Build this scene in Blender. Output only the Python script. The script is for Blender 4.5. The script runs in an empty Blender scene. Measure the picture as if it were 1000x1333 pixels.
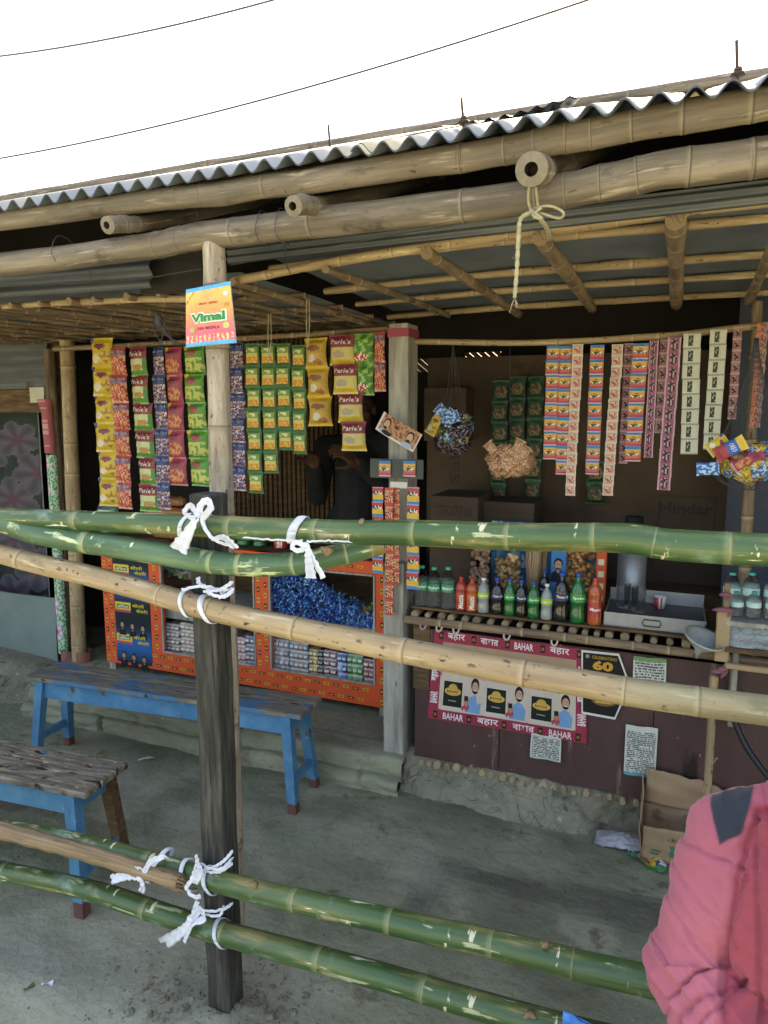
import bpy, math, random
import numpy as np
from mathutils import Vector, Matrix, Euler, noise as mn
random.seed(7)
SC = bpy.context.scene
COL = SC.collection
R = math.radians
PI = math.pi
# ------------------------------------------------------------------ camera
F = 920.0; YAW = R(22.3); PIT = R(8.1); H = 1.6
cd = bpy.data.cameras.new("camera"); cam = bpy.data.objects.new("camera", cd); COL.objects.link(cam)
cd.sensor_fit = 'HORIZONTAL'; cd.sensor_width = 36; cd.lens = 36 * F / 1000; cd.clip_start = .02; cd.clip_end = 600
cam.location = (0, 0, H); cam.rotation_euler = (R(90) - PIT, 0, YAW)
SC.camera = cam
# ------------------------------------------------------------------ sky and sun
SUN_EL, SUN_AZ = R(46), R(12)
w = bpy.data.worlds.new("World"); SC.world = w; w.use_nodes = True
nt = w.node_tree; bg = nt.nodes['Background']
sky = nt.nodes.new('ShaderNodeTexSky'); sky.sky_type = 'NISHITA'; sky.sun_disc = False
sky.sun_elevation = SUN_EL; sky.sun_rotation = SUN_AZ; sky.air_density = 1.0; sky.dust_density = 5.0; sky.ozone_density = 1.0
nt.links.new(sky.outputs[0], bg.inputs[0]); bg.inputs[1].default_value = 0.15
sd = bpy.data.lights.new("sun", 'SUN'); sd.energy = 4.5; sd.angle = R(.6); sd.color = (1, .95, .86)
so = bpy.data.objects.new("sun", sd); COL.objects.link(so)
so.rotation_euler = Vector((math.sin(SUN_AZ) * math.cos(SUN_EL), math.cos(SUN_AZ) * math.cos(SUN_EL), math.sin(SUN_EL))).to_track_quat('Z', 'Y').to_euler()
SC.view_settings.view_transform = 'Standard'; SC.view_settings.look = 'None'
SC.view_settings.exposure = 2.55; SC.view_settings.use_white_balance = True; SC.view_settings.white_balance_temperature = 7850; SC.view_settings.gamma = 1
# ------------------------------------------------------------------ photograph geometry
_fw = Vector((-math.sin(YAW) * math.cos(PIT), math.cos(YAW) * math.cos(PIT), -math.sin(PIT)))
_rt = Vector((math.cos(YAW), math.sin(YAW), 0)); _up = _rt.cross(_fw)
def _ray(x, y): return _fw + _rt * ((x - 500) / F) + _up * ((666.5 - y) / F)
def at(x, y, Y): d = _ray(x, y); return Vector((0, 0, H)) + d * (Y / d.y)
def gz(x, y, z=0.0): d = _ray(x, y); return Vector((0, 0, H)) + d * ((z - H) / d.z)
def aX(x, y, Y): return at(x, y, Y).x
def aZ(x, y, Y): return at(x, y, Y).z
# ------------------------------------------------------------------ colours
def lin(c): return tuple((v / 12.92 if v <= .04045 else ((v + .055) / 1.055) ** 2.4) for v in c)
def hx(s): return lin(tuple(int(s[i:i + 2], 16) / 255 for i in (0, 2, 4)))
def mixc(a, b, t): t = max(0, min(1, t)); return tuple(a[i] + (b[i] - a[i]) * t for i in range(3))
def sm(a, b, x): t = max(0, min(1, (x - a) / (b - a))) if a != b else float(x > a); return t * t * (3 - 2 * t)
def hsh(*a):
    v = math.sin(sum(x * k for x, k in zip(a, (12.9898, 78.233, 37.719)))) * 43758.5453; return v - math.floor(v)
# ------------------------------------------------------------------ mesh builder
_tc = {}
def tmesh(s, bold=0.0, res=2):
    k = (s, bold, res)
    if k in _tc: return _tc[k]
    c = bpy.data.curves.new("t", 'FONT'); c.body = s; c.resolution_u = res; c.offset = bold; c.fill_mode = 'FRONT'
    o = bpy.data.objects.new("t", c); COL.objects.link(o)
    dg = bpy.context.evaluated_depsgraph_get(); me = bpy.data.meshes.new_from_object(o.evaluated_get(dg))
    vs = [(v.co.x, v.co.y) for v in me.vertices]; fs = [tuple(p.vertices) for p in me.polygons]
    bpy.data.objects.remove(o); bpy.data.curves.remove(c); bpy.data.meshes.remove(me)
    if vs:
        x0 = min(v[0] for v in vs); x1 = max(v[0] for v in vs); y0 = min(v[1] for v in vs); y1 = max(v[1] for v in vs)
    else: x0 = y0 = 0; x1 = y1 = 1
    _tc[k] = (vs, fs, x0, x1, y0, y1); return _tc[k]
class MB:
    def __init__(s): s.v = []; s.f = []; s.c = []; s.uv = []; s.m = []; s.sm = []
    def face(s, ids, col=(1, 1, 1), uv=None, m=0, smooth=False):
        s.f.append(tuple(ids)); s.c.append(col); s.uv.append(uv); s.m.append(m); s.sm.append(smooth)
    def add(s, pts): n = len(s.v); s.v += [Vector(p) for p in pts]; return n
    def box(s, lo, hi, col=(1, 1, 1), m=0, M=None, jit=0):
        lo = Vector(lo); hi = Vector(hi); P = [(x, y, z) for z in (lo.z, hi.z) for y in (lo.y, hi.y) for x in (lo.x, hi.x)]
        P = [Vector(p) for p in P]
        if jit: P = [p + Vector((random.uniform(-jit, jit) for _ in range(3))) for p in P]
        if M: P = [M @ p for p in P]
        n = s.add(P)
        for q in ((0, 2, 3, 1), (4, 5, 7, 6), (0, 1, 5, 4), (2, 6, 7, 3), (0, 4, 6, 2), (1, 3, 7, 5)): s.face([n + i for i in q], col, None, m)
    def bbox(s, lo, hi, b=.003, col=(1, 1, 1), m=0, M=None, seg=1, jit=0):
        """box with chamfered edges, subdivided along its length and slightly uneven"""
        lo = Vector(lo); hi = Vector(hi); d = hi - lo; ax = max(range(3), key=lambda i: d[i]); o = [i for i in range(3) if i != ax]
        a0, a1 = lo[o[0]], hi[o[0]]; b0, b1 = lo[o[1]], hi[o[1]]
        sec = [(a0 + b, b0), (a1 - b, b0), (a1, b0 + b), (a1, b1 - b), (a1 - b, b1), (a0 + b, b1), (a0, b1 - b), (a0, b0 + b)]
        ts = [0] + [i / seg for i in range(seg + 1)] + [1]; rings = []
        for k, t in enumerate(ts):
            e = (k == 0 or k == len(ts) - 1); L = lo[ax] + d[ax] * t
            if k == 1: L += b
            if k == len(ts) - 2: L -= b
            pts = []; jx = random.uniform(-jit, jit); jy = random.uniform(-jit, jit)
            for (x, y) in sec:
                if e: x = min(max(x, a0 + b), a1 - b); y = min(max(y, b0 + b), b1 - b)
                p = [0, 0, 0]; p[ax] = L; p[o[0]] = x + jx + random.uniform(-jit, jit) * .4; p[o[1]] = y + jy + random.uniform(-jit, jit) * .4
                p = Vector(p); pts.append(M @ p if M else p)
            rings.append(s.add(pts))
        for k in range(len(rings) - 1):
            for i in range(8):
                j = (i + 1) % 8; s.face((rings[k] + i, rings[k] + j, rings[k + 1] + j, rings[k + 1] + i), col, None, m)
        s.face([rings[0] + i for i in reversed(range(8))], col, None, m); s.face([rings[-1] + i for i in range(8)], col, None, m)
    def tube(s, pts, r, seg=12, col=(1, 1, 1), cap=True, m=0, ring=None, closed=False, caps_col=None, flat=1.0):
        """pts: list of Vector; r: number or list; ring: list of colour per ring"""
        pts = [Vector(p) for p in pts]; n = len(pts); rr = r if hasattr(r, '__len__') else [r] * n
        L = 0; up = None; bases = []; us = []
        for i, p in enumerate(pts):
            if closed: t = (pts[(i + 1) % n] - pts[i - 1]).normalized()
            else: t = (pts[min(i + 1, n - 1)] - pts[max(i - 1, 0)]).normalized()
            if up is None: up = Vector((0, 0, 1)) if abs(t.z) < .9 else Vector((1, 0, 0))
            sd_ = t.cross(up).normalized(); up = sd_.cross(t).normalized()
            if i: L += (p - pts[i - 1]).length
            us.append(L); bases.append(s.add([p + (sd_ * math.cos(a) + up * math.sin(a) * flat) * rr[i] for a in [2 * PI * k / seg for k in range(seg)]]))
        rm = sum(rr) / n
        for i in range(n if closed else n - 1):
            a = bases[i]; b = bases[(i + 1) % n]
            for k in range(seg):
                j = (k + 1) % seg; v0 = k / seg * 2 * PI * rm; v1 = (k + 1) / seg * 2 * PI * rm; u0 = us[i]; u1 = us[(i + 1) % n] if i + 1 < n else us[i] + .02
                c = (ring[i], ring[i], ring[(i + 1) % n], ring[(i + 1) % n]) if ring else col
                s.face((a + k, a + j, b + j, b + k), c, ((u0, v0), (u0, v1), (u1, v1), (u1, v0)), m, True)
        if cap and not closed:
            cc = caps_col or (col if not ring else (0, 0, 0))
            s.face([bases[0] + k for k in reversed(range(seg))], cc, [(us[0], .02 * k) for k in range(seg)], m)
            s.face([bases[-1] + k for k in range(seg)], cc, [(us[-1], .02 * k) for k in range(seg)], m)
    def lathe(s, prof, seg=24, col=(1, 1, 1), o=(0, 0, 0), M=None, m=0, cf=None, cap=(True, True)):
        o = Vector(o); bs = []
        for (r, z) in prof:
            P = [Vector((r * math.cos(2 * PI * k / seg), r * math.sin(2 * PI * k / seg), z)) for k in range(seg)]
            bs.append(s.add([(M @ p if M else p) + o for p in P]))
        for i in range(len(prof) - 1):
            for k in range(seg):
                j = (k + 1) % seg; c = cf(k / seg, i) if cf else col
                s.face((bs[i] + k, bs[i] + j, bs[i + 1] + j, bs[i + 1] + k), c, None, m, True)
        if cap[0]: s.face([bs[0] + k for k in reversed(range(seg))], col, None, m)
        if cap[1]: s.face([bs[-1] + k for k in range(seg)], col, None, m)
    def grid(s, fn, nu, nv, cf=None, col=(1, 1, 1), m=0, smooth=True, uvs=None, flip=False):
        n = s.add([fn(i / nu, j / nv) for j in range(nv + 1) for i in range(nu + 1)])
        for j in range(nv):
            for i in range(nu):
                a = n + j * (nu + 1) + i; c = cf((i + .5) / nu, (j + .5) / nv) if cf else col
                uv = None
                if uvs: uv = [(x / nu * uvs[0], y / nv * uvs[1]) for x, y in ((i, j), (i + 1, j), (i + 1, j + 1), (i, j + 1))]
                q = (a, a + 1, a + nu + 2, a + nu + 1)
                if flip: q = q[::-1]; uv = uv[::-1] if uv else None
                s.face(q, c, uv, m, smooth)
    def text(s, st, o, xd, yd, h, col, w=None, bold=.01, m=0, align='C', fn=None, res=2, shear=0):
        vs, fs, x0, x1, y0, y1 = tmesh(st, bold, res); o = Vector(o); xd = Vector(xd); yd = Vector(yd)
        sy = h / (y1 - y0); sx = (w / (x1 - x0)) if w else sy; W = (x1 - x0) * sx
        off = -W / 2 if align == 'C' else 0; P = []
        for (x, y) in vs:
            X = (x - x0) * sx + off; Yv = (y - y0) * sy - h / 2; X += shear * Yv
            P.append(fn(X, Yv) if fn else o + xd * X + yd * Yv)
        n = s.add(P)
        for f in fs: s.face([n + i for i in f], col, None, m)
    def ribbon(s, pts, wd, nrm=(0, -1, 0), col=(1, 1, 1), th=.0015, m=0, tw=None):
        pts = [Vector(p) for p in pts]; n = len(pts); nrm = Vector(nrm); ww = wd if hasattr(wd, '__len__') else [wd] * n; b = []
        for i, p in enumerate(pts):
            t = (pts[min(i + 1, n - 1)] - pts[max(i - 1, 0)]).normalized(); sd_ = t.cross(nrm)
            sd_ = sd_.normalized() if sd_.length > 1e-4 else Vector((1, 0, 0)); nn = sd_.cross(t).normalized()
            if tw: q = Matrix.Rotation(tw[i], 3, t); sd_ = q @ sd_; nn = q @ nn
            row = []
            for e, f in ((-1, .0), (-.5, .12), (0, -.1), (.5, .1), (1, 0)): row.append(p + sd_ * (ww[i] * .5 * e) + nn * (f * ww[i]))
            b.append((s.add([r + nn * th * .5 for r in row]), s.add([r - nn * th * .5 for r in row])))
        for i in range(n - 1):
            for k in range(4):
                a, c = b[i][0], b[i + 1][0]; s.face((a + k, a + k + 1, c + k + 1, c + k), col, None, m, True)
                a, c = b[i][1], b[i + 1][1]; s.face((a + k + 1, a + k, c + k, c + k + 1), col, None, m, True)
            for k in (0, 4):
                s.face((b[i][0] + k, b[i + 1][0] + k, b[i + 1][1] + k, b[i][1] + k), col, None, m)
    def build(s, name, mats, parent=None, org=None, world=True, loc=None):
        """vertices are given in world space (world=True) or local space"""
        off = Vector((0, 0, 0))
        if world:
            if parent is not None:
                q = parent
                while q is not None: off += Vector(q.location); q = q.parent
            elif org is not None: off = Vector(org)
        me = bpy.data.meshes.new(name); me.from_pydata([tuple(v - off) for v in s.v], [], s.f)
        if not isinstance(mats, (list, tuple)): mats = [mats]
        for mt in mats: me.materials.append(mt)
        rk_ = mats[0].get('ringed', 0); ca = me.color_attributes.new("Col", 'FLOAT_COLOR', 'CORNER'); ul = me.uv_layers.new(name="UVMap")
        cb = []; ub = []
        for f, c, uv in zip(s.f, s.c, s.uv):
            k = len(f)
            if isinstance(c[0], (tuple, list)): cs = c
            else: cs = [(0, 0, 0) if (rk_ and tuple(c) == (1, 1, 1)) else c] * k
            for i in range(k):
                cb += [cs[i][0], cs[i][1], cs[i][2], 1.0]; ub += list(uv[i]) if uv else [0.0, 0.0]
        ca.data.foreach_set('color', cb); ul.data.foreach_set('uv', ub)
        me.polygons.foreach_set('material_index', s.m); me.polygons.foreach_set('use_smooth', s.sm); me.update()
        o = bpy.data.objects.new(name, me); COL.objects.link(o)
        if parent is not None: o.parent = parent
        elif world and org is not None: o.location = org
        if loc is not None: o.location = loc
        return o
def tag(o, label=None, cat=None, group=None, kind=None):
    if label: o['label'] = label
    if cat: o['category'] = cat
    if group: o['group'] = group
    if kind: o['kind'] = kind
    return o
def thing(name, label, cat, loc=(0, 0, 0), group=None, rz=0):
    o = bpy.data.objects.new(name, None); COL.objects.link(o); o.empty_display_size = .05; o.location = loc; o.rotation_euler.z = rz
    return tag(o, label, cat, group)
def copy_tree(o, parent=None):
    c = o.copy(); COL.objects.link(c); c.parent = parent
    for ch in list(o.children): copy_tree(ch, c)
    return c
def inst(data, name, parent, loc, rot=(0, 0, 0), sc=(1, 1, 1)):
    o = bpy.data.objects.new(name, data); COL.objects.link(o); o.parent = parent; o.location = loc; o.rotation_euler = rot; o.scale = sc; return o
def path(P, n):
    """Catmull-Rom through points, n samples"""
    P = [Vector(p) for p in P]
    if len(P) == 2: return [P[0].lerp(P[1], i / (n - 1)) for i in range(n)]
    Q = [P[0] * 2 - P[1]] + P + [P[-1] * 2 - P[-2]]; out = []
    for i in range(n):
        t = i / (n - 1) * (len(P) - 1); k = min(int(t), len(P) - 2); f = t - k; a, b, c, d = Q[k:k + 4]
        out.append(.5 * ((2 * b) + (c - a) * f + (2 * a - 5 * b + 4 * c - d) * f * f + (3 * b - a - 3 * c + d) * f ** 3))
    return out
# ------------------------------------------------------------------ materials
def nmat(name, stops, scale=6, stretch=(1, 1, 1), coord='Object', rough=(.7, .9), bump=.2, bscale=None, bdist=.004, spots=(), attr=None,
         metallic=0, spec=.4, ringcol=None, detail=8, coat=0, trans=0, alpha=1, wave=None, sheen=0):
    m = bpy.data.materials.new(name); m.use_nodes = True; t = m.node_tree; N = t.nodes; Lk = t.links; b = N['Principled BSDF']
    tc = N.new('ShaderNodeTexCoord')
    def mp(st):
        q = N.new('ShaderNodeMapping'); Lk.new(tc.outputs[coord], q.inputs[0]); q.inputs['Scale'].default_value = st; return q.outputs[0]
    def nz(sc_, st, det=detail, rg=.6):
        q = N.new('ShaderNodeTexNoise'); q.inputs['Scale'].default_value = sc_; q.inputs['Detail'].default_value = det; q.inputs['Roughness'].default_value = rg
        Lk.new(mp(st), q.inputs['Vector']); return q.outputs['Fac']
    n1 = nz(scale, stretch); cr = N.new('ShaderNodeValToRGB'); el = cr.color_ramp.elements
    lo, hi = .3, .7
    for i, c in enumerate(stops):
        p = lo + (hi - lo) * i / max(1, len(stops) - 1)
        if i < 2: e = el[i]; e.position = p
        else: e = el.new(p)
        e.color = (*c, 1)
    if len(stops) == 1: el[1].color = (*stops[0], 1)
    Lk.new(n1, cr.inputs[0]); col = cr.outputs[0]
    def mix(fac, a, c, ty='MIX'):
        q = N.new('ShaderNodeMix'); q.data_type = 'RGBA'; q.blend_type = ty
        if isinstance(fac, (int, float)): q.inputs[0].default_value = fac
        else: Lk.new(fac, q.inputs[0])
        Lk.new(a, q.inputs[6])
        if isinstance(c, tuple): q.inputs[7].default_value = (*c, 1)
        else: Lk.new(c, q.inputs[7])
        return q.outputs[2]
    if attr:
        at_ = N.new('ShaderNodeAttribute'); at_.attribute_name = 'Col'
        if attr == 'mul': col = mix(1.0, at_.outputs[0], col, 'MULTIPLY')
    bh = None
    for (c, sc_, st, a, d) in spots:
        q = N.new('ShaderNodeMapRange'); q.interpolation_type = 'SMOOTHSTEP'; q.inputs[1].default_value = a; q.inputs[2].default_value = d
        Lk.new(nz(sc_, st, 5), q.inputs[0]); col = mix(q.outputs[0], col, c)
    if ringcol:
        sx = N.new('ShaderNodeSeparateColor'); Lk.new(at_.outputs[0], sx.inputs[0])
        col = mix(sx.outputs[0], col, ringcol[0]); col = mix(sx.outputs[1], col, ringcol[1])
        if len(ringcol) > 2: col = mix(sx.outputs[2], col, ringcol[2])
    Lk.new(col, b.inputs['Base Color'])
    rm = N.new('ShaderNodeMapRange'); rm.inputs[3].default_value = rough[0]; rm.inputs[4].default_value = rough[1]; Lk.new(n1, rm.inputs[0]); Lk.new(rm.outputs[0], b.inputs['Roughness'])
    if bump:
        q = N.new('ShaderNodeBump'); q.inputs['Strength'].default_value = bump; q.inputs['Distance'].default_value = bdist
        Lk.new(nz(bscale or scale * 3, stretch), q.inputs['Height']); Lk.new(q.outputs[0], b.inputs['Normal'])
    if ringcol: m['ringed'] = 1
    b.inputs['Metallic'].default_value = metallic; b.inputs['Specular IOR Level'].default_value = spec; b.inputs['Coat Weight'].default_value = coat
    b.inputs['Transmission Weight'].default_value = trans; b.inputs['Alpha'].default_value = alpha
    if sheen: b.inputs['Sheen Weight'].default_value = sheen
    return m
def flatmat(name, c, rough=.5, **k): return nmat(name, [tuple(x * .88 for x in c), tuple(min(1, x * 1.08) for x in c)], scale=14, rough=(rough * .9, min(1, rough * 1.15)), **k)
UVs = lambda a, b: (a, b, 1)
M_dry = nmat("dry_bamboo", [hx('554c43'), hx('736759'), hx('8e806f')], 2.2, UVs(1.2, 14), 'UV', (.55, .8), .35, 30, .002, attr='ring',
             spots=[(hx('5a4a3a'), 16, UVs(1.5, 6), .63, .7), (hx('ad9f8a'), 5, UVs(1, 9), .55, .72), (hx('4f463b'), 3, UVs(2.5, 4), .55, .7), (hx('443829'), 40, UVs(1, 1), .67, .71)], ringcol=(hx('453c33'), hx('8f8370')), spec=.3)
M_tan = nmat("peeled_bamboo", [hx('86705a'), hx('a58c6a'), hx('baa27c')], 2.0, UVs(1.2, 16), 'UV', (.5, .75), .3, 30, .002, attr='ring',
             spots=[(hx('6b5338'), 20, UVs(1.2, 2.5), .60, .68), (hx('cdbc9c'), 6, UVs(1, 9), .55, .7), (hx('7d6b50'), 3, UVs(2, 5), .56, .72), (hx('4a3a28'), 46, UVs(.8, 1), .63, .68)], ringcol=(hx('6f5a40'), hx('bda684'), hx('8a9c78')), spec=.4)
M_grn = nmat("green_bamboo", [hx('26401f'), hx('3f5a30'), hx('637046')], 1.6, UVs(1.0, 10), 'UV', (.2, .5), .3, 24, .0015, attr='ring',
             spots=[(hx('8c8250'), 2.6, UVs(1, 7), .52, .68), (hx('a39a78'), 4, UVs(1.4, 2), .6, .75), (hx('a9ad84'), 24, UVs(.3, 1.5), .60, .66), (hx('cfcaa6'), 20, UVs(1.8, .5), .64, .67), (hx('d8d4b8'), 11, UVs(.35, 3), .645, .675), (hx('87a08c'), 3, UVs(2, 2), .56, .75)], ringcol=(hx('9a9068'), hx('728056'), hx('8a7a4c')), spec=.5)
M_grn2 = nmat("scraped_green_bamboo", [hx('2f4a30'), hx('486546'), hx('728a68')], 2.0, UVs(1.0, 10), 'UV', (.3, .55), .2, 30, .001, attr='ring',
             spots=[(hx('c6cf9f'), 14, UVs(.4, 2.0), .58, .64), (hx('a9b58c'), 7, UVs(2, 2), .58, .7), (hx('e2dec2'), 30, UVs(1.2, .6), .66, .69)], ringcol=(hx('b9a982'), hx('9ba878'), hx('8a7a4c')), spec=.45)
M_split = nmat("split_bamboo_inside", [hx('6a5642'), hx('8d7557'), hx('ab9270')], 3, UVs(1, 30), 'UV', (.7, .9), .6, 60, .002, attr='ring', spots=[(hx('4a3824'), 8, UVs(1, 20), .6, .7)])
M_stick = nmat("rough_stick", [hx('5b4a3a'), hx('85705a'), hx('a38d70')], 3, UVs(1.5, 12), 'UV', (.7, .9), .5, 30, .002, attr='ring', spots=[(hx('3a2f26'), 12, UVs(1, 4), .6, .7)], ringcol=(hx('4d3f30'), hx('b9a684')))
M_pole = nmat("weathered_bamboo_pillar", [hx('7b6d5f'), hx('a2937f'), hx('bdb09c')], 5, UVs(1.4, 9), 'UV', (.7, .9), .7, 50, .003, attr='ring', spots=[(hx('4b4038'), 40, UVs(1, 2), .6, .66), (hx('5f5144'), 5, UVs(.7, 5), .6, .75)], ringcol=(hx('66594c'), hx('8a7c6a')))
M_post = nmat("old_timber", [hx('242420'), hx('3b3a34'), hx('5a564c')], 5, (14, 14, 1.3), 'Object', (.75, .95), .9, 8, .006, spots=[(hx('191816'), 4, (16, 16, .6), .56, .66), (hx('7d6a4c'), 2, (6, 6, 1), .66, .8)])
M_wood = nmat("grey_wood", [hx('777268'), hx('98948a'), hx('b0aca2')], 5, (8, 8, .9), 'Object', (.75, .9), .3, 12, .002, spots=[(hx('5a5148'), 7, (5, 5, 1.4), .66, .72), (hx('3b342c'), 12, (9, 9, .5), .68, .72)])
M_brown = nmat("brown_wood", [hx('41301f'), hx('5f4831'), hx('7a6043')], 4, (2, 14, 14), 'Object', (.7, .9), .4, 12, .002)
M_board = nmat("brown_painted_board", [hx('3f2b27'), hx('513936'), hx('5e4741')], 2.2, (1, 1, .45), 'Object', (.45, .75), .2, 30, .002,
               spots=[(hx('83726a'), 9, (2.5, 1, .35), .62, .76), (hx('2b1d1a'), 5, (1, 1, .4), .62, .72), (hx('9a8f85'), 34, (1, 1, .5), .69, .72)])
M_btop = nmat("worn_bench_top", [hx('4c5458'), hx('78705f'), hx('998c74')], 7, (1, 9, 4), 'Object', (.6, .85), .7, 9, .003,
              spots=[(hx('48708f'), 4.2, (1, 3.5, 1), .48, .58), (hx('2a2620'), 8, (1.2, 10, 1), .60, .66), (hx('b3a78d'), 10, (1, 14, 1), .63, .68)])
M_btop2 = nmat("dirty_bench_top", [hx('4e463b'), hx('776c5c'), hx('a0947d')], 9, (1, 6, 4), 'Object', (.7, .9), .9, 9, .004,
               spots=[(hx('3a6690'), 5, (1, 2, 1), .60, .64), (hx('241f1a'), 12, (1, 3, 1), .58, .63), (hx('c0b59d'), 22, (1, 3, 1), .62, .66)])
M_blue = nmat("chipped_blue_paint", [hx('356a8c'), hx('427a9e'), hx('5a8dac')], 5, (2, 2, 2), 'Object', (.45, .7), .3, 30, .002,
              spots=[(hx('5c4a38'), 11, (1.5, 1.5, .8), .62, .67), (hx('2a3d4c'), 5, (3, 3, .7), .66, .74), (hx('8fb4cc'), 20, (1, 1, 1), .68, .71)])
M_legend = nmat("leg_red_stain", [hx('5a3a34'), hx('7a4f46')], 9, rough=(.7, .9))
M_mud = nmat("ground_mud", [hx('626351'), hx('80826b'), hx('9c9e83')], 1.6, (1, 1, 1), 'Object', (.6, .95), .7, 22, .015, attr='ring', detail=12,
             spots=[(hx('9c9a84'), 3.3, (1, 1, 1), .54, .68), (hx('66644f'), 2.3, (1, 1.6, 1), .55, .75), (hx('736e57'), 9, (1, 1, 1), .57, .67), (hx('a09c8a'), 26, (1, 1, 1), .68, .72), (hx('4b493f'), 55, (1, 1, 1), .66, .7)], ringcol=(hx('54544b'), hx('a8a692')))
M_bank = nmat("dry_mud_plaster", [hx('6f6c5a'), hx('8b8773'), hx('9c9884')], 3, (1, 1, 1), 'Object', (.85, 1), 1.0, 12, .02, spots=[(hx('4d4a3e'), 7, (1, 1, 1), .6, .7), (hx('b0aa96'), 20, (1, 1, 1), .64, .7)])
# cracks in the mud plaster
def add_cracks(m, sc_=7, col=(.05, .045, .036), wd=.02):
    t = m.node_tree; N = t.nodes; b = N['Principled BSDF']; tc = N.new('ShaderNodeTexCoord'); nz = N.new('ShaderNodeTexNoise'); nz.inputs['Scale'].default_value = 5
    vm = N.new('ShaderNodeVectorMath'); vm.operation = 'MULTIPLY_ADD'; t.links.new(tc.outputs['Object'], nz.inputs['Vector']); vm.inputs[1].default_value = (.5, .5, .5)
    t.links.new(nz.outputs['Color'], vm.inputs[0]); t.links.new(tc.outputs['Object'], vm.inputs[2])
    vo = N.new('ShaderNodeTexVoronoi'); vo.feature = 'DISTANCE_TO_EDGE'; vo.inputs['Scale'].default_value = sc_; t.links.new(vm.outputs[0], vo.inputs['Vector'])
    mr = N.new('ShaderNodeMapRange'); mr.inputs[1].default_value = 0; mr.inputs[2].default_value = wd; mr.inputs[3].default_value = .85; mr.inputs[4].default_value = 0; t.links.new(vo.outputs[0], mr.inputs[0])
    mx = N.new('ShaderNodeMix'); mx.data_type = 'RGBA'; old = b.inputs['Base Color'].links[0].from_socket
    t.links.new(mr.outputs[0], mx.inputs[0]); t.links.new(old, mx.inputs[6]); mx.inputs[7].default_value = (*col, 1); t.links.new(mx.outputs[2], b.inputs['Base Color'])
add_cracks(M_bank, 9)
M_brick = nmat("mud_brick", [hx('6f6d5c'), hx('858270'), hx('94907c')], 4, rough=(.85, 1), bump=.8, bscale=18, bdist=.01, spots=[(hx('8a5a44'), 2.5, (1, 1, 1), .64, .74)])
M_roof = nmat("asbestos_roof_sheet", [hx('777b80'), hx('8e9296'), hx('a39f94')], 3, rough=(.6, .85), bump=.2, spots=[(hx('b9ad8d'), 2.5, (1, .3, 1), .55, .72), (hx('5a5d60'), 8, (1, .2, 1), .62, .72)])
M_under = nmat('shaded_sheet_underside', [hx('3c4148'), hx('4c5158'), hx('5a5d60')], 3, rough=(.7, .9), bump=.2, spots=[(hx('2c2e31'), 6, (1, .3, 1), .58, .72)])  # darker copy of the roof sheet, shade under the eave put into its colour
M_tarp = nmat("dark_awning_sheet", [hx('565d66'), hx('69717a'), hx('787f86')], 3, rough=(.6, .8), bump=.15)
M_tin = nmat("old_tin", [hx('3c4044'), hx('54585c'), hx('74777a')], 3, (.4, 1, 6), rough=(.45, .7), bump=.15, metallic=.35, spots=[(hx('57412f'), 5, (1, 1, 1), .62, .7)])
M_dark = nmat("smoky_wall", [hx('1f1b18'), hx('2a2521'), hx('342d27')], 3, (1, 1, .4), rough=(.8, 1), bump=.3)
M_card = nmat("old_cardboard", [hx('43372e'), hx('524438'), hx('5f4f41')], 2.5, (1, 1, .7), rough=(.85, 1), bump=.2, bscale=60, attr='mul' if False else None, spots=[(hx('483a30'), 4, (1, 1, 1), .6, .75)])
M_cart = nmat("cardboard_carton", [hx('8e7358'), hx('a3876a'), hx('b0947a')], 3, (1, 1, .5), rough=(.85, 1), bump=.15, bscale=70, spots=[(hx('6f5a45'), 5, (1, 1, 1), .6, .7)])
W1 = (1, 1, 1)
M_prn = nmat("printed_foil", [(.82, .82, .82), W1], 30, rough=(.16, .36), bump=.5, bscale=30, bdist=.008, attr='mul', spec=.7)
M_pap = nmat("printed_paper", [(.85, .85, .83), W1], 12, rough=(.55, .75), bump=.15, bscale=12, bdist=.004, attr='mul', spec=.3)
M_vc = nmat("painted", [(.85, .85, .85), W1], 14, rough=(.5, .75), bump=.1, attr='mul')
M_cloth = nmat("white_cloth", [hx('b5b7c2'), hx('e2e4ec')], 14, rough=(.85, 1), bump=.35, bscale=60, bdist=.002, sheen=.2)
M_thread = flatmat("cord", hx('8a7d6c'), .9)
M_twine = nmat("jute_twine", [hx('8f8468'), hx('b3a887')], 60, rough=(.9, 1), bump=.8, bscale=140, bdist=.002)
M_wire = flatmat("wire", hx('4a4a50'), .7)
M_iron = nmat("rusty_iron", [hx('3e332c'), hx('5c4a40')], 30, rough=(.6, .9), metallic=.4)
M_alu = nmat("dull_aluminium", [hx('8d8f92'), hx('b4b6b8')], 6, (1, 1, 1), rough=(.35, .6), metallic=.6, bump=.1, spots=[(hx('55534f'), 9, (1, 1, 1), .64, .72)])
M_blk = flatmat("black_plastic", (.02, .02, .022), .4)
M_skin = nmat("skin", [hx('6b4432'), hx('845642'), hx('94664f')], 20, rough=(.5, .7), bump=.2, bscale=90, bdist=.001)
M_hair = nmat("grey_hair", [hx('6f6a66'), hx('a39d96')], 40, (1, 1, 1), rough=(.6, .8), bump=1, bscale=160, bdist=.003)
M_bhair = flatmat("black_hair", (.012, .01, .009), .5)
M_bcl = nmat("black_clothing", [(.008, .009, .011), (.02, .021, .025)], 8, rough=(.85, 1), bump=.3)
M_jack = nmat("jacket_fabric", [(.86, .86, .86), W1], 9, rough=(.75, .92), bump=.5, bscale=150, bdist=.0015, attr='mul', sheen=.15, spots=())
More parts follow.
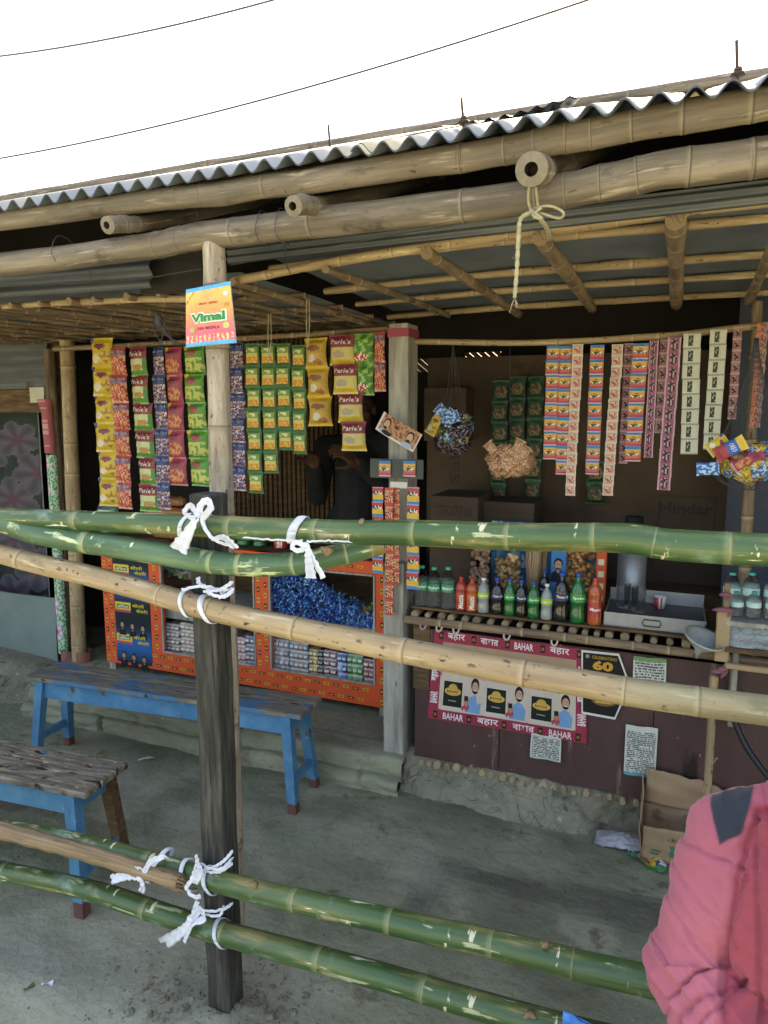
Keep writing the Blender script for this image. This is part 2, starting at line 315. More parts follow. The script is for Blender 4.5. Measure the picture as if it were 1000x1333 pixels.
def glassmat(name, c, rough=.05, a=.25, tr=1.0):
    m = bpy.data.materials.new(name); m.use_nodes = True; b = m.node_tree.nodes['Principled BSDF']
    b.inputs['Base Color'].default_value = (*c, 1); b.inputs['Roughness'].default_value = rough; b.inputs['Transmission Weight'].default_value = tr
    b.inputs['IOR'].default_value = 1.12 if tr > .9 else 1.33; b.inputs['Alpha'].default_value = a; b.inputs['Specular IOR Level'].default_value = 1.0; return m
M_glass = glassmat("clear_glass", (.9, .93, .93), .04, .35)
M_pane = glassmat("display_pane", (.9, .93, .93), .06, .10)
M_pet = glassmat("clear_plastic", (.85, .9, .9), .12, .55)
M_wat = glassmat("water", (.75, .84, .84), .1, .6, .9)
M_cola = flatmat("cola", (.012, .009, .01), .12, spec=.8)
M_sprite = flatmat("green_bottle_plastic", hx('0d6130'), .14, spec=.8)
M_maza = flatmat("mango_drink", hx('b0522f'), .16, spec=.7)
M_straw = flatmat("strawberry_drink", hx('a83a34'), .16, spec=.7)
M_lime = flatmat("cloudy_lime_drink", hx('8c9390'), .16, spec=.8)
M_teal = flatmat("teal_plastic", hx('2fae96'), .4)
M_bcap = flatmat("blue_plastic", hx('2c4aa8'), .35)
M_rcap = flatmat("red_plastic", hx('cc3b36'), .35)
M_wcap = flatmat("white_plastic", hx('e4e6e6'), .4)
M_fun = nmat("funnel_plastic", [hx('8f9190'), hx('b5b6b2')], 8, rough=(.5, .7), spots=[(hx('6a6660'), 9, (1, 1, 1), .62, .7)])
M_stone = nmat("dirt_clod", [hx('5a574b'), hx('7a7666'), hx('8e897a')], 20, rough=(.9, 1), bump=.8, bscale=60)
M_leaf = nmat("leaf", [hx('2e4a22'), hx('4d6b33')], 9, rough=(.5, .8))
M_bark = nmat("bark", [hx('3e332a'), hx('5a4a3c')], 9, rough=(.9, 1), bump=.8)
# ------------------------------------------------------------------ bamboo and sticks
def bam_mb(P, r0, r1, nodes, n=None, seg=18, rough=.03, bumpk=.05, hollow=True, mb=None, tanfn=None):
    L = sum((Vector(P[i + 1]) - Vector(P[i])).length for i in range(len(P) - 1)); n = n or max(12, int(L / .012))
    base = path(P, n); ts = set(i / (n - 1) for i in range(n))
    for t in nodes:
        for d in (-.012, -.006, -.002, 0, .002, .006, .012): ts.add(min(1, max(0, t + d / L)))
    ts = sorted(ts); pts = []; rr = []; rg = []
    sd = random.uniform(0, 99)
    for t in ts:
        q = t * (n - 1); k = min(int(q), n - 2); pts.append(base[k].lerp(base[k + 1], q - k) + Vector((0, mn.noise(Vector((t * L * 3.1, sd, 7))), mn.noise(Vector((t * L * 3.1, sd, 3))))) * r0 * .13)
        r = r0 + (r1 - r0) * t; r *= 1 + rough * mn.noise(Vector((t * L * 4, sd, 0))) * 2; dk = pl = 0
        for nd in nodes:
            d = (t - nd) * L; r *= 1 + bumpk * math.exp(-(d / .012) ** 2) - .05 * math.exp(-((d - .001) / .0018) ** 2)
            dk = max(dk, math.exp(-((d - .001) / .003) ** 2) * .9); pl = max(pl, math.exp(-((d + .007) / .006) ** 2) * .75)
        rr.append(r); rg.append((dk, pl, tanfn(t) if tanfn else 0))
    mb = mb or MB(); s0 = len(mb.v); mb.tube(pts, rr, seg, ring=rg, cap=not hollow)
    if hollow:   # open ends with a wall thickness and a dark hollow
        for e in (0, -1):
            p = pts[e]; q = pts[1] if e == 0 else pts[-2]; ax = (p - q).normalized(); r = rr[e]
            up = Vector((0, 0, 1)) if abs(ax.z) < .9 else Vector((1, 0, 0)); a = ax.cross(up).normalized(); b = a.cross(ax)
            R_ = lambda k, c, d: mb.add([p + (a * math.cos(2 * PI * i / seg) + b * math.sin(2 * PI * i / seg)) * c * r - ax * d for i in range(seg)])
            r1_ = R_(0, 1, 0); r2_ = R_(0, .42, -.004); r3_ = R_(0, .38, .05)
            for i in range(seg):
                j = (i + 1) % seg; mb.face((r1_ + i, r1_ + j, r2_ + j, r2_ + i), (.25 + .5 * ((i * 7) % 5) / 5, .5, 0), [(0, i * .01), (0, i * .01 + .01), (.01, i * .01 + .01), (.01, i * .01)]); mb.face((r2_ + i, r2_ + j, r3_ + j, r3_ + i), (1, 0, 0), None)
            mb.face([r3_ + i for i in range(seg)], (1, 0, 0))
    return mb
def evn(k, a=.02, j=.3): return [a + (i + .5 + random.uniform(-j, j)) / k * (1 - 2 * a) for i in range(k)]
def tX(P, xs):   # node params from world X
    a, b = P[0][0], P[-1][0]; return [(x - a) / (b - a) for x in xs if min(a, b) < x < max(a, b)]

# ================================================================== GROUND
def axis(lo, hi, st, far):
    a = []; x = lo
    while x <= hi: a.append(x); x += st
    s = st
    while a[-1] < far: s *= 1.35; a.append(a[-1] + s)
    s = st; b = [lo]
    while b[0] > -far: s *= 1.35; b.insert(0, b[0] - s)
    return b[:-1] + a
GX = axis(-4.2, 1.4, .025, 90); GY = axis(.6, 3.0, .025, 90)
def gh(x, y):
    v = Vector((x, y, 0)); h = mn.fractal(v * 1.3, .9, 2, 5) * .014 + mn.fractal(v * 6, .8, 2, 5) * .004
    h += .035 * math.exp(-((x + 1.05) ** 2 + (y - 1.36) ** 2) / .035) * (1 + .5 * mn.noise(v * 30))
    return h
mb = MB(); nx = len(GX); base = mb.add([(x, y, gh(x, y) if abs(x) < 8 and abs(y) < 8 else 0) for y in GY for x in GX])
def stain(x, y):
    v = Vector((x * 3, y * 3, 5)); q = .35 * mn.fractal(v, .8, 2, 4)
    s = 0
    for (cx, cy, rx, ry) in ((-.42, 2.2, .36, .05), (-.1, 2.22, .22, .09), (-.72, 2.05, .06, .12), (-1.6, 1.35, .3, .1), (-2.6, 2.0, .5, .12)):
        s = max(s, 1 - sm(.6, 1.25, math.hypot((x - cx) / rx, (y - cy) / ry) + q))
    lt = sm(.0, .5, mn.fractal(Vector((x * 1.1, y * 1.7, 9)), .8, 2, 4)) * .6
    return (s * .62, lt, 0)
for j in range(len(GY) - 1):
    for i in range(nx - 1):
        a = base + j * nx + i; near = -4.3 < GX[i] < 1.5 and .4 < GY[j] < 3.2
        c = stain(GX[i], GY[j]) if near else (0, 0.15, 0)
        mb.face((a, a + 1, a + nx + 1, a + nx), c, None, 0, True)
tag(mb.build("ground", M_mud), kind='structure')
# raised shop floor behind the step
mb = MB(); mb.grid(lambda u, v: (-3.25 + u * 4.6, 2.74 + v * 1.9, .15 + .004 * mn.noise(Vector((u * 20, v * 9, 1)))), 60, 24, col=(0, .1, 0))
mb.box((-3.25, 2.74, -.02), (1.35, 4.64, .14), (0, 0, 0))
tag(mb.build("shop_floor", M_mud), kind='structure')
# dry cracked mud bank under the counter
def bank(u, v):
    x = -1.0 + u * 2.3; toe = 2.585 + .13 * sm(-.3, -.02, x) + .02 * mn.noise(Vector((x * 5, 0, 3))); top = 2.76
    y = toe + (top - toe) * v; z = .158 * sm(-.05, .95, v) - .006
    k = mn.fractal(Vector((x * 7, v * 2.2, 2)), .7, 2, 6) * .026 * (1 - .6 * abs(2 * v - 1)) + abs(mn.noise(Vector((x * 16, v * 5, 4)))) * .010; return (x, y - k, z + k * .5)
mb = MB(); mb.grid(bank, 260, 30)
mb.grid(lambda u, v: (-1.0 + .0 * u, 2.585 + .17 * v, -.01 + .158 * v * u), 4, 8, flip=True)
tag(mb.build("mud_bank", M_bank), kind='structure')
# mud rising to the neighbour at the far left
mb = MB(); mb.grid(lambda u, v: (-4.9 + u * 1.75, 2.62 + v * .7, -.01 + .13 * sm(0, .5, v) * sm(1.05, .8, u) + .008 * mn.noise(Vector((u * 12, v * 6, 4)))), 50, 24)
tag(mb.build("mud_slope", M_bank), kind='structure')
# brick step
r_ = thing("brick_step", "low step of mud plastered bricks behind the long blue bench", "step", (-2.1, 2.6, 0))
def course(y0, y1, z0, z1, seedk, nj, dep):
    xs_ = sorted(random.Random(seedk).uniform(-3.1, -1.0) for _ in range(nj)); m = MB()
    def f(u, v):
        x = -3.12 + 2.13 * u; V = Vector((x * 6, v * 3, seedk)); g = sum(math.exp(-((x - q) / .009) ** 2) for q in xs_)
        k = mn.fractal(V, .8, 2, 5) * .012 + mn.noise(V * .35) * .014
        if v < .6: t = v / .6; y = y0 - k + dep * g * (1 if t < .97 else 0) + .012 * t ** 6; z = z0 + (z1 - z0) * min(1, t * 1.02) - .006 * t ** 8
        else: t = (v - .6) / .4; y = y0 + .012 + (y1 - y0 - .012) * t - k * (1 - t); z = z1 + .004 * mn.noise(V * 2) - dep * .4 * g * (1 - t)
        return (x, y, z)
    m.grid(f, 260, 22, col=(0, .15, 0)); return m
course(2.565, 2.72, -.02, .072, 3, 8, .012).build("lower_course", M_mud, r_)
course(2.605, 2.76, .05, .147, 5, 4, .006).build("upper_course", M_mud, r_)
# ================================================================== SHOP BUILDING
shop = thing("roadside_shop", "open fronted roadside shop of bamboo poles under a corrugated sheet roof", "shop", (-1.0, 3.2, 0))
XL, XR = -6.2, 1.7
Zb = 2.052
P = [(XL, 1.6, 2.03), at(0, 345, 1.6), (-1.13, 1.6, 2.053), at(650, 262, 1.6), at(1000, 203, 1.6), (XR, 1.6, 2.09)]
def nx_(P, pxs, Y): return tX(P, [aX(x, 300, Y) for x in pxs])
mb = bam_mb(P, .033, .038, tX(P, [-3.9, -3.4, -2.9, -2.45] + [aX(x, y, 1.6) for x, y in ((83, 330), (245, 308), (345, 292), (505, 275), (655, 255), (810, 235), (960, 210))] + [.45, .8, 1.15, 1.5])); b1 = mb.build("eave_beam", M_dry, shop)
mb = MB()                                                           # two wire loops and dark knot holes on the beam
for x in (aX(83, 330, 1.6), aX(370, 292, 1.6), aX(345, 292, 1.6)):
    mb = MB(); mb.tube([(x + .004 * math.sin(a * 3), 1.6 + .043 * math.cos(a), 2.053 + .043 * math.sin(a)) for a in [2 * PI * k / 16 for k in range(16)]], .0012, 5, closed=True); mb.build("binding_wire", M_wire, b1)
P = [(XL, 1.56, 2.13), at(0, 288, 1.56), at(300, 250, 1.56), at(620, 202, 1.56), at(1000, 134, 1.56), (XR, 1.56, 2.17)]
P = [(p[0], p[1], p[2]) for p in map(Vector, P)]
mb = bam_mb(P, .025, .032, tX(P, [-3.8, -3.3, -2.8] + [aX(x, 200, 1.57) for x in (100, 210, 312, 430, 530, 670, 810, 960)] + [.5, .9, 1.3])); mb.build("eave_purlin", M_dry, shop)
for (px, py) in ((140, 293), (382, 268), (692, 220)):                # rafters with sawn ends
    p = at(px, py, 1.47); r0 = {140: .022, 382: .023, 692: .032}[px]
    zc = 2.09 + r0 + .012
    mb = bam_mb([(p.x, 1.47, p.z), (p.x, 1.9, p.z + .14), (p.x, 4.4, p.z + 1.06)], r0, r0 * .8, evn(9)); mb.build("rafter", M_dry, shop)
for X_ in (-3.2, .62): bam_mb([(X_, 1.47, 2.12), (X_, 4.4, 3.2)], .03, .026, evn(9)).build("rafter", M_dry, shop)
# corrugated roof: three overlapping sheets, real thickness
def roofz(x, y): return 2.165 + .008 * (x + 1) + (.392 - .008 * sm(-1, .3, x)) * (y - 1.5)
PITCH = .0615
def sheet(x0, x1, y0, y1, dz, th=.004, sk=0):
    mb = MB(); nu = int((x1 - x0) / PITCH * 10); nv = 14
    def f(o): return lambda u, v: ((lambda x, y: (x, y + sk * (x - x0) if v == 0 else y, roofz(x, y) + dz + .0125 * math.cos(2 * PI * x / PITCH) + o + .004 * mn.noise(Vector((x * 2, y, dz * 50)))))(x0 + (x1 - x0) * u, y0 + (y1 - y0) * v))
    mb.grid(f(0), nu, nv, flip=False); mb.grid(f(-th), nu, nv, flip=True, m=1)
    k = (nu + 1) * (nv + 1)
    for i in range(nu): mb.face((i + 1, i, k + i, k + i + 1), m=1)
    return mb
for i, (a, b, dz, sk) in enumerate(((XL, -2.05, 0, 0), (-2.12, -.62, .006, .006), (-.69, .38, .0, -.012), (.31, XR, .006, 0))):
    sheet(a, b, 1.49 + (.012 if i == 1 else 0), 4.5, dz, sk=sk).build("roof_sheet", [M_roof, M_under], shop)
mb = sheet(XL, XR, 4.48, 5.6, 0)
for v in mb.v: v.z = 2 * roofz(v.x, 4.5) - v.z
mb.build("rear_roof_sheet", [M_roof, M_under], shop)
bam_mb([(XL, 4.46, roofz(XL, 4.46) + .03), (-1.5, 4.48, roofz(-1.5, 4.46) + .035), (XR, 4.46, roofz(XR, 4.46) + .03)], .035, .035, evn(14)).build("ridge_pole", M_dry, shop)
for yy in (2.6, 3.6): bam_mb([(XL, yy, roofz(XL, yy) - .06), (XR, yy, roofz(XR, yy) - .06)], .028, .028, evn(14)).build("roof_purlin", M_dry, shop)
for (px, py, pt) in ((431, 197, 162), (604, 156, 127), (961, 93, 52)):     # hook bolts standing up from the sheets
    Yb_ = 1.62; p = at(px, py, Yb_); z0 = p.z; mb = MB(); h = aZ(px, pt, Yb_) - z0; z0 -= .02; h += .02
    mb.tube([(p.x, Yb_, z0), (p.x - .003, Yb_, z0 + h * .5), (p.x - .006, Yb_, z0 + h)], .0035, 8); mb.lathe([(.004, 0), (.014, .001), (.013, .005), (.004, .008)], 12, o=(p.x, Yb_, z0 + .012)); mb.lathe([(.008, 0), (.008, .007)], 6, o=(p.x, Yb_, z0 + .02))
    o = mb.build("roof_bolt", M_iron, shop)
# bamboo pillar and its footing
xp = aX(283, 400, 1.6); P = [(xp - .012, 1.6, -.02), (xp - .01, 1.6, .8), (aX(289, 600, 1.6), 1.597, 1.5), (aX(278, 330, 1.6), 1.6, 2.03)]
bam_mb(P, .034, .029, [.15, .3, .44, .575, .70, .822, .93], seg=20, rough=.05).build("pillar", M_pole, shop)
for X_ in (-3.9, -5.6, 1.45): bam_mb([(X_, 1.6, -.02), (X_, 1.6, 2.03)], .034, .03, evn(6)).build("pillar", M_pole, shop)
# squared grey wooden post at the middle of the front
po = MB(); po.bbox((-1.092, 2.71, .14), (-1.008, 2.83, 1.95), .004, seg=14, jit=.0012); o = po.build("square_post", M_wood, shop)
mb = MB(); mb.box((-1.095, 2.706, 1.897), (-1.005, 2.834, 1.93), hx('a0485a')); mb.build("cloth_wrap", M_pap, o)
mb = MB(); mb.bbox((-1.096, 2.66, .1), (-1.004, 2.7085, .98), .005, seg=8, jit=.001); mb.build("post_cladding", M_wood, shop)
# inner bamboo posts at the left
for (x0, x1, Y, r, nm) in ((88, 103, 3.02, .041, 1), (72, 88, 3.2, .045, 2)):
    a = at(x0, 450, Y); b = at(x1, 860, Y); bam_mb([(b.x, Y, .1), ((a.x + b.x) / 2, Y, 1.0), (a.x, Y, 2.06)], r, r * .93, evn(6)).build("corner_pillar", M_tan if nm == 1 else M_stick, shop)
# walls
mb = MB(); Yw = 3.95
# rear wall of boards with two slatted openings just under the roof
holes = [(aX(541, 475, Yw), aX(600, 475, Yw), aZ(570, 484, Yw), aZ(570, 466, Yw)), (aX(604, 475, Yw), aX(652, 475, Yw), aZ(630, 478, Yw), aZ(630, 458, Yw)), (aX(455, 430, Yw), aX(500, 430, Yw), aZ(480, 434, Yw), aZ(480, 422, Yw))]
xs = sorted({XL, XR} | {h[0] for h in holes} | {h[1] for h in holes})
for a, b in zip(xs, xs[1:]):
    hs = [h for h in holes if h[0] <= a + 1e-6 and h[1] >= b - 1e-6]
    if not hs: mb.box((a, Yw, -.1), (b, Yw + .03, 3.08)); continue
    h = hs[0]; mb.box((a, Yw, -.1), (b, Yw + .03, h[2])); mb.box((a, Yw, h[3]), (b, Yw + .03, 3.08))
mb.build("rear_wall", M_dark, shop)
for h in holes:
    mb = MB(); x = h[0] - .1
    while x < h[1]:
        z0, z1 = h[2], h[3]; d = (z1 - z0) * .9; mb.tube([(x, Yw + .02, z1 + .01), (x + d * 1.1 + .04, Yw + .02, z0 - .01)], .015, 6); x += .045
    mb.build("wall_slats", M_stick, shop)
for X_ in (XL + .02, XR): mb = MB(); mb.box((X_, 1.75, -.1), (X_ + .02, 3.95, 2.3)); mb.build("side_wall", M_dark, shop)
for X_ in (XL + .02, XR):
    mb = MB(); n = mb.add([(X_, 1.75, 2.3), (X_, 3.95, 2.3), (X_, 3.95, 3.08)]); mb.face((n, n + 1, n + 2)); mb.build("gable", M_dark, shop)
# partition between the two rooms of the shop (board, seen on the right of the middle post)
mb = MB(); Yp = 3.55
x = aX(556, 600, Yp)
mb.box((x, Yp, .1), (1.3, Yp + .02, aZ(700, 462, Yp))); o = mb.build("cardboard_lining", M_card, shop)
def card_text(o, st, px, py, h, wpx, Y, par, col='33261f', rotv=False):
    m = MB(); c = at(px, py, Y); wd = abs(aX(px + wpx / 2, py, Y) - aX(px - wpx / 2, py, Y)); hh = abs(aZ(px, py - h / 2, Y) - aZ(px, py + h / 2, Y))
    if rotv: m.text(st, c, (0, 0, 1), (-1, 0, 0), wd, hx(col), hh, .02)
    else: m.text(st, c, (1, 0, 0), (0, 0, 1), hh, hx(col), wd, .03)
    return m.build("printing", M_vc, par)
# slat wall behind the left counter
mb = MB(); x = aX(300, 600, 3.75)
while x < aX(470, 600, 3.75): mb.bbox((x, 3.72, .15), (x + .022, 3.735, 2.1), .002); x += .03 + random.uniform(0, .006)
mb.build("bamboo_slat_wall", M_brown, shop)
# hanging rods for the packets
bam_mb([(-3.05, 2.86, 1.925), (-2.2, 2.86, 1.93), (-1.15, 2.85, 1.945)], .013, .012, evn(8), seg=10).build("hanging_rod", M_stick, shop)
P = [(-1.03, 2.8, aZ(545, 444, 2.8)), (-.5, 2.8, aZ(700, 446, 2.8)), (aX(880, 435, 2.8), 2.8, aZ(880, 436, 2.8)), (.42, 2.8, aZ(1000, 420, 2.8)), (1.6, 2.8, 1.93)]
bam_mb(P, .012, .013, evn(9), seg=10).build("hanging_rod", M_tan, shop)
# ---- right awning: dark sheet on a grid of poles and battens
zf, zr = 2.035, 2.0
def az_(y): return zf + (zr - zf) * (y - 1.85) / 1.15
aw = MB(); aw.grid(lambda u, v: (-1.2 + u * 2.9, 1.86 + v * 1.18, az_(1.86 + v * 1.18) + .047 + .004 * math.sin(u * 60) * math.sin(v * 3) + .006 * mn.noise(Vector((u * 9, v * 4, 0)))), 60, 12)
aw.grid(lambda u, v: (-1.2 + u * 2.9, 1.86 + v * 1.18, az_(1.86 + v * 1.18) + .053), 30, 4, flip=True)
awn = aw.build("right_awning", M_tarp, shop)
P = [at(305, 368, 1.85), at(470, 338, 1.85), at(600, 318, 1.85), at(770, 295, 1.85), at(1000, 264, 1.85), Vector((1.65, 1.85, 2.08))]
for p in P: p.z += .006
bam_mb(P, .013, .016, evn(10), seg=12, rough=.12).build("front_batten", M_tan, awn)
for yb, r in ((2.0, .011), (2.38, .012), (2.66, .011), (3.0, .012)):
    z = az_(yb) + .028; bam_mb([(-1.22, yb + .02, z - .01), (-.6, yb - .01, z), (.1, yb + .01, z + .004), (1.65, yb, z)], r, r * 1.1, evn(9), seg=10, rough=.15).build("batten", M_tan, awn)
for (x0, y0), (x1, y1), r in (((310, 366), (500, 430), .012), ((430, 350), (580, 411), .012), ((560, 329), (675, 410), .017), ((706, 309), (770, 402), .021), ((880, 286), (882, 397), .024), ((1008, 345), (990, 392), .018)):
    a = at(x0, y0, 1.85) if x0 < 1000 else Vector((.2, 1.85, 2.02)); b = at(x1, y1, 3.02); b.x = a.x * .6 + b.x * .4
    a.z -= .006; bam_mb([a - Vector((0, .03, 0)), (a + b) / 2 + Vector((0, 0, .004)), b], r, r * .9, evn(7), seg=12, rough=.1, hollow=False).build("cross_pole", M_stick, awn)
for xx in (.5, .85, 1.2): bam_mb([(xx, 1.83, 2.03), (xx, 3.02, 1.995)], .018, .016, evn(7), seg=12).build("cross_pole", M_stick, awn)
# ---- left awning: many thin poles
aw = MB(); aw.grid(lambda u, v: (-3.75 + u * 2.5, 1.9 + v * 1.25, 2.02 - .01 * v + .006 * mn.noise(Vector((u * 9, v * 4, 0)))), 50, 12)
awl = aw.build("left_awning", M_tarp, shop)
P = [Vector((-3.7, 1.9, 1.99)), at(0, 399, 1.9), at(150, 391, 1.9), at(300, 386, 1.9) + Vector((0, 0, -.005))]
bam_mb(P, .011, .012, evn(8), seg=10, rough=.12).build("front_batten", M_tan, awl)
x = -3.65
while x < -1.2:
    r = random.uniform(.008, .014); dx = random.uniform(-.05, .05); bam_mb([(x, 1.85, 1.965), (x + dx * .5, 2.5, 1.985), (x + dx, 3.12, 1.99)], r, r * .8, evn(6), seg=8, rough=.15, hollow=False).build("cross_pole", M_stick, awl); x += random.uniform(.1, .17)
for yb in (2.2, 2.5, 2.8, 3.05): bam_mb([(-3.7, yb, 2.0), (-1.22, yb + .05, 2.0)], .011, .011, evn(8), seg=8, rough=.15).build("batten", M_stick, awl)
# tin strips and wires between beam and awnings
def tinstrip(pa, pb, hgt, Y, wave=.006, pitch=.03):
    a = at(*pa, Y); b = at(*pb, Y); m = MB()
    m.grid(lambda u, v: (a.x + (b.x - a.x) * u, Y + wave * math.sin(v * hgt / pitch * 2 * PI), a.z + (b.z - a.z) * u - v * hgt), 30, 16)
    m.grid(lambda u, v: (a.x + (b.x - a.x) * u, Y + .002 + wave * math.sin(v * hgt / pitch * 2 * PI), a.z + (b.z - a.z) * u - v * hgt), 30, 16, flip=True); return m
tinstrip((-60, 352), (195, 330), .10, 1.78, .008, .05).build("tin_strip", M_tin, shop)
tinstrip((180, 332), (262, 326), .12, 1.84, .002, .05).build("tin_strip", M_dark, shop)
tinstrip((295, 320), (1060, 226), .05, 1.75, .004, .02).build("tin_strip", M_tin, shop)
mb = MB(); mb.tube(path([at(-30, 372, 1.76), at(150, 366, 1.76), at(262, 350, 1.76)], 20), .0015, 5); mb.tube(path([at(300, 345, 1.7), at(640, 285, 1.7), at(1020, 240, 1.7)], 30), .0014, 5); mb.tube([at(117, 338, 1.66), at(118, 388, 1.86)], .0012, 5); mb.tube(path([at(371, 312, 1.64), at(372, 340, 1.8), at(378, 356, 1.84)], 8), .0014, 5)
mb.build("tie_wire", M_wire, shop)
# loose sheet lying on the roof
mb = MB()
la, lb_ = at(575, 166, 2.25), at(762, 120, 2.35)
def lsf(off): return lambda u, v: la.lerp(lb_, u) + Vector((-.1 * v * u, .5 * v, .17 * v - .012 * math.sin(PI * u) + .006 * math.cos(2 * PI * u * 9 + v) + off))
mb.grid(lsf(0), 60, 6); mb.grid(lsf(-.006), 60, 6, flip=True)
tag(mb.build("loose_sheet", M_roof, org=(-.6, 2.6, roofz(-.6, 2.6))), "loose corrugated sheet lying crooked on top of the roof", "roofing sheet")
# jute rope hanging from the beam at the third rafter
rp = thing("jute_rope", "frayed jute rope tied in a bow round the beam and hanging down", "rope", at(695, 240, 1.55))
mb = MB(); mb.tube(path([at(690, 237, 1.53), at(688, 262, 1.53), at(696, 285, 1.54)], 12), .003, 6); mb.tube(path([at(697, 237, 1.53), at(700, 265, 1.53), at(704, 290, 1.56)], 12), .003, 6); mb.tube(path([at(700, 280, 1.54), at(712, 297, 1.6), at(716, 312, 1.7)], 10), .005, 7)
mb.build("rope_loop", M_twine, rp)
mb = MB(); mb.tube(path([at(694, 272, 1.53), at(715, 268, 1.51), at(733, 276, 1.51), at(728, 284, 1.52), at(700, 276, 1.52)], 24), .003, 6); mb.tube(path([at(690, 272, 1.52), at(705, 284, 1.5), at(694, 280, 1.51), at(705, 270, 1.51)], 16), .0035, 6)
mb.build("rope_bow", M_twine, rp)
mb = MB(); P = path([at(692, 276, 1.52), at(678, 285, 1.51), at(675, 312, 1.51), at(673, 350, 1.51), at(670, 388, 1.51)], 40); mb.tube(P, [.0045 + .001 * math.sin(i * 2.1) for i in range(40)], 7)
for k in range(9): mb.tube([P[-1], P[-1] + Vector((random.uniform(-.012, .012), random.uniform(-.01, .01), -random.uniform(.01, .03)))], .0008, 4)
for k in range(14):
    q = P[random.randint(12, 38)]; mb.tube([q, q + Vector((random.uniform(-.012, .012), -.004, random.uniform(-.008, .008)))], .0006, 4)
mb.build("rope_tail", M_twine, rp)
# strings hanging from left awning
for (x, y0, y1, Y, lb) in ((351, 408, 470, 2.3, "thin string loop hanging in front of the small green sachets"), (401, 388, 452, 2.2, "thin doubled string hanging above the yellow puffed snack strip")):
    mb = MB(); mb.tube(path([at(x - 1.5, y0, Y), at(x - 2, (y0 + y1) / 2, Y), at(x, y1, Y), at(x + 2, (y0 + y1) / 2, Y), at(x + 1.5, y0, Y)], 24), .0018, 5)
    tag(mb.build("hanging_string", M_twine, org=at(x, y0, Y)), lb, "string")
mb = MB()
for k in range(6): q = at(208, 412, 2.0); mb.tube(path([q, q + Vector((random.uniform(-.02, .03), random.uniform(-.02, .02), -.04)), q + Vector((random.uniform(-.02, .13), .0, -.10))], 8), .0016, 5)
mb.lathe([(.004, -.02), (.014, 0), (.013, .02), (.004, .03)], 8, o=at(207, 420, 2.0))
tag(mb.build("tangled_twine", M_wire, org=at(205, 415, 2.0)), "dark tangle of twine knotted under the left awning poles", "twine")
# power lines
def wire_pts(P):
    P = [Vector(p) for p in P]; q = P[1:-1]
    if len(q) == 2: f = lambda x: q[0].z + (q[1].z - q[0].z) * (x - q[0].x) / (q[1].x - q[0].x) + .02 * (x - q[0].x) * (x - q[1].x)
    else:
        a, b, c = q
        f = lambda x: a.z * (x - b.x) * (x - c.x) / ((a.x - b.x) * (a.x - c.x)) + b.z * (x - a.x) * (x - c.x) / ((b.x - a.x) * (b.x - c.x)) + c.z * (x - a.x) * (x - b.x) / ((c.x - a.x) * (c.x - b.x))
    return [Vector((-14 + 20 * i / 120, 5, f(-14 + 20 * i / 120))) for i in range(121)]
for (P, lb) in (([(-12, 5, 4.75), at(0, 73, 5), at(355, 0, 5), (6, 5, 5.5)], "upper overhead wire crossing the top left sky"),
                ([(-12, 5, 3.6), at(0, 206, 5), at(420, 108, 5), at(765, 0, 5), (8, 5, 6.4)], "lower overhead wire sagging across the sky above the roof")):
    mb = MB(); Pq = wire_pts(P); mb.tube(Pq, .0075, 6); tag(mb.build("overhead_wire", M_wire, org=(-12, 5, P[0][2])), lb, "wire")
# tree far behind on the right; only leaf tips reach the frame
def tree(base, h, cr, lb, seed, nm="leafy_tree"):
    rnd = random.Random(seed); t = thing(nm, lb, "tree", base); b = Vector(base); m = MB(); c = b + Vector((0, 0, h * .72))
    m.tube(path([b, b + Vector((.1, 0, h * .4)), c], 14), [.16 - .009 * i for i in range(14)], 10)
    for k in range(9): a = rnd.uniform(0, 6.28); m.tube(path([b + Vector((.08, 0, h * rnd.uniform(.4, .6))), c + Vector((math.cos(a), math.sin(a), rnd.uniform(-.2, .7))) * cr * .6], 8), [.06 - .006 * i for i in range(8)], 6)
    m.build("trunk", M_bark, t); m = MB()
    for k in range(2600):
        while 1:
            q = Vector((rnd.uniform(-1, 1), rnd.uniform(-1, 1), rnd.uniform(-.7, .9)))
            if q.length < 1 and mn.noise(q * 2.6 + Vector((seed, 0, 0))) > -.12: break
        p = c + q * cr; a = Vector((rnd.uniform(-1, 1), rnd.uniform(-1, 1), rnd.uniform(-1, 1))).normalized(); d = a.cross(Vector((.3, .5, .8))).normalized(); s = rnd.uniform(.06, .12)
        n = m.add([p - a * s, p + d * s * .4, p + a * s, p - d * s * .4]); m.face((n, n + 1, n + 2, n + 3))
    m.build("crown", M_leaf, t)
q = at(1075, 30, 11.0); tree((q.x, 11.0, 0), q.z - .3, 1.05, "leafy tree behind the shop, its tips at the right edge of the sky", 3)
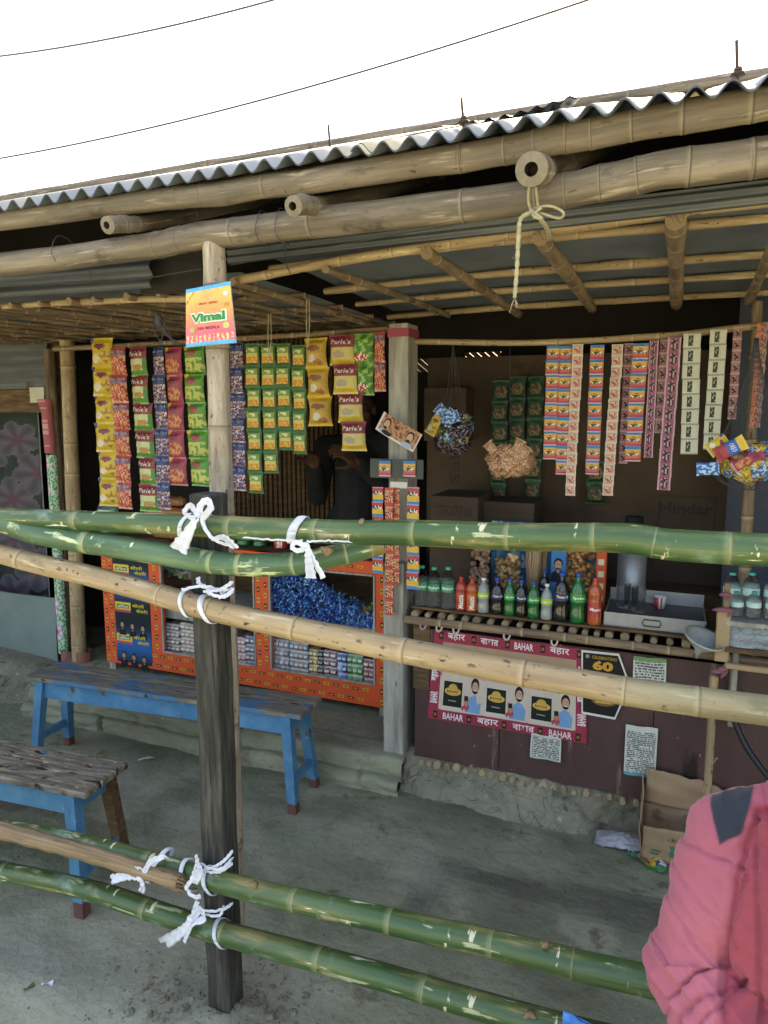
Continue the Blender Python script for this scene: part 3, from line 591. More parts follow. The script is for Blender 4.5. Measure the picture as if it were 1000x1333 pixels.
# ================================================================== FENCE
def fpost(X, Y, lb, h=1.405):
    m = MB(); m.bbox((X - .034, Y - .034, -.15), (X + .034, Y + .034, h), .004, seg=26, jit=.0016)
    return tag(m.build("fence_post", M_post, org=(X, Y, 0)), lb, "post", "square timber fence posts")
PX, PY = -1.035, 1.405
fpost(PX, PY, "dark weathered square timber fence post with white cloth ties in front of the bamboo pillar")
RY = 1.33
fpost(1.0, PY, "square timber fence post out of frame to the right"); fpost(-3.1, PY, "square timber fence post out of frame to the left")
def rail(name, P, r0, r1, nodes_px, lb, mat, ext, cat="bamboo rail", tanfn=None, knobs=()):
    P = [Vector(p) for p in P]; nd = tX(P, [aX(x, y, RY) for x, y in nodes_px] + ext)
    mb = bam_mb(P, r0, r1, nd, rough=.015, bumpk=.035, seg=24, tanfn=tanfn); o = mb.build(name, mat, org=P[0]); tag(o, lb, cat, "bamboo rails of the fence")
    for (px, py, s) in knobs:      # broken branch stubs at the nodes
        p = at(px, py + (6 if s > .015 else 4), RY - .020); k = MB(); rnd = random.Random(px)
        for q in range(5):
            d = Vector((rnd.uniform(-1, 1), -.25, rnd.uniform(-.6, .5))) * s * .7; k.tube([p + Vector((0, .014, 0)), p + Vector((0, .004, 0)) + d * .5, p + d + Vector((0, .004, 0))], [.007, .005, .002], 6)
        kk = k.build("branch_stub", M_split, o)
    return o
R1 = [(-2.9, RY, 1.315), at(0, 673, RY), at(280, 686, RY), at(560, 695, RY), at(800, 702, RY), at(1000, 717, RY), (1.15, RY, 1.385)]
rail("top_rail", R1, .0245, .0288, [(55, 673), (160, 678), (300, 686), (468, 692), (668, 699), (918, 712)], "long smooth green bamboo rail, the topmost of the fence", M_grn, [-2.6, -2.3, -2.0, .4, .75], knobs=((468, 676, .012), (668, 720, .02)))
# second rail dips under the top one and ends curving up and back
R2 = [(-2.9, RY + .0, 1.33), at(-60, 668, RY), at(60, 697, RY), at(190, 718, RY), at(290, 733, RY), at(380, 734, RY + .02), at(440, 722, RY + .05), at(497, 708, RY + .1)]
rail("second_rail", R2, .031, .024, [(12, 690), (57, 697), (165, 716), (330, 735), (428, 728)], "scraped green bamboo rail with pale scars, dipping under the topmost rail", M_grn2, [-2.5, -2.1], tanfn=lambda t: 1.0 * sm(.93, 1, t), knobs=((428, 712, .03),))
R3 = [(-2.9, RY, 1.40), at(-20, 715, RY), at(140, 755, RY), at(280, 795, RY), at(500, 842, RY), at(750, 888, RY), at(1000, 925, RY), (1.15, RY, 1.12)]
rail("middle_rail", R3, .0265, .0268, [(82, 738), (188, 766), (332, 806), (517, 845), (745, 887), (1010, 927)], "pale tan bamboo rail slanting down to the right at mid height of the fence", M_tan, [-2.6, -2.2, .45, .8], tanfn=lambda t: .28 * sm(.72, .80, t))
def lowrail(pxs, Y): return [at(x, y, Y) for x, y in pxs]
R4 = [(-2.9, RY, .36), at(-60, 1066, RY), at(100, 1096, RY), at(285, 1148, RY), at(500, 1198, RY), at(700, 1243, RY), at(860, 1282, RY), (1.15, RY, .6)]
rail("upper_foot_rail", R4, .024, .030, [(105, 1100), (330, 1158), (492, 1197), (712, 1246)], "glossy green bamboo rail, the upper of the two foot rails", M_grn, [-2.4, -2.1, .3, .7], knobs=((329, 1148, .02), (710, 1230, .012)))
R5 = [(-2.9, RY, .25), at(-60, 1118, RY), at(100, 1155, RY), at(285, 1213, RY), at(520, 1278, RY), at(780, 1352, RY), (.4, RY, .42), (1.15, RY, .44)]
rail("lower_foot_rail", R5, .025, .0315, [(108, 1157), (222, 1192), (360, 1233), (520, 1278)], "dark green bamboo rail, lowest of the fence, mud stained on its left half", M_grn, [-2.5, -2.1, .2, .6], knobs=((366, 1238, .022), (690, 1318, .022)))
# split bamboo half lying on the front of the upper foot rail
mb = MB(); P = path([(-2.9, RY - .034, .40), at(-40, 1070, RY - .034), at(100, 1107, RY - .036), at(235, 1148, RY - .04)], 90)
rg = [(random.random() * .25, .3 * random.random(), 0) for _ in P]; mb.tube(P, [.024 - .004 * i / 90 + .0012 * math.sin(i * .9) for i in range(90)], 14, ring=rg)
e = P[-1]; tdir = (P[-1] - P[-3]).normalized()
for k in range(26):
    a = random.uniform(0, 6.28); r = random.uniform(.004, .019); p = e + Vector((0, math.cos(a) * r, math.sin(a) * r)); L = random.uniform(.01, .035)
    mb.tube([p - tdir * .02, p + tdir * L + Vector((0, -.003, random.uniform(-.008, .004)))], [.003, .0008], 5, ring=[(0, .5, 0)] * 2)
tag(mb.build("split_bamboo", M_split, org=P[0]), "brown split bamboo piece with a splintered end lashed onto the upper foot rail", "bamboo")
# ------------------------------------------------------------------ cloth ties
FY = RY - .042
def band(m, px, rpts, r, wd, lean=0.0, part=(0, 2 * PI)):
    """flat strip wrapped round a rail at pixel column px"""
    P = path(rpts, 200); X = None
    best = min(P, key=lambda p: abs(p.x - aX(px, 1000 if p.z < .8 else 700, p.y))); i = P.index(best); t = (P[min(i + 1, 199)] - P[i - 1]).normalized()
    a = t.cross(Vector((0, 0, 1))).normalized(); b = a.cross(t); n = 26; rows = []
    for k in range(n + 1):
        q = part[0] + (part[1] - part[0]) * k / n; rr = r + .0016 + .0008 * math.sin(q * 5); c = best + t * (lean * math.sin(q)) + (a * math.cos(q) + b * math.sin(q)) * rr
        rows.append((c - t * wd / 2, c - t * wd * .12 + (c - best).normalized() * .0015, c + t * wd / 2))
    s = m.add([p for row in rows for p in row])
    for k in range(n):
        for e in (0, 1): m.face((s + k * 3 + e, s + k * 3 + e + 1, s + k * 3 + e + 4, s + k * 3 + e + 3), smooth=True)
def knot(m, px, py, s, Y=None):
    p = at(px, py, Y or FY - .008); m.tube(path([p + Vector((-s, 0, -s * .3)), p + Vector((0, -s * .5, s * .4)), p + Vector((s, 0, -s * .2))], 8), [s * .5, s * .8, s * 1.0, s * 1.1, s * 1.05, s, s * .8, s * .5], 8)
def strip(m, pxs, w, tw0=0, tw1=0, dy=-.012, n=16):
    P = path([at(x, y, FY + (d[0] if d else dy)) for x, y, *d in pxs], n); ww = w if not hasattr(w, '__len__') else [w[0] + (w[1] - w[0]) * i / (n - 1) for i in range(n)]
    ww = ww if isinstance(ww, list) else [ww] * n
    ww = [w_ * (1.08 + .10 * math.sin(i * 2.3 + pxs[0][0])) for i, w_ in enumerate(ww)]; P = [p + Vector((0, .0018 * math.sin(i * 1.9 + pxs[0][1]), .0012 * math.cos(i * 2.7))) for i, p in enumerate(P)]
    m.ribbon(P, ww, tw=[tw0 + (tw1 - tw0) * i / (n - 1) for i in range(n)], th=.0012)
def tie(lb, pos, bands, knots, tails, loops, extra=()):
    t = thing("cloth_tie", lb, "cloth tie", at(*pos, FY), "white cloth ties on the fence rails")
    for b in bands: m = MB(); band(m, *b); o = m.build("band", M_cloth, t); md = o.modifiers.new("s", 'SOLIDIFY'); md.thickness = .0012
    for k in knots: m = MB(); knot(m, *k); m.build("knot", M_cloth, t)
    for a in tails: m = MB(); strip(m, *a); m.build("tail", M_cloth, t)
    for a in loops: m = MB(); strip(m, *a); m.build("loop", M_cloth, t)
tie("white cloth bow on the topmost rail where it crosses the timber post", (255, 685), [(242, R1, .0275, .012, .01), (276, R1, .0275, .013, -.015)], [(259, 671, .007)],
    [(((257, 672), (245, 694), (232, 716)), (.012, .038), .2, -.3), (((262, 674), (268, 690), (280, 703), (303, 712, .02)), (.008, .006), 0, 0), (((276, 702, .01), (292, 700, .02), (306, 713, .03)), (.006, .024), 0, .4)],
    [(((259, 672), (262, 656), (271, 652), (274, 662), (264, 674)), .014, .3, -.4), (((258, 672), (248, 658), (240, 668), (255, 676)), .012, 0, .5)])
tie("white cloth bow joining the topmost and second rails right of the timber post", (396, 700), [(393, R1, .0280, .022, .012)], [(399, 711, .0065)],
    [(((400, 712), (402, 730), (405, 752)), (.01, .026), 0, .2), (((401, 712), (408, 728), (421, 752)), (.008, .018), .2, .5), (((399, 705), (430, 704, .01), (470, 706, .03)), (.004, .003), 0, 0), (((394, 704), (345, 702, .01), (306, 698, .03)), (.004, .003), 0, 0)],
    [(((399, 711), (386, 706), (380, 712), (388, 717), (399, 712)), .010, 0, .4)])
tie("white cloth strips lashing the tan middle rail to the timber post", (262, 778), [(240, R3, .0285, .011, -.012), (268, R3, .0285, .015, -.016)], [(291, 772, .006, FY + .02)],
    [(((258, 752, .02), (262, 762, .01), (290, 770, .02)), (.016, .006), .3, 0), (((236, 768, .0), (262, 763, .0), (290, 768, .01), (304, 766, .03)), (.006, .006), 0, 0), (((265, 770), (285, 768, .0), (303, 758, .02)), (.005, .008), 0, .3), (((270, 772), (290, 777, .0), (304, 768, .02)), (.006, .01), 0, 0)], [])
tie("white cloth tie holding the split bamboo onto the upper foot rail", (190, 1140), [(200, R4, .044, .014, .02)], [(184, 1143, .0085)],
    [(((182, 1143), (165, 1141), (145, 1145)), (.012, .022), 0, .4), (((184, 1145), (186, 1156), (184, 1160)), (.012, .016), 0, 0)], [(((184, 1143), (178, 1130), (188, 1136), (184, 1144)), .01, 0, .4), (((186, 1140), (196, 1122), (214, 1116), (222, 1118, .02)), (.012, .012), 0, 0)])
tie("white cloth lashed in a tall knot round the upper foot rail and post", (260, 1140), [(246, R4, .033, .012, -.015), (268, R4, .030, .012, -.012)], [(253, 1143, .007)],
    [(((253, 1143), (257, 1125), (255, 1112)), (.016, .006), .5, 0), (((252, 1144), (243, 1155), (250, 1166), (262, 1168)), (.01, .01), 0, 0), (((256, 1122, .0), (275, 1131, .0), (290, 1130, .0), (303, 1117, .03)), (.006, .007), 0, 0), (((262, 1134, .0), (285, 1135, .01), (303, 1124, .03)), (.006, .007), 0, 0), (((276, 1130, .0), (290, 1122, .01), (303, 1108, .03)), (.006, .007), 0, 0)],
    [(((253, 1143), (262, 1130), (259, 1142), (254, 1150)), .012, .4, -.4)])
tie("white cloth knot with two wide tails on the lowest rail at the post", (250, 1200), [(286, R5, .0305, .011, -.012)], [(250, 1196, .0085)],
    [(((249, 1198), (236, 1213), (214, 1228)), (.012, .035), .2, -.3), (((252, 1200), (246, 1212), (240, 1226)), (.008, .010), 0, .3), (((256, 1178), (268, 1186), (290, 1184, .01), (303, 1176, .03)), (.006, .007), 0, 0), (((262, 1190), (285, 1192, .0), (292, 1178, .02)), (.006, .007), 0, 0)],
    [(((250, 1196), (262, 1184), (266, 1196), (252, 1200)), .016, .3, .8), (((250, 1196), (254, 1182), (258, 1172)), .01, .0, .3)])
m = MB(); p0_ = at(758, 1338, FY + .004); m.grid(lambda u, v: p0_ + Vector(((u - .5) * .075, -.006 * math.sin(PI * v) - .004 * mn.noise(Vector((u * 5, v * 5, 0))), (v - .5) * .03 - .2 * (u - .5) * .075 + .004 * math.sin(u * 9))), 14, 8); m.grid(lambda u, v: p0_ + Vector(((u - .5) * .075, .004, (v - .5) * .03 - .2 * (u - .5) * .075)), 6, 4, flip=True); o = m.build("blue_wrapper", flatmat("sky_blue_foil", hx('3d86d8'), .35), org=at(745, 1325, FY)); tag(o, "blue plastic wrapper tucked on the lowest rail at the bottom edge", "wrapper")

# ================================================================== BENCHES
def bench(C_, L, W, hh, rz, lb, topmat, backbrown=False):
    t = thing("bench", lb, "bench", (C_[0], C_[1], 0), "blue wooden benches", rz)
    m = MB()
    if backbrown: m.bbox((-L / 2, -W / 2, hh - .022), (L / 2, W / 2, hh), .004, seg=30, jit=.0012)
    else:
        m.bbox((-L / 2, -W / 2, hh - .02), (L / 2, W * .1, hh), .003, seg=30, jit=.001); m.bbox((-L / 2 + .008, W * .1 + .002, hh - .02), (L / 2 + .004, W / 2, hh - .001), .003, seg=30, jit=.001)
    m.build("seat_plank", topmat, t, world=False)
    for sy in (-1, 1):
        m = MB(); m.bbox((-L / 2 + .06, sy * (W / 2 - .03) - .009, hh - .1), (L / 2 - .06, sy * (W / 2 - .03) + .009, hh - .021), .002, seg=10, jit=.0008); m.build("apron", M_blue, t, world=False)
    for sx in (-1, 1):
        m = MB(); m.bbox((sx * (L / 2 - .068) - .008, -W / 2 + .04, hh - .09), (sx * (L / 2 - .068) + .008, W / 2 - .04, hh - .023), .002); m.build("end_apron", M_blue, t, world=False)
        for sy in (-1, 1):
            m = MB(); tx, ty = sx * (L / 2 - .075), sy * (W / 2 - .03); bx, by = tx + sx * .04, ty + sy * .035; s = .021
            brown = backbrown and sy == 1
            zs = [-.01, .05, .052, hh - .021]
            for k in range(3):
                a, b = zs[k], zs[k + 1]; fa, fb = a / hh, b / hh; P = []
                for z, f in ((a, fa), (b, fb)):
                    cx, cy = bx + (tx - bx) * f, by + (ty - by) * f; ss = s * (.85 + .15 * f); P += [(cx - ss, cy - ss, z), (cx + ss, cy - ss, z), (cx + ss, cy + ss, z), (cx - ss, cy + ss, z)]
                n = m.add(P); mi = 1 if (k == 0 or brown) else 0
                for q in range(4): m.face((n + q, n + (q + 1) % 4, n + 4 + (q + 1) % 4, n + 4 + q), m=2 if brown else mi)
                if k == 0: m.face((n + 3, n + 2, n + 1, n), m=1)
            m.build("leg", [M_blue, M_legend, M_brown], t, world=False)
        m = MB(); z = .13; x = sx * (L / 2 - .045); m.bbox((x - .009, -W / 2 + .012, z - .018), (x + .009, W / 2 - .012, z + .018), .002); m.build("stretcher", M_blue, t, world=False)
    return t
bench((-1.985, 2.355), 1.36, .2, .42, R(4.5), "long blue bench with worn plank top in front of the cabinet", M_btop)
bench((-2.35, 1.6), 1.4, .21, .42, R(4.5), "nearer blue bench with dirty scarred top cut off by the left edge", M_btop2, True)

# ================================================================== CLODS AND DEBRIS
def clod(p, s, lb, mat=None, grp="dirt clods round the fence post"):
    m = MB(); n = 8; k = []
    o = Vector((random.uniform(0, 50), 0, 0))
    def f(u, v):
        a = u * 2 * PI; b = (v - .5) * PI; d = Vector((math.cos(a) * math.cos(b), math.sin(a) * math.cos(b), math.sin(b) * .65)); return d * s * (1 + .45 * mn.noise(d * 1.7 + o) + .15 * mn.noise(d * 5 + o))
    m.grid(f, 14, 8, smooth=False); ob = m.build("dirt_clod", mat or M_stone, world=False, loc=p); ob.rotation_euler.z = random.uniform(0, 6); return tag(ob, lb, "clod", grp)
named = [((330, 1312), .017, "largest grey dirt clod right of the fence post foot"), ((352, 1330), .014, "round dirt clod at the bottom edge right of the fence post"), ((215, 1312), .014, "flat grey clod left of the fence post foot"), ((300, 1290), .010, None), ((372, 1305), .009, None), ((355, 1290), .008, None), ((310, 1325), .012, None), ((345, 1318), .009, None), ((240, 1327), .012, None), ((195, 1330), .010, None),
         ((318, 1275), .008, None), ((300, 1330), .010, None), ((382, 1322), .011, None), ((400, 1300), .008, None), ((230, 1290), .009, None), ((170, 1325), .012, None), ((152, 1262), .006, None), ((335, 1300), .008, None), ((365, 1320), .010, None)]
for (px, py), s, lb in named:
    p = gz(px, py, .0); p.z = gh(p.x, p.y) + s * .35; clod(p, s, lb or "one of the small loose dirt clods scattered round the fence post foot")
m = MB(); rnd = random.Random(5)
for k in range(4200):
    if k < 900: x = -1.0 + rnd.gauss(0, .2); y = 1.33 + rnd.gauss(0, .13)
    else: x = rnd.uniform(-3.4, .5); y = rnd.uniform(.8, 2.6)
    s = rnd.uniform(.0012, .0055) if k < 900 else rnd.uniform(.0008, .003); z = gh(x, y); P = [Vector((x, y, z)) + Vector((rnd.uniform(-1, 1), rnd.uniform(-1, 1), rnd.uniform(-.3, 1))) * s for _ in range(6)]
    n = m.add([P[0] + Vector((-s, 0, 0)), P[1] + Vector((s, 0, 0)), P[2] + Vector((0, -s, 0)), P[3] + Vector((0, s, 0)), Vector((x, y, z + s)), Vector((x, y, z - s))])
    for a, b, c in ((0, 2, 4), (2, 1, 4), (1, 3, 4), (3, 0, 4), (2, 0, 5), (1, 2, 5), (3, 1, 5), (0, 3, 5)): m.face((n + a, n + b, n + c))
tag(m.build("gravel", M_stone, org=(-1, 1.3, 0)), "crumbled grit and small stones on the mud ground", "gravel", kind='stuff')
m = MB()
for k in range(160):
    cx, cy = rnd.choice(((-1.17, 1.33), (-1.25, 1.4), (-.93, 1.42), (-.98, 1.5))); x = cx + rnd.gauss(0, .045); y = cy + rnd.gauss(0, .04); z = gh(x, y); a = rnd.uniform(0, 6.28); L = rnd.uniform(.015, .05)
    m.tube([(x, y, z + .002), (x + math.cos(a) * L * .5, y + math.sin(a) * L * .5, z + rnd.uniform(.006, .018)), (x + math.cos(a) * L, y + math.sin(a) * L, z + .003)], .0006, 4, col=(0, .4, 0))
tag(m.build("dry_grass", M_stick, org=(-1.1, 1.4, 0)), "wisps of dry straw and roots at the post foot", "straw", kind='stuff')
for (px, py, a, lb) in ((62, 1283, .5, "white paper scrap on the mud at the lower left"), (38, 1287, 1.2, "green leaf scrap on the mud at the lower left corner")):
    p = gz(px, py, .0); p.z = gh(p.x, p.y) + .004; m = MB(); m.grid(lambda u, v: p + Vector(((u - .5) * .03 * math.cos(a) - (v - .5) * .012 * math.sin(a), (u - .5) * .03 * math.sin(a) + (v - .5) * .012 * math.cos(a), .004 * math.sin(u * 5 + v * 3))), 6, 4)
    tag(m.build("scrap", M_cloth if 'white' in lb else M_leaf, org=p), lb, "litter")
p = gz(190, 992, .0); m = MB(); m.tube(path([p + Vector((-.03, -.02, .012)), p + Vector((0, 0, .02)), p + Vector((.03, .03, .014))], 8), [.004, .006, .006, .005, .007, .008, .006, .003], 7)
tag(m.build("twisted_foil_scrap", M_alu, org=p), "small twisted silver scrap on the mud by the nearer bench end", "litter")
m = MB(); p = gz(390, 1000, .0); m.bbox((p.x - .02, p.y + .05, -.005), (p.x + .05, p.y + .11, .035), .008, jit=.002, seg=4); tag(m.build("brick_piece", nmat("red_brick", [hx('7a4a36'), hx('94604a')], 9, rough=(.9, 1), bump=.6), org=(p.x, p.y + .08, 0)), "reddish brick piece under the right end of the long bench", "brick")

# ================================================================== NEIGHBOURING STALL (far left)
def floral(bg, leafs, petals, center, n, seed, asp=1.0, rs=1.0):
    rnd = random.Random(seed); fl = []
    for i in range(n):
        for tr in range(40):
            q = (rnd.random(), rnd.random() * asp, rnd.uniform(.09, .15) * rs, rnd.uniform(0, 6))
            if all(math.hypot(q[0] - o[0], q[1] - o[1]) > .2 * rs for o in fl): fl.append(q); break
    def cf(u, v):
        V = v * asp; c = bg; k = mn.noise(Vector((u * 9, V * 9, seed)))
        if k > .02: c = mixc(leafs[0], leafs[1], hsh(round(u * 40), round(V * 40)))
        if abs(mn.noise(Vector((u * 14, V * 14, seed + 3)))) < .04: c = mixc(c, leafs[1], .6)
        for (x, y, r, a0) in fl:
            dx, dy = u - x, V - y; d = math.hypot(dx, dy); a = math.atan2(dy, dx) + a0; rr = r * (.78 + .3 * abs(math.sin(a * 3)))
            if d < rr: c = mixc(center, mixc(petals[0], petals[1], .5 + .5 * math.cos(a * 6)), sm(.1, .55, d / rr)); c = mixc(c, petals[1], .5 * sm(.75, 1, d / rr))
            if d < r * .16: c = center
        return c
    return cf
nb = thing("neighbouring_stall", "closed stall at the left edge with floral curtain coloured dark for shade and grey lower sheet", "stall", (-3.6, 3.1, 0))
Yn = 3.12
def npan(name, pxs, Y, mat, cf=None, col=(1, 1, 1), nu=40, nv=40, wav=.006, par=nb, th=.01):
    a = at(pxs[0], pxs[1], Y); b = at(pxs[2], pxs[3], Y); m = MB(); x0 = a.x; x1 = b.x; z1 = aZ(pxs[2], pxs[1], Y); z0 = b.z
    f = lambda o: (lambda u, v: (x0 + (x1 - x0) * u, Y + o + wav * math.sin(u * 17 + v * 2) * (1 if wav > .004 else .3), z0 + (z1 - z0) * v))
    m.grid(f(0), nu, nv, cf, col); m.grid(f(th), 8, 8, None, col, flip=True); return m.build(name, mat, par)
npan("tin_panel", (-260, 440, 65, 506), 3.1, M_tin, wav=.008)
npan("lintel_board", (-260, 507, 62, 537), 3.09, M_brown, wav=.001)
npan("paper_note", (38, 504, 58, 524), 3.08, M_pap, None, hx('c9c4b4'), 4, 4, .001)
npan("curtain", (-300, 537, 66, 800), 3.3, M_prn if False else M_vc, floral(hx('161d1c'), (hx('1c302a'), hx('152421')), (hx('3f3c45'), hx('5c5560')), hx('5a3548'), 60, 4, .75, .55), nu=220, nv=130)  # cloth colours darkened to carry the shade inside the stall
npan("lower_sheet", (-300, 780, 78, 871), 3.06, nmat("grey_green_sheet", [hx('5c6a66'), hx('71807b'), hx('7d8a84')], 1.5, rough=(.6, .8), bump=.1), wav=.012)
a0, b0 = at(66, 592, 3.04), at(82, 850, 3.04)
m = MB(); fc = floral(hx('c3c9c2'), (hx('2f7a48'), hx('5fae6c')), (hx('e9d3df'), hx('cf8fae')), hx('8e2f52'), 9, 8, 9.0, 3.3)
m.grid(lambda u, v: (b0.x + (a0.x - b0.x) * v + .034 * math.cos(PI + u * PI), 3.05 - .03 * math.sin(u * PI), b0.z + (a0.z - b0.z) * v), 22, 150, lambda u, v: fc(u, v)); o = m.build("floral_wrapped_post", M_vc, nb)
m = MB(); a1 = at(60, 522, 3.04); m.grid(lambda u, v: (a0.x + (a1.x - a0.x) * v + .036 * math.cos(PI + u * PI) - .03 * (1 - u) * sm(.75, 1, v), 3.045 - .034 * math.sin(u * PI), a0.z + .01 + (a1.z - a0.z) * v), 14, 40, lambda u, v: mixc(hx('a8575c'), hx('d3a0a0'), (hsh(round(v * 30), 2) > .6) * (abs(u - .5) < .22) * .8)); m.build("red_wrap", M_vc, nb)
m = MB(); m.tube([(b0.x - .003, 3.08, .09), (a0.x, 3.08, 1.95)], .032, 14); m.build("post_core", M_stick, nb)
for x in (83, 106):
    p = at(x, 855, 3.0); 
    m = MB(); m.lathe([(.044, -.05), (.046, 0), (.045, .03)], 18, o=(p.x, 3.04 if x < 90 else 3.02, p.z), cap=(False, False), col=hx('8f5b52')); m.build("red_cloth_band", M_vc, nb)

# ================================================================== DISPLAY CABINET
YC = 2.97; cb = thing("display_cabinet", "low glass fronted display cabinet framed in orange printed paper left of the grey post", "cabinet", (-2.05, 3.1, .15))
def cx(px): return aX(px, 820, YC)
XC = [cx(p) for p in (137, 151, 197, 211, 333, 351, 489, 506)]; zt, zb_ = .905, .195; zin = .30; zti = .845
OR, ORD = hx('e05a34'), hx('e5683c')
def strip_print(m, x0, x1, z0, z1, y, vert=False):
    m.box((x0, y - .0, z0), (x1, y + .03, z1), OR)
    W, Hh = x1 - x0, z1 - z0; rows = max(1, round((W if vert else Hh) / .05)); n = int((Hh if vert else W) / .052)
    for r in range(rows):
        for k in range(n):
            q = (k + .5 + (.5 if r % 2 else 0)) / n
            if q > .97: continue
            if vert: c = (x0 + W * (r + .5) / rows, z0 + Hh * q); w_, h_ = .016, .026
            else: c = (x0 + W * q, z0 + Hh * (r + .5) / rows); w_, h_ = .03, .013
            col = hx('3a2b1c') if (k % 2) else hx('d8b13c'); c2 = hx('d8b13c') if k % 2 else hx('4a5a2a')
            yy = y - .0012; n0 = m.add([(c[0] - w_ / 2, yy, c[1] - h_ / 2), (c[0] + w_ / 2, yy, c[1] - h_ / 2), (c[0] + w_ / 2, yy, c[1] + h_ / 2), (c[0] - w_ / 2, yy, c[1] + h_ / 2)]); m.face((n0, n0 + 1, n0 + 2, n0 + 3), col)
            yy -= .0008; w_ *= .6; h_ *= .4; n0 = m.add([(c[0] - w_ / 2, yy, c[1] - h_ / 2), (c[0] + w_ / 2, yy, c[1] - h_ / 2), (c[0] + w_ / 2, yy, c[1] + h_ / 2), (c[0] - w_ / 2, yy, c[1] + h_ / 2)]); m.face((n0, n0 + 1, n0 + 2, n0 + 3), c2)
m = MB()
strip_print(m, XC[0], XC[1], zb_, zt, YC, True); strip_print(m, XC[2], XC[3], zin, zt, YC, True); strip_print(m, XC[4], XC[5], zin, zt, YC, True); strip_print(m, XC[6], XC[7], zb_, zt, YC, True)
strip_print(m, XC[1], XC[6], zb_, zin, YC + .0015); strip_print(m, XC[3], XC[6], zti, zt, YC + .0015)
m.build("frame", M_pap, cb)
m = MB(); m.box((XC[0] + .002, YC + .031, zt - .018), (XC[7] - .002, YC + .42, zt - .001)); m.box((XC[0] + .002, YC + .031, zb_), (XC[7] - .002, YC + .42, zb_ + .02)); m.box((XC[0], YC + .42, zb_), (XC[7], YC + .43, zt))
for x in (XC[0], XC[2], XC[4], XC[7] - .012): m.box((x, YC + .031, zb_ + .02), (x + .012, YC + .42, zt - .018))
m.build("case", M_brown, cb)
shz = .555
m = MB(); m.bbox((XC[2] + .014, YC + .032, shz), (XC[4] - .001, YC + .41, shz + .014), .002); m.bbox((XC[4] + .014, YC + .032, shz), (XC[7] - .014, YC + .41, shz + .014), .002); m.build("shelf", M_wood, cb)
m = MB(); m.bbox((XC[2] + .014, YC + .06, aZ(235, 812, YC)), (XC[4] - .001, YC + .075, aZ(235, 788, YC)), .002, seg=6, jit=.0008); m.build("inner_board", M_wood, cb)
for a, b in ((3, 4), (5, 6)):
    m = MB(); m.box((XC[a] + .003, YC + .008, zin + .001), (XC[b] - .003, YC + .012, zti - .001 if a == 5 else zti)); m.build("glass_pane", M_pane, cb)
for a in (3, 5):
    m = MB()
    for (x0, x1, z0, z1) in ((XC[a], XC[a] + .012, zin, zti), (XC[a + 1] - .012, XC[a + 1], zin, zti), (XC[a] + .013, XC[a + 1] - .013, zti - .012, zti), (XC[a] + .013, XC[a + 1] - .013, zin, zin + .012)): m.box((x0 + .0015, YC - .004, z0 + .0015), (x1 - .0015, YC + .007, z1 - .0015))
    m.build("glass_bead", M_wood, cb)
for x in (XC[0] + .03, XC[7] - .03):
    for y in (YC + .03, YC + .38): m = MB(); m.bbox((x - .022, y - .022, .13), (x + .022, y + .022, zb_ - .001), .003); m.build("foot", M_wood, cb)
# advert panel
m = MB(); x0, x1 = XC[1] + .002, XC[2] - .002; z0, z1 = aZ(172, 863, YC), zt; yq = YC - .001; W = x1 - x0
m.grid(lambda u, v: (x0 + W * u, yq, z0 + (z1 - z0) * v), 2, 40, lambda u, v: mixc(hx('12222c'), hx('1c5fa0'), sm(.35, .0, abs((v * 2.02) % 1 - .30))))
def flat(m, x, z, w_, h_, y, col): n = m.add([(x - w_ / 2, y, z - h_ / 2), (x + w_ / 2, y, z - h_ / 2), (x + w_ / 2, y, z + h_ / 2), (x - w_ / 2, y, z + h_ / 2)]); m.face((n, n + 1, n + 2, n + 3), col)
def ell(m, x, z, rx, rz, y, col, n=14, a0=0, a1=2 * PI): k = m.add([(x + rx * math.cos(a0 + (a1 - a0) * i / n), y, z + rz * math.sin(a0 + (a1 - a0) * i / n)) for i in range(n)]); m.face([k + i for i in range(n)], col)
def bust(m, x, z, s, y, skin, hair, shirt):
    n = m.add([(x - s * .62, y, z - s * 1.5), (x + s * .62, y, z - s * 1.5), (x + s * .55, y, z - s * .75), (x + s * .2, y, z - s * .5), (x - s * .2, y, z - s * .5), (x - s * .55, y, z - s * .75)]); m.face([n + i for i in range(6)], shirt)
    ell(m, x, z + s * .1, s * .36, s * .46, y - .0006, hair); ell(m, x, z - s * .04, s * .29, s * .4, y - .0012, skin); flat(m, x, z - s * .55, s * .2, s * .3, y - .0006, skin)
    ell(m, x, z - s * .27, s * .22, s * .16, y - .0018, hair, 10, PI, 2 * PI)
    for e in (-1, 1): flat(m, x + e * s * .12, z + .04 * s, s * .12, s * .05, y - .0018, hair)
hgt = (z1 - z0)
for k in range(3):
    zc = aZ(172, (742, 791, 832)[k], YC)
    if k < 3:
        flat(m, x0 + W * .24, zc, W * .44, .052, yq - .001, hx('e6c43c')); flat(m, x0 + W * .24, zc - .024, W * .44, .014, yq - .0016, hx('c64a6a')); flat(m, x0 + W * .24, zc + .002, W * .34, .022, yq - .0018, hx('2c7a4a'))
        m.text("विमल", (x0 + W * .24, yq - .0025, zc + .002), (1, 0, 0), (0, 0, 1), .018, hx('f2efe0'), W * .3)
        m.text("बोलो", (x0 + W * .68, yq - .0025, zc + .014), (1, 0, 0), (0, 0, 1), .022, hx('e4d13a'), W * .34); m.text("केसरी!", (x0 + W * .78, yq - .0025, zc - .014), (1, 0, 0), (0, 0, 1), .022, hx('e4d13a'), W * .32)
    if k:
        zb2 = aZ(172, (0, 812, 852)[k], YC) 
        for j in range(3): bust(m, x0 + W * (.2 + .29 * j), zb2 - .01 - .005 * j, .04, yq - .002, hx('b98d70'), hx('171414'), hx('14171d'))
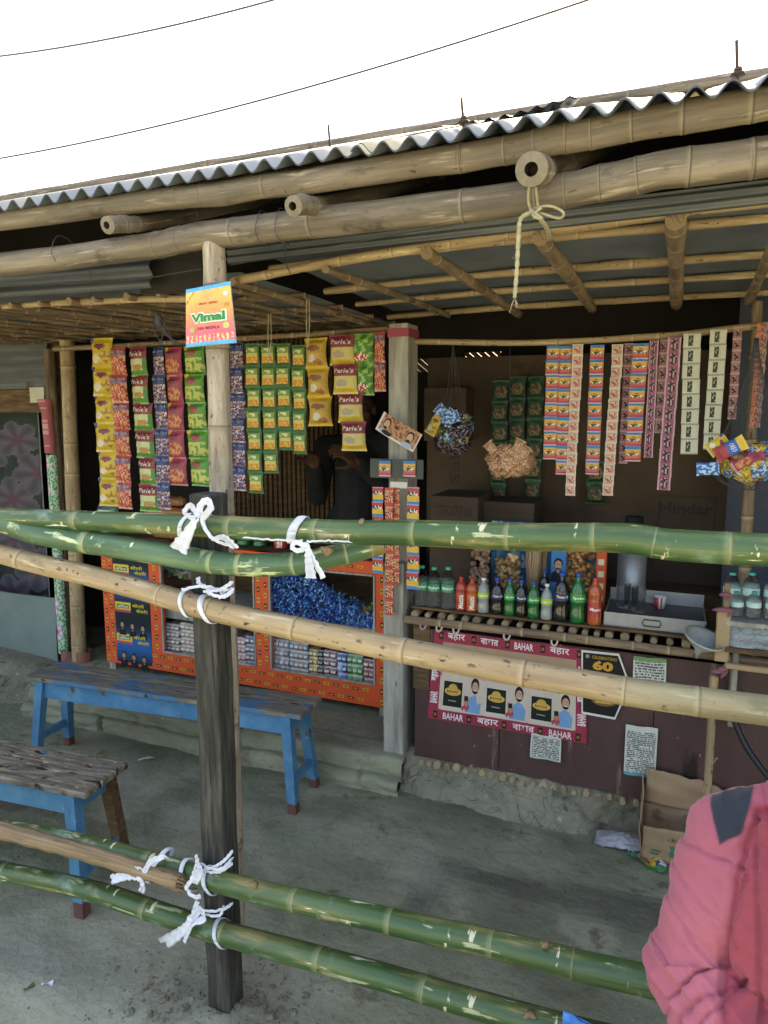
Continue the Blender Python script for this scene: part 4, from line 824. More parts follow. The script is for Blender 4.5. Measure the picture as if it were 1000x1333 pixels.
for v in m.v: v.z = min(v.z, zt - .002)
m.build("advert_panel", M_pap, cb)
# blue candies in the right compartment
def candies(name, lb, n, fn, cols, s=.012, org=(0, 0, 0), mats=None):
    m = MB(); rnd = random.Random(n)
    for k in range(n):
        p = Vector(fn(rnd)); c = rnd.choice(cols); c = tuple(x * rnd.uniform(.7, 1.15) for x in c); q = Euler((rnd.uniform(0, 6), rnd.uniform(0, 6), rnd.uniform(0, 6))).to_matrix()
        P = [Vector(a) * s * rnd.uniform(.8, 1.2) for a in ((1, 0, 0), (-1, 0, 0), (0, .6, 0), (0, -.6, 0), (0, 0, .6), (0, 0, -.6), (1.9, .5, .2), (1.9, -.5, -.1), (-1.9, .5, -.2), (-1.9, -.5, .1))]
        b = m.add([p + q @ a for a in P])
        for f in ((0, 2, 4), (2, 1, 4), (1, 3, 4), (3, 0, 4), (2, 0, 5), (1, 2, 5), (3, 1, 5), (0, 3, 5), (0, 6, 7), (1, 8, 9)): m.face([b + i for i in f], tuple(min(1, x * rnd.uniform(.8, 1.25)) for x in c))
    return tag(m.build(name, M_prn, org=org), lb, "sweets", kind='stuff')
xa, xb = XC[4] + .02, XC[7] - .03
def heap(rnd):
    u = rnd.random() ** 1.1; x = xa + (xb - xa) * .92 * u; hmax = .25 - .02 * u if u < .3 else .235 - .27 * (u - .3); hmax = max(.03, hmax); z = shz + .02 + rnd.random() * hmax; return (x, YC + .03 + rnd.random() ** 2 * .1 + .0, z)
candies("blue_sweets", "heap of shiny blue wrapped sweets behind the cabinet glass", 1500, heap, [hx('2c62b8'), hx('3f8ad6'), hx('7fb6e8'), hx('1c3f8c'), hx('24509c')], .010, (xa, YC, shz))
def tiny(name, lb, px, py, n, cols, s, rr, Y, org=None):
    c = at(px, py, Y); return candies(name, lb, n, lambda r: (c.x + r.gauss(0, rr), Y + r.uniform(0, .05), c.z + abs(r.gauss(0, rr * .5))), cols, s, c)
tiny("green_sweets", "few green and orange wrapped sweets at the right of the cabinet shelf", 475, 802, 26, [hx('4c8c34'), hx('7fae3c'), hx('c8643a')], .014, .035, YC + .05)
tiny("mixed_sweets", "colourful mixed sweet packets in the upper left cabinet compartment", 243, 748, 160, [hx('6a9a5c'), hx('9a7a9c'), hx('5c7aa8'), hx('b07a6a'), hx('3c6a44')], .02, .07, YC + .08)
# bundles of sachet strips standing on the cabinet floor
def bundle(px0, px1, py0, py1, cols, rows, lb, Y=YC + .045):
    x0_, x1_ = aX(px0, 850, Y), aX(px1, 850, Y); z1_ = aZ((px0 + px1) / 2, py0, Y); z0_ = zb_ + .021; m = MB(); n = rows; W = x1_ - x0_
    nc = max(2, round(W / .03))
    def f(u, v): return (x0_ + W * u, Y - .012 * abs(math.sin(v * n * PI)) - .003 * abs(math.sin(u * nc * PI)) + .004 * mn.noise(Vector((u * 9, v * 9, px0))), z0_ + (z1_ - z0_) * v)
    def cf(u, v):
        k = (v * n) % 1; q = (u * nc) % 1; r_ = hsh(int(v * n), int(u * nc), px0); base = cols[int(hsh(int(u * nc), px0) * len(cols)) % len(cols)]
        if k < .14 or k > .86: return mixc(base, (.75, .75, .75), .45)
        if q < .12: return mixc(base, (.03, .03, .03), .6)
        if abs(k - .5) < .16 and abs(q - .5) < .3: return mixc(cols[-1], (.9, .85, .7), .5 + .4 * r_)
        return mixc(base, cols[0], r_)
    m.grid(f, nc * 7, n * 8, cf); m.box((x0_, Y + .004, z0_), (x1_, Y + .12, z1_ - .002), cols[0])
    return tag(m.build("sachet_bundle", M_prn, org=(x0_, Y, z0_)), lb, "sachets", "bundles of sachets inside the display cabinet")
for a in ((213, 236, 812, 870, [hx('8e8178'), hx('a9988c'), hx('6a7a9a')], 6, "dull grey and pink bundle of sachets leftmost behind the left cabinet glass"),
          (237, 262, 812, 870, [hx('9a8b7c'), hx('7c6f68'), hx('b5a08a')], 6, "beige bundle of sachets just left of the fence post behind the cabinet glass"),
          (263, 308, 800, 872, [hx('8a7c72'), hx('9c8f86')], 6, "grey bundle of sachets hidden mostly behind the fence post"),
          (309, 321, 830, 876, [hx('b98d88'), hx('9c7a74')], 5, "pinkish narrow bundle of sachets right of the fence post"),
          (321, 333, 828, 876, [hx('6a6a78'), hx('8d8590')], 5, "slate bundle of sachets against the cabinet divider"),
          (352, 377, 832, 878, [hx('9aa0a8'), hx('a88c90'), hx('7a6a78')], 5, "silvery bundle of sachets first right of the cabinet divider"),
          (378, 402, 836, 882, [hx('7c8a8e'), hx('a09aa0'), hx('94766c')], 5, "pale blue grey bundle of sachets second right of the divider"),
          (403, 414, 845, 884, [hx('b8973a'), hx('8a6a2a'), hx('d2b04a')], 5, "yellow narrow bundle of sachets behind the right glass"),
          (415, 421, 846, 884, [hx('2b2f34'), hx('4a4e54')], 5, "thin black bundle of sachets beside the yellow one"),
          (422, 439, 847, 886, [hx('9a6a68'), hx('7c4c50'), hx('c0a090')], 5, "dusky pink bundle of sachets in the right compartment"),
          (440, 452, 850, 888, [hx('2c4e9c'), hx('5c86c8'), hx('9ab6dc')], 4, "bright blue bundle of sachets in the right compartment"),
          (453, 473, 852, 890, [hx('3f8a3a'), hx('5ca84a'), hx('2a6a2c')], 4, "green bundle of sachets near the right end of the cabinet"),
          (474, 488, 858, 892, [hx('8a3c34'), hx('a8564a'), hx('6a2c28')], 4, "brick red bundle of sachets at the right end of the cabinet")): bundle(*a)
# ================================================================== PACKETS
def blob2(u, v, cx, cy, rx, ry): return ((u - cx) / rx) ** 2 + ((v - cy) / ry) ** 2 < 1
def nzz(u, v, s, k): return mn.noise(Vector((u * s, v * s, k)))
def seal(c, v, k=.1): return mixc(c, (.9, .9, .9), .25) if (v < .07 or v > .93) and (int(v * 60) % 2) else c
def p_yellow(u, v):
    c = hx('d9b93a')
    if blob2(u, v, .5, .72, .26, .1): c = hx('8a3a4a')
    if blob2(u, v, .3, .3, .2, .13): c = hx('e6dcc8')
    if blob2(u, v, .7, .35, .2, .2) and nzz(u, v, 9, 1) > 0: c = hx('a8722c')
    if u < .16 and v > .82: c = hx('3a4a8c')
    return seal(c, v)
def p_fun(u, v):
    c = hx('b53a38')
    if v < .68 and nzz(u, v * .6, 11, 2) > .05: c = hx('e08a5c')
    if v < .68 and nzz(u, v * .6, 15, 7) > .25: c = hx('e6b59a')
    if .72 < v < .92: c = hx('6a7aa8') if nzz(u, v, 9, 5) > 0 else hx('a84a5a')
    return seal(c, v)
def p_navy(u, v):
    c = hx('2a3a78')
    if v < .66 and nzz(u * .7, v, 13, 3) > .08: c = hx('c08a78')
    if v < .66 and nzz(u * .7, v, 17, 8) > .28: c = hx('d8d0d8')
    return seal(c, v)
def p_parleg(u, v):
    c = hx('8a2f3a') if v > .58 else hx('c9cf9a')
    if v < .2: c = hx('5fa03c')
    if .2 < v < .42 and blob2(u, v, .55, .3, .3, .14): c = hx('b98a4a')
    if u > .86 and v < .6: c = hx('4a8a3a')
    return seal(c, v)
def p_parley(u, v):
    c = hx('8a2f3e') if v > .6 else hx('d8c478')
    if v < .2: c = hx('d9b83a')
    if .2 < v < .5 and blob2(u, v, .4, .36, .26, .13): c = hx('b0a08a')
    return seal(c, v)
def p_mag(u, v):
    c = hx('a83a58')
    if .12 < v < .62 and blob2(u, v, .5, .36, .42, .3): c = hx('d88a5a') if nzz(u, v, 8, 4) > -.1 else hx('a84a38')
    if blob2(u, v, .5, .76, .24, .1): c = hx('7a2436')
    if u < .2 and v > .86: c = hx('e0c04a')
    return seal(c, v)
def p_green(u, v):
    c = hx('4f9a34')
    if .1 < v < .62 and nzz(u, v, 6, 6) > -.1: c = hx('c8c86a')
    if blob2(u, v, .5, .76, .22, .12): c = hx('a84a5a')
    if v < .1: c = hx('3c8a2c')
    if u < .18 and v > .86: c = hx('e0c04a')
    return seal(c, v)
def p_small(u, v):
    if v < .16 or v > .88: return hx('2f6a3a')
    if u < .06 or u > .94: return hx('2f6a3a')
    if v > .58: return hx('7fa04a') if abs(v - .72) > .06 or nzz(u, v, 14, 5) < 0 else hx('e6e0b0')
    if v < .42: return hx('d98a2c') if nzz(u, v, 8, 2) > -.1 else hx('e6bc4a')
    return hx('d9c96a')
def p_puff(u, v):
    c = hx('c9a03c')
    if v > .9 or v < .08: c = hx('d9b43a')
    if blob2(u, v, .45, .66, .34, .09): c = hx('8a4a30')
    if blob2(u, v, .4, .33, .2, .12): c = hx('d8cfc0')
    if blob2(u, v, .7, .2, .2, .08): c = hx('a8663a')
    return c
def p_mang(u, v):
    c = hx('3f8a34')
    if nzz(u, v, 5, 9) > .05: c = hx('9ac05a')
    if blob2(u, v, .45, .25, .36, .13): c = hx('c43a34') if nzz(u, v, 16, 3) > -.1 else hx('efe8dc')
    return seal(c, v)
def p_vim(u, v):
    if v > .82: return hx('3f8fd0')
    if v < .08: return hx('e6c8c8')
    if v > .45: c = mixc(hx('e08a4a'), hx('e8bc5a'), sm(.45, .8, v))
    else: c = mixc(hx('c64a6a'), hx('e0805a'), sm(.1, .45, v))
    if abs(v - .46) < .11 and abs(u - .5) < .36: c = hx('3a5a38') if nzz(u, v * .5, 22, 1) > -.05 else hx('e8e0c8')
    if abs(v - .68) < .03 and abs(u - .5) < .15: c = hx('a8382c')
    return c
def p_vim2(u, v):
    if v < .2: return hx('3f8fd0')
    if v > .93: return hx('b0a0d0')
    if v > .5: c = hx('c8453a')
    else: c = hx('e8b83a')
    if abs(v - .6) < .12 and abs(u - .5) < .36: c = hx('2a3a58') if nzz(u, v * .5, 22, 1) > 0 else hx('efd8b0')
    return c
def p_cream(u, v):
    c = hx('d9a898')
    if v < .1 or v > .9 or u < .08 or u > .92: return hx('e6d6c8')
    if blob2(u, v, .5, .5, .34, .3): c = hx('c4675c') if nzz(u, v, 7, 2) > 0 else hx('e8cdb0')
    return c
def p_dpink(u, v):
    c = hx('a87076')
    if v < .1 or v > .9: return hx('c9a8a4')
    if blob2(u, v, .5, .5, .3, .32): c = hx('4a3034') if nzz(u, v, 6, 2) > -.1 else hx('b89a90')
    return c
def p_purp(u, v):
    c = hx('a8607c')
    if u < .1 or u > .9: return hx('d8b0c0')
    if blob2(u, v, .5, .5, .3, .38): c = hx('3a2a34') if nzz(u, v, 6, 5) > -.15 else hx('c9a0a8')
    return c
def p_white(u, v):
    c = hx('d6d4c4')
    if abs(u - .42) < .13 and abs(v - .5) < .32: c = hx('2a3a2c') if nzz(u * 1.5, v, 8, 5) > -.3 else hx('b0a890')
    if .68 < u < .72 or .84 < u < .87: c = hx('8a8a7a')
    if v < .05 or v > .95: c = hx('a8a694')
    return c
def p_opink(u, v): return hx('e07a3c') if u < .35 and nzz(u, v, 6, 1) > -.2 else (hx('b08a84') if nzz(u, v, 7, 4) > 0 else hx('8a5c5a'))
def p_dgreen(u, v):
    c = hx('1f4a2c')
    if .2 < v < .7 and blob2(u, v, .5, .45, .4, .28): c = hx('8a7a4a') if nzz(u, v, 7, 4) > 0 else hx('5a3a2c')
    if v > .85: c = hx('3a6a4a')
    return c
def p_redm(u, v):
    c = hx('c8503c')
    if abs(v - .5) < .34 and nzz(u * .6, v, 11, 3) > .02: c = hx('e8c08a')
    if abs(v - .5) < .3 and nzz(u * .6, v, 13, 8) > .16: c = hx('8a2434')
    return c
def p_oreo(u, v): return hx('e8c048') if v > .75 else (hx('2c62b8') if v > .4 else hx('a8343a'))
def p_wafer(u, v): return hx('2f70c0') if nzz(u, v, 5, 3) > -.05 else hx('bcd4ea')
def p_bisc(u, v):
    c = hx('c79a72') if nzz(u, v, 7, 3) > -.1 else hx('e2c4a0')
    if nzz(u, v, 10, 12) > .22: c = hx('a83c38')
    return c
def p_choc(u, v): return hx('2a1f22') if nzz(u, v, 8, 3) > -.1 else hx('8a7a84')
_sd = {}
def pouch(key, fn, texts=(), nu=14, nv=20, puff=.16, pinch=.06, seals=.08, jag=True):
    """unit sachet hanging from its top edge: x -.5...5, z -1..0, bulging towards -y and +y"""
    if key in _sd: return _sd[key]
    m = MB(); sd = hash(key) % 97
    def b(u, v):
        e = min(1, max(0, (v - seals) / .12)) * min(1, max(0, (1 - seals - v) / .12)); e = e ** .6 if e > 0 else 0
        s = max(0, math.sin(PI * u)) ** .55 * e; return puff * s * (1 + .25 * mn.noise(Vector((u * 3, v * 3, sd)))) + .028 * mn.noise(Vector((u * 7, v * 7, sd)))
    def px(u, v): return (u - .5) * (1 - pinch * math.sin(PI * v) ** .7 * 2)
    m.grid(lambda u, v: (px(u, v), -b(u, v), v - 1 - (.012 * (int(u * nu) % 2) if jag and v == 0 else 0)), nu, nv, fn)
    m.grid(lambda u, v: (px(u, v), b(u, v) * .7 + .01, v - 1), nu // 2, nv // 2, fn, flip=True)
    for (st, u0, v0, h, w_, col) in texts:
        m.text(st, None, None, None, h, col, w_, .025, fn=lambda X, Y_: Vector((u0 - .5 + X, -b(u0 + X, v0 + Y_) - .018, v0 - 1 + Y_)), res=1, shear=.15) if False else m.text(st, (0, 0, 0), (1, 0, 0), (0, 0, 1), h, col, w_, .008, fn=lambda X, Y_, u0=u0, v0=v0: Vector((u0 - .5 + X + .15 * Y_, -b(u0 + X, v0 + Y_) - .018, v0 - 1 + Y_)), res=1)
    o = m.build("sachet_" + key, M_prn, world=False); me = o.data; bpy.data.objects.remove(o); _sd[key] = me; return me
WH = hx('efe8e0')
S = dict(
    yellow=pouch('yellow', p_yellow, (), puff=.2), fun=pouch('fun', p_fun, (("Fun Flips", .5, .84, .13, .8, WH),), puff=.2), navy=pouch('navy', p_navy, (("Fun Flips", .5, .84, .13, .85, hx('c8d0e8')),), puff=.2),
    parleg=pouch('parleg', p_parleg, (("Parle's", .48, .78, .17, .74, WH),)), parley=pouch('parley', p_parley, (("Parle's", .5, .78, .16, .74, WH),)),
    mag=pouch('mag', p_mag, puff=.2), green=pouch('green', p_green, puff=.2), small=pouch('small', p_small, puff=.14, nu=10, nv=14), puffy=pouch('puffy', p_puff, puff=.24, pinch=.09),
    mang=pouch('mang', p_mang), vim=pouch('vim', p_vim, puff=.11, pinch=.01, nu=10, nv=16), vim2=pouch('vim2', p_vim2, puff=.08, pinch=.01, nu=10, nv=16),
    cream=pouch('cream', p_cream, puff=.12, pinch=.03, nu=8, nv=8), dpink=pouch('dpink', p_dpink, puff=.12, pinch=.03, nu=8, nv=10), purp=pouch('purp', p_purp, puff=.1, pinch=.02, nu=8, nv=10),
    white=pouch('white', p_white, puff=.06, pinch=.01, nu=14, nv=12), opink=pouch('opink', p_opink, puff=.12, nu=8, nv=10), dgreen=pouch('dgreen', p_dgreen, puff=.15), redm=pouch('redm', p_redm, puff=.1, pinch=.02),
    oreo=pouch('oreo', p_oreo, (("OREO", .5, .58, .16, .6, WH),), puff=.2), wafer=pouch('wafer', p_wafer, puff=.2), bisc=pouch('bisc', p_bisc, puff=.3, pinch=.1), choc=pouch('choc', p_choc, puff=.3, pinch=.1))
def pstrip(kind, x0, x1, y0, y1, n, lb, Y=2.83, drift=0, grp="strips of sachets hanging over the shop front", tw=.34, partial=0, cat="sachet strip"):
    xm = (x0 + x1) / 2; tp = at(xm, y0, Y); bt = at(xm, y1, Y); W = abs(aX(x1, (y0 + y1) / 2, Y) - aX(x0, (y0 + y1) / 2, Y)); h = (tp.z - bt.z) / n
    t = thing("sachet_strip", lb, cat, tp, grp); ns = int(n + .999); rnd = random.Random(int(x0 * 7 + y0))
    a = rnd.uniform(-tw, tw)
    for k in range(ns):
        z = -h * k
        if k == 0 and partial: pass
        a = a * .5 + rnd.uniform(-tw, tw) * .6
        inst(S[kind], "sachet", t, (drift * k / max(1, ns - 1) + rnd.uniform(-.02, .02) * W, -.004 * (k % 2) + rnd.uniform(-.004, .004), z), (rnd.uniform(-.05, .03) + .03, rnd.uniform(-.02, .02), a), (W, W, h * 1.04))
    return t
G1 = "large snack packet strips at the left of the shop front"
pstrip('yellow', 119, 145, 440, 632, 5.3, "yellow snack strip, leftmost of all the hanging strips", grp=G1)
pstrip('fun', 142, 163, 452, 650, 5.7, "red and orange snack strip between the yellow and the green and maroon one", grp=G1)
pstrip('parleg', 166, 193, 452, 650, 5.6, "maroon strip with lime green bottoms, third of the hanging strips", grp=G1, drift=.03)
pstrip('navy', 196, 215, 452, 637, 5.3, "navy blue snack strip left of the pink one", grp=G1)
pstrip('mag', 213, 238, 452, 630, 5, "pink and orange snack strip between the navy and the bright green one", grp=G1)
pstrip('green', 237, 266, 450, 631, 5, "bright green snack strip just left of the bamboo pillar", grp=G1, drift=.015)
pstrip('mag', 268, 290, 452, 631, 5, "pink snack strip half hidden behind the bamboo pillar", grp=G1)
pstrip('navy', 297, 318, 446, 637, 6, "dark navy snack strip just right of the bamboo pillar", grp=G1)
G2 = "columns of small green and yellow sachets"
pstrip('small', 318, 338, 447, 641, 7, "small green and yellow sachet column, longest, right of the navy strip", 2.8, grp=G2, tw=.06)
pstrip('small', 339, 359, 447, 615, 6, "small green and yellow sachet column, second longest of its four", 2.8, grp=G2, tw=.06)
pstrip('small', 359, 379, 447, 585, 5, "small green and yellow sachet column, third of its four", 2.8, grp=G2, tw=.06)
pstrip('small', 379, 398, 449, 590, 5, "small green and yellow sachet column touching the puffed yellow strip", 2.79, grp=G2, tw=.06)
pstrip('puffy', 396, 427, 440, 553, 3, "puffed golden snack strip of three packets above the dark figure", 2.78, grp=G1, drift=.01)
pstrip('parley', 428, 461, 436, 585, 4, "maroon and yellow snack strip of four packets drifting right at its foot", 2.78, grp=G1, drift=.055)
pstrip('mang', 457, 487, 434, 513, 2, "short green snack strip of two packets by the grey post", 2.8, grp=G1)
pstrip('fun', 486, 503, 432, 508, 2, "short red snack strip squeezed against the left side of the grey post", 2.8, grp=G1)
G3 = "sachet strips over the right counter"
YR = 2.775
pstrip('vim', 712, 729, 450, 597, 8, "blue and orange sachet strip, leftmost over the right counter", YR, grp=G3, tw=.04)
pstrip('vim', 729, 746, 450, 617, 9, "blue and orange sachet strip second from left, longer than its twin", YR, grp=G3, tw=.04)
pstrip('cream', 746, 760, 448, 645, 14, "narrow cream and pink sachet strip right of the two blue and orange ones", YR - .01, grp=G3, drift=-.01)
pstrip('vim', 769, 787, 449, 617, 9, "blue and orange sachet strip standing alone between two cream strips", YR, grp=G3, tw=.04)
pstrip('cream', 797, 812, 448, 645, 14, "narrow cream and pink sachet strip with a dark gap on its left", YR, grp=G3, drift=-.012)
pstrip('dpink', 813, 825, 447, 603, 11, "dull dark sachet strip tucked behind the right blue and orange strip", YR + .02, grp=G3)
pstrip('vim', 824, 845, 447, 600, 8, "widest blue and orange sachet strip, rightmost of its kind", YR - .01, grp=G3, tw=.04, drift=-.01)
pstrip('purp', 846, 858, 443, 587, 8.5, "purple sachet strip with round dark motifs left of the darker one", YR, grp=G3, tw=.05)
pstrip('dpink', 859, 870, 442, 563, 7, "short dark mauve sachet strip between the purple ones", YR + .01, grp=G3)
pstrip('purp', 870, 888, 439, 638, 11, "longest purple and pink sachet strip, beside the white ones", YR - .01, grp=G3, tw=.08, drift=-.01)
pstrip('white', 890, 913, 433, 581, 7.5, "white sachet strip with dark squares, the left and longer one", YR - .01, grp=G3, tw=.06, drift=.012)
pstrip('white', 925, 947, 428, 575, 7.5, "white sachet strip with dark squares, the right one", YR - .01, grp=G3, tw=.06)
pstrip('dpink', 955, 967, 426, 545, 8, "narrow rosy brown sachet strip right of the white ones", YR, grp=G3)
pstrip('opink', 985, 1001, 420, 556, 7, "orange edged sachet strip at the right edge of the photo", YR - .02, grp=G3)
G4 = "sachet strips hanging on the grey post"
pstrip('vim2', 485, 499, 634, 745, 6, "narrow red yellow and blue sachet strip left of the grey post", 2.64, grp=G4, tw=.04)
pstrip('redm', 501, 513, 635, 800, 8, "red sachet strip on the grey post, left of a pair", 2.635, grp=G4, drift=.0)
pstrip('redm', 512, 521, 635, 760, 7, "thin red sachet strip on the grey post, right of a pair", 2.64, grp=G4)
pstrip('vim2', 530, 546, 634, 753, 5.4, "red yellow and blue sachet strip on the right face of the grey post", 2.64, grp=G4, tw=.04)
G5 = "dark green packets on the rear wall"
pstrip('dgreen', 641, 663, 495, 655, 6, "dim green packet strip on the rear wall, left of three", 3.5, grp=G5)
pstrip('dgreen', 664, 686, 490, 600, 4, "dim green packet strip on the rear wall, middle of three", 3.5, grp=G5)
pstrip('dgreen', 687, 709, 490, 640, 5.6, "dim green packet strip on the rear wall, right of three", 3.5, grp=G5)
pstrip('dgreen', 764, 790, 600, 655, 2, "dim green packets low behind the blue and orange strip", 3.5, grp=G5)
# big sachet sign on the pillar
sg = thing("sachet_sign", "big orange and pink sachet shaped sign with blue edges fixed on the bamboo pillar", "sign", at(271, 410, 1.545))
Ys = 1.55; TL, TR, BR, BL = at(242, 377, Ys), at(299, 366, Ys), at(307, 446, Ys), at(242, 452, Ys)
def sq(u, v): p = BL.lerp(BR, u).lerp(TL.lerp(TR, u), v); return p + Vector((0, -.006 * math.sin(PI * u) * math.sin(PI * v) ** .5 - .0005 * math.sin(u * 23), 0))
def scol(u, v):
    if v > .93 or v < .07: return hx('3fa6e0')
    c = mixc(hx('d95a78'), hx('ee9a50'), sm(.15, .62, v)); c = mixc(c, hx('f0c455'), sm(.55, .9, v) * (.35 + .65 * abs(2 * u - 1)))
    if .07 < v < .18 and abs(((u * 11) % 1) - .5) < .22 and nzz(u, v, 30, 2) > -.1: c = hx('f0cf7a')
    if u + (1 - v) < .34 and abs(u + (1 - v) - .27) < .012: c = hx('7a3a2c')
    return c
m = MB(); m.grid(sq, 44, 60, scol); m.grid(lambda u, v: sq(u, v) + Vector((0, .004, 0)), 8, 8, col=hx('c8c8c8'), flip=True); m.build("printed_face", M_prn, sg)
def sgt(m, st, u0, v0, h, w_, col, lift, bold=.02, sl=0):
    W = (BR - BL).length; Hh = (TL - BL).length; m.text(st, (0, 0, 0), 0 * Vector((1, 0, 0)) if False else (1, 0, 0), (0, 0, 1), h, col, w_, bold, fn=lambda X, Y_: sq(u0 + X, v0 + Y_ + X * sl) + Vector((0, -lift, 0)), res=2)
m = MB(); sgt(m, "Vimal", .5, .47, .19, .78, hx('f4efd8'), .0015, .11); sgt(m, "Vimal", .5, .47, .15, .72, hx('2b8a4c'), .0026, .05); sgt(m, "PAN MASALA", .5, .29, .05, .46, hx('8a2438'), .0015, .01); sgt(m, "केसर युक्त", .52, .7, .055, .42, hx('a8442c'), .0015)
for (u, v, r, c) in ((.16, .28, .06, 'b0b060'), (.86, .3, .065, 'c9c47a'), (.9, .82, .045, 'f0f0e8'), (.9, .64, .05, 'b8963a')):
    n = m.add([sq(u + r * math.cos(a), v + r * .8 * math.sin(a)) + Vector((0, -.0014, 0)) for a in [2 * PI * k / 16 for k in range(16)]]); m.face([n + k for k in range(16)], hx(c))
m.build("lettering", M_vc, sg)
# small board with two sachets, tilted carton card, paper tag on the grey post
bd = thing("sachet_board", "small dark board with two orange sachets nailed on the grey post", "board", at(516, 610, 2.64))
m = MB(); a, b = at(482, 597, 2.645), at(551, 624, 2.645); m.box((a.x, 2.645, b.z), (b.x, 2.65, a.z)); m.build("panel", flatmat("dusty_film", hx('39403f'), .35), bd)
for x in (501, 533): p = at(x, 600, 2.638); o = inst(S['vim'], "sachet", bd, p - Vector(bd.location), (0, 0, 0), (.052, .05, .062))
cdn = thing("card_display", "tilted pale printed card pinned on the grey post", "card", at(520, 560, 2.62))
m = MB(); c = at(519, 562, 2.62); ang = R(-29)
hw, hh = .092, .04
def cq(X, Y_, d=0): return c + Vector((X * math.cos(ang) - Y_ * math.sin(ang), -d - .01 * math.cos(X * 16), X * math.sin(ang) + Y_ * math.cos(ang)))
m.grid(lambda u, v: cq((u - .5) * 2 * hw, (v - .5) * 2 * hh), 40, 18, lambda u, v: hx('d8cdc4') if (v < .12 or u < .04 or u > .97) else (hx('b98a6a') if nzz(u * 2, v, 7, 2) > -.1 else hx('8a5a44')))
def cell(X, Y_, rx, ry, col, d, n=14): k = m.add([cq(X + rx * math.cos(2 * PI * i / n), Y_ + ry * math.sin(2 * PI * i / n), d) for i in range(n)]); m.face([k + i for i in range(n)], col)
for X, s in ((-.055, 1), (.055, 1)):
    cell(X, .008, .017, .021, hx('3a2a24'), .001); cell(X, .003, .013, .018, hx('c9a084'), .0016); cell(X, -.011, .008, .006, hx('3a2a24'), .002); cell(X, -.029, .024, .01, hx('9ab0d0'), .001)
cell(-.04, -.028, .024, .009, hx('2a2226'), .0022)
m.build("card", M_pap, cdn); m = MB(); p = c + Vector((-.003, -.015, .012))
m.tube([p + Vector((0, .012, 0)), p, p + Vector((0, -.006, .012))], .003, 6); m.build("nail", M_iron, cdn)
m = MB(); a, b = at(508, 627, 2.648), at(530, 636, 2.648); m.box((a.x, 2.648, b.z), (b.x, 2.652, a.z), hx('d2d0c6')); tag(m.build("paper_tag", M_pap, org=a), "small blank white paper tag stapled on the grey post under the board", "tag")
# ---- hanging bundles
def bunch(name, lb, px, py, Y, n, kinds, rx, rz, sz, net=None, seed=1, cat="packet bundle"):
    c = at(px, py, Y); t = thing(name, lb, cat, c); rnd = random.Random(seed)
    for k in range(n):
        th = rnd.uniform(0, 2 * PI); ph = math.acos(rnd.uniform(-.9, .9)); d = Vector((math.sin(ph) * math.cos(th), -abs(math.sin(ph) * math.sin(th)) if rnd.random() < .8 else math.sin(ph) * math.sin(th), math.cos(ph)))
        kd = kinds[k % len(kinds)]; s = sz * rnd.uniform(.8, 1.15)
        o = inst(S[kd], "packet", t, (d.x * rx, d.y * rx * .7, d.z * rz + s * .5), (0, 0, 0), (s, s, s * rnd.uniform(.9, 1.3)))
        q = (-Vector((d.x, d.y, d.z * .6 - .0))).to_track_quat('Y', 'Z') if False else Vector((d.x, d.y, d.z)).to_track_quat('-Y', 'Z'); o.rotation_euler = (q.to_matrix() @ Matrix.Rotation(rnd.uniform(-1.2, 1.2), 3, 'Y')).to_euler()
        m3 = o.rotation_euler.to_matrix(); o.location = Vector((d.x * rx, d.y * rx * .7, d.z * rz)) - m3 @ Vector((0, 0, -.5 * s))
    return t, c
t, c = bunch("packet_cluster", "round cluster of dark packets topped with blue ones, hung right of the grey post", 590, 562, 2.9, 44, ['choc', 'choc', 'wafer', 'choc', 'choc', 'green', 'choc', 'choc', 'bisc', 'mang', 'choc'], .075, .085, .062, seed=3)
o = inst(S['yellow'], "packet", t, (-.035, -.085, .07), (0, .5, 0), (.05, .05, .09)); 
for dx, dz, a in ((.03, .06, .6), (-.045, .075, -.8), (.05, .04, 1.2)): inst(S['wafer'], "packet", t, (dx, -.085, dz + .03), (0, a, .2), (.05, .05, .07))
m = MB(); top = at(590, 446, 2.8) - c
for k in range(8): a = k * PI / 4; m.tube([top, Vector((math.cos(a) * .03, math.sin(a) * .03, .16)), Vector((math.cos(a) * .075, math.sin(a) * .06, .05))], .0008, 4)
m.build("net", M_wire, t, world=False)
t, c = bunch("biscuit_packet_bunch", "bunch of cream and pink snack packets hung in front of the dim green strips", 664, 600, 2.88, 34, ['bisc'], .085, .055, .058, seed=8)
m = MB(); m.tube([at(664, 446, 2.8) - c, Vector((0, 0, .04))], .001, 4); m.build("string", M_wire, t, world=False)
for dx, dz in ((-.085, .075), (.055, .09), (.085, .06), (-.02, .05)): inst(S['bisc'], "packet", t, (dx, -.05, dz), (0, dx * 8, 0), (.05, .05, .06))
YB = 2.3
t, c = bunch("net_bag", "net bag bulging with yellow and blue biscuit packets at the upper right", 978, 600, YB, 64, ['yellow', 'wafer', 'yellow', 'oreo', 'puffy', 'wafer', 'yellow', 'mag'], .082, .05, .048, seed=12, cat="net bag")
m = MB(); n = 22; apx = at(985, 440, YB + .05) - c
for k in range(n):
    a = 2 * PI * k / n
    for sgn in (1, -1):
        P = []
        for i in range(13):
            f = i / 12; aa = a + sgn * f * 1.6; r = .006 + .1 * f ** 1.5; P.append(apx.lerp(Vector((0, 0, -.0)), f) + Vector((math.cos(aa) * r, math.sin(aa) * r * .7, 0)))
        m.tube(P, .0005, 4)
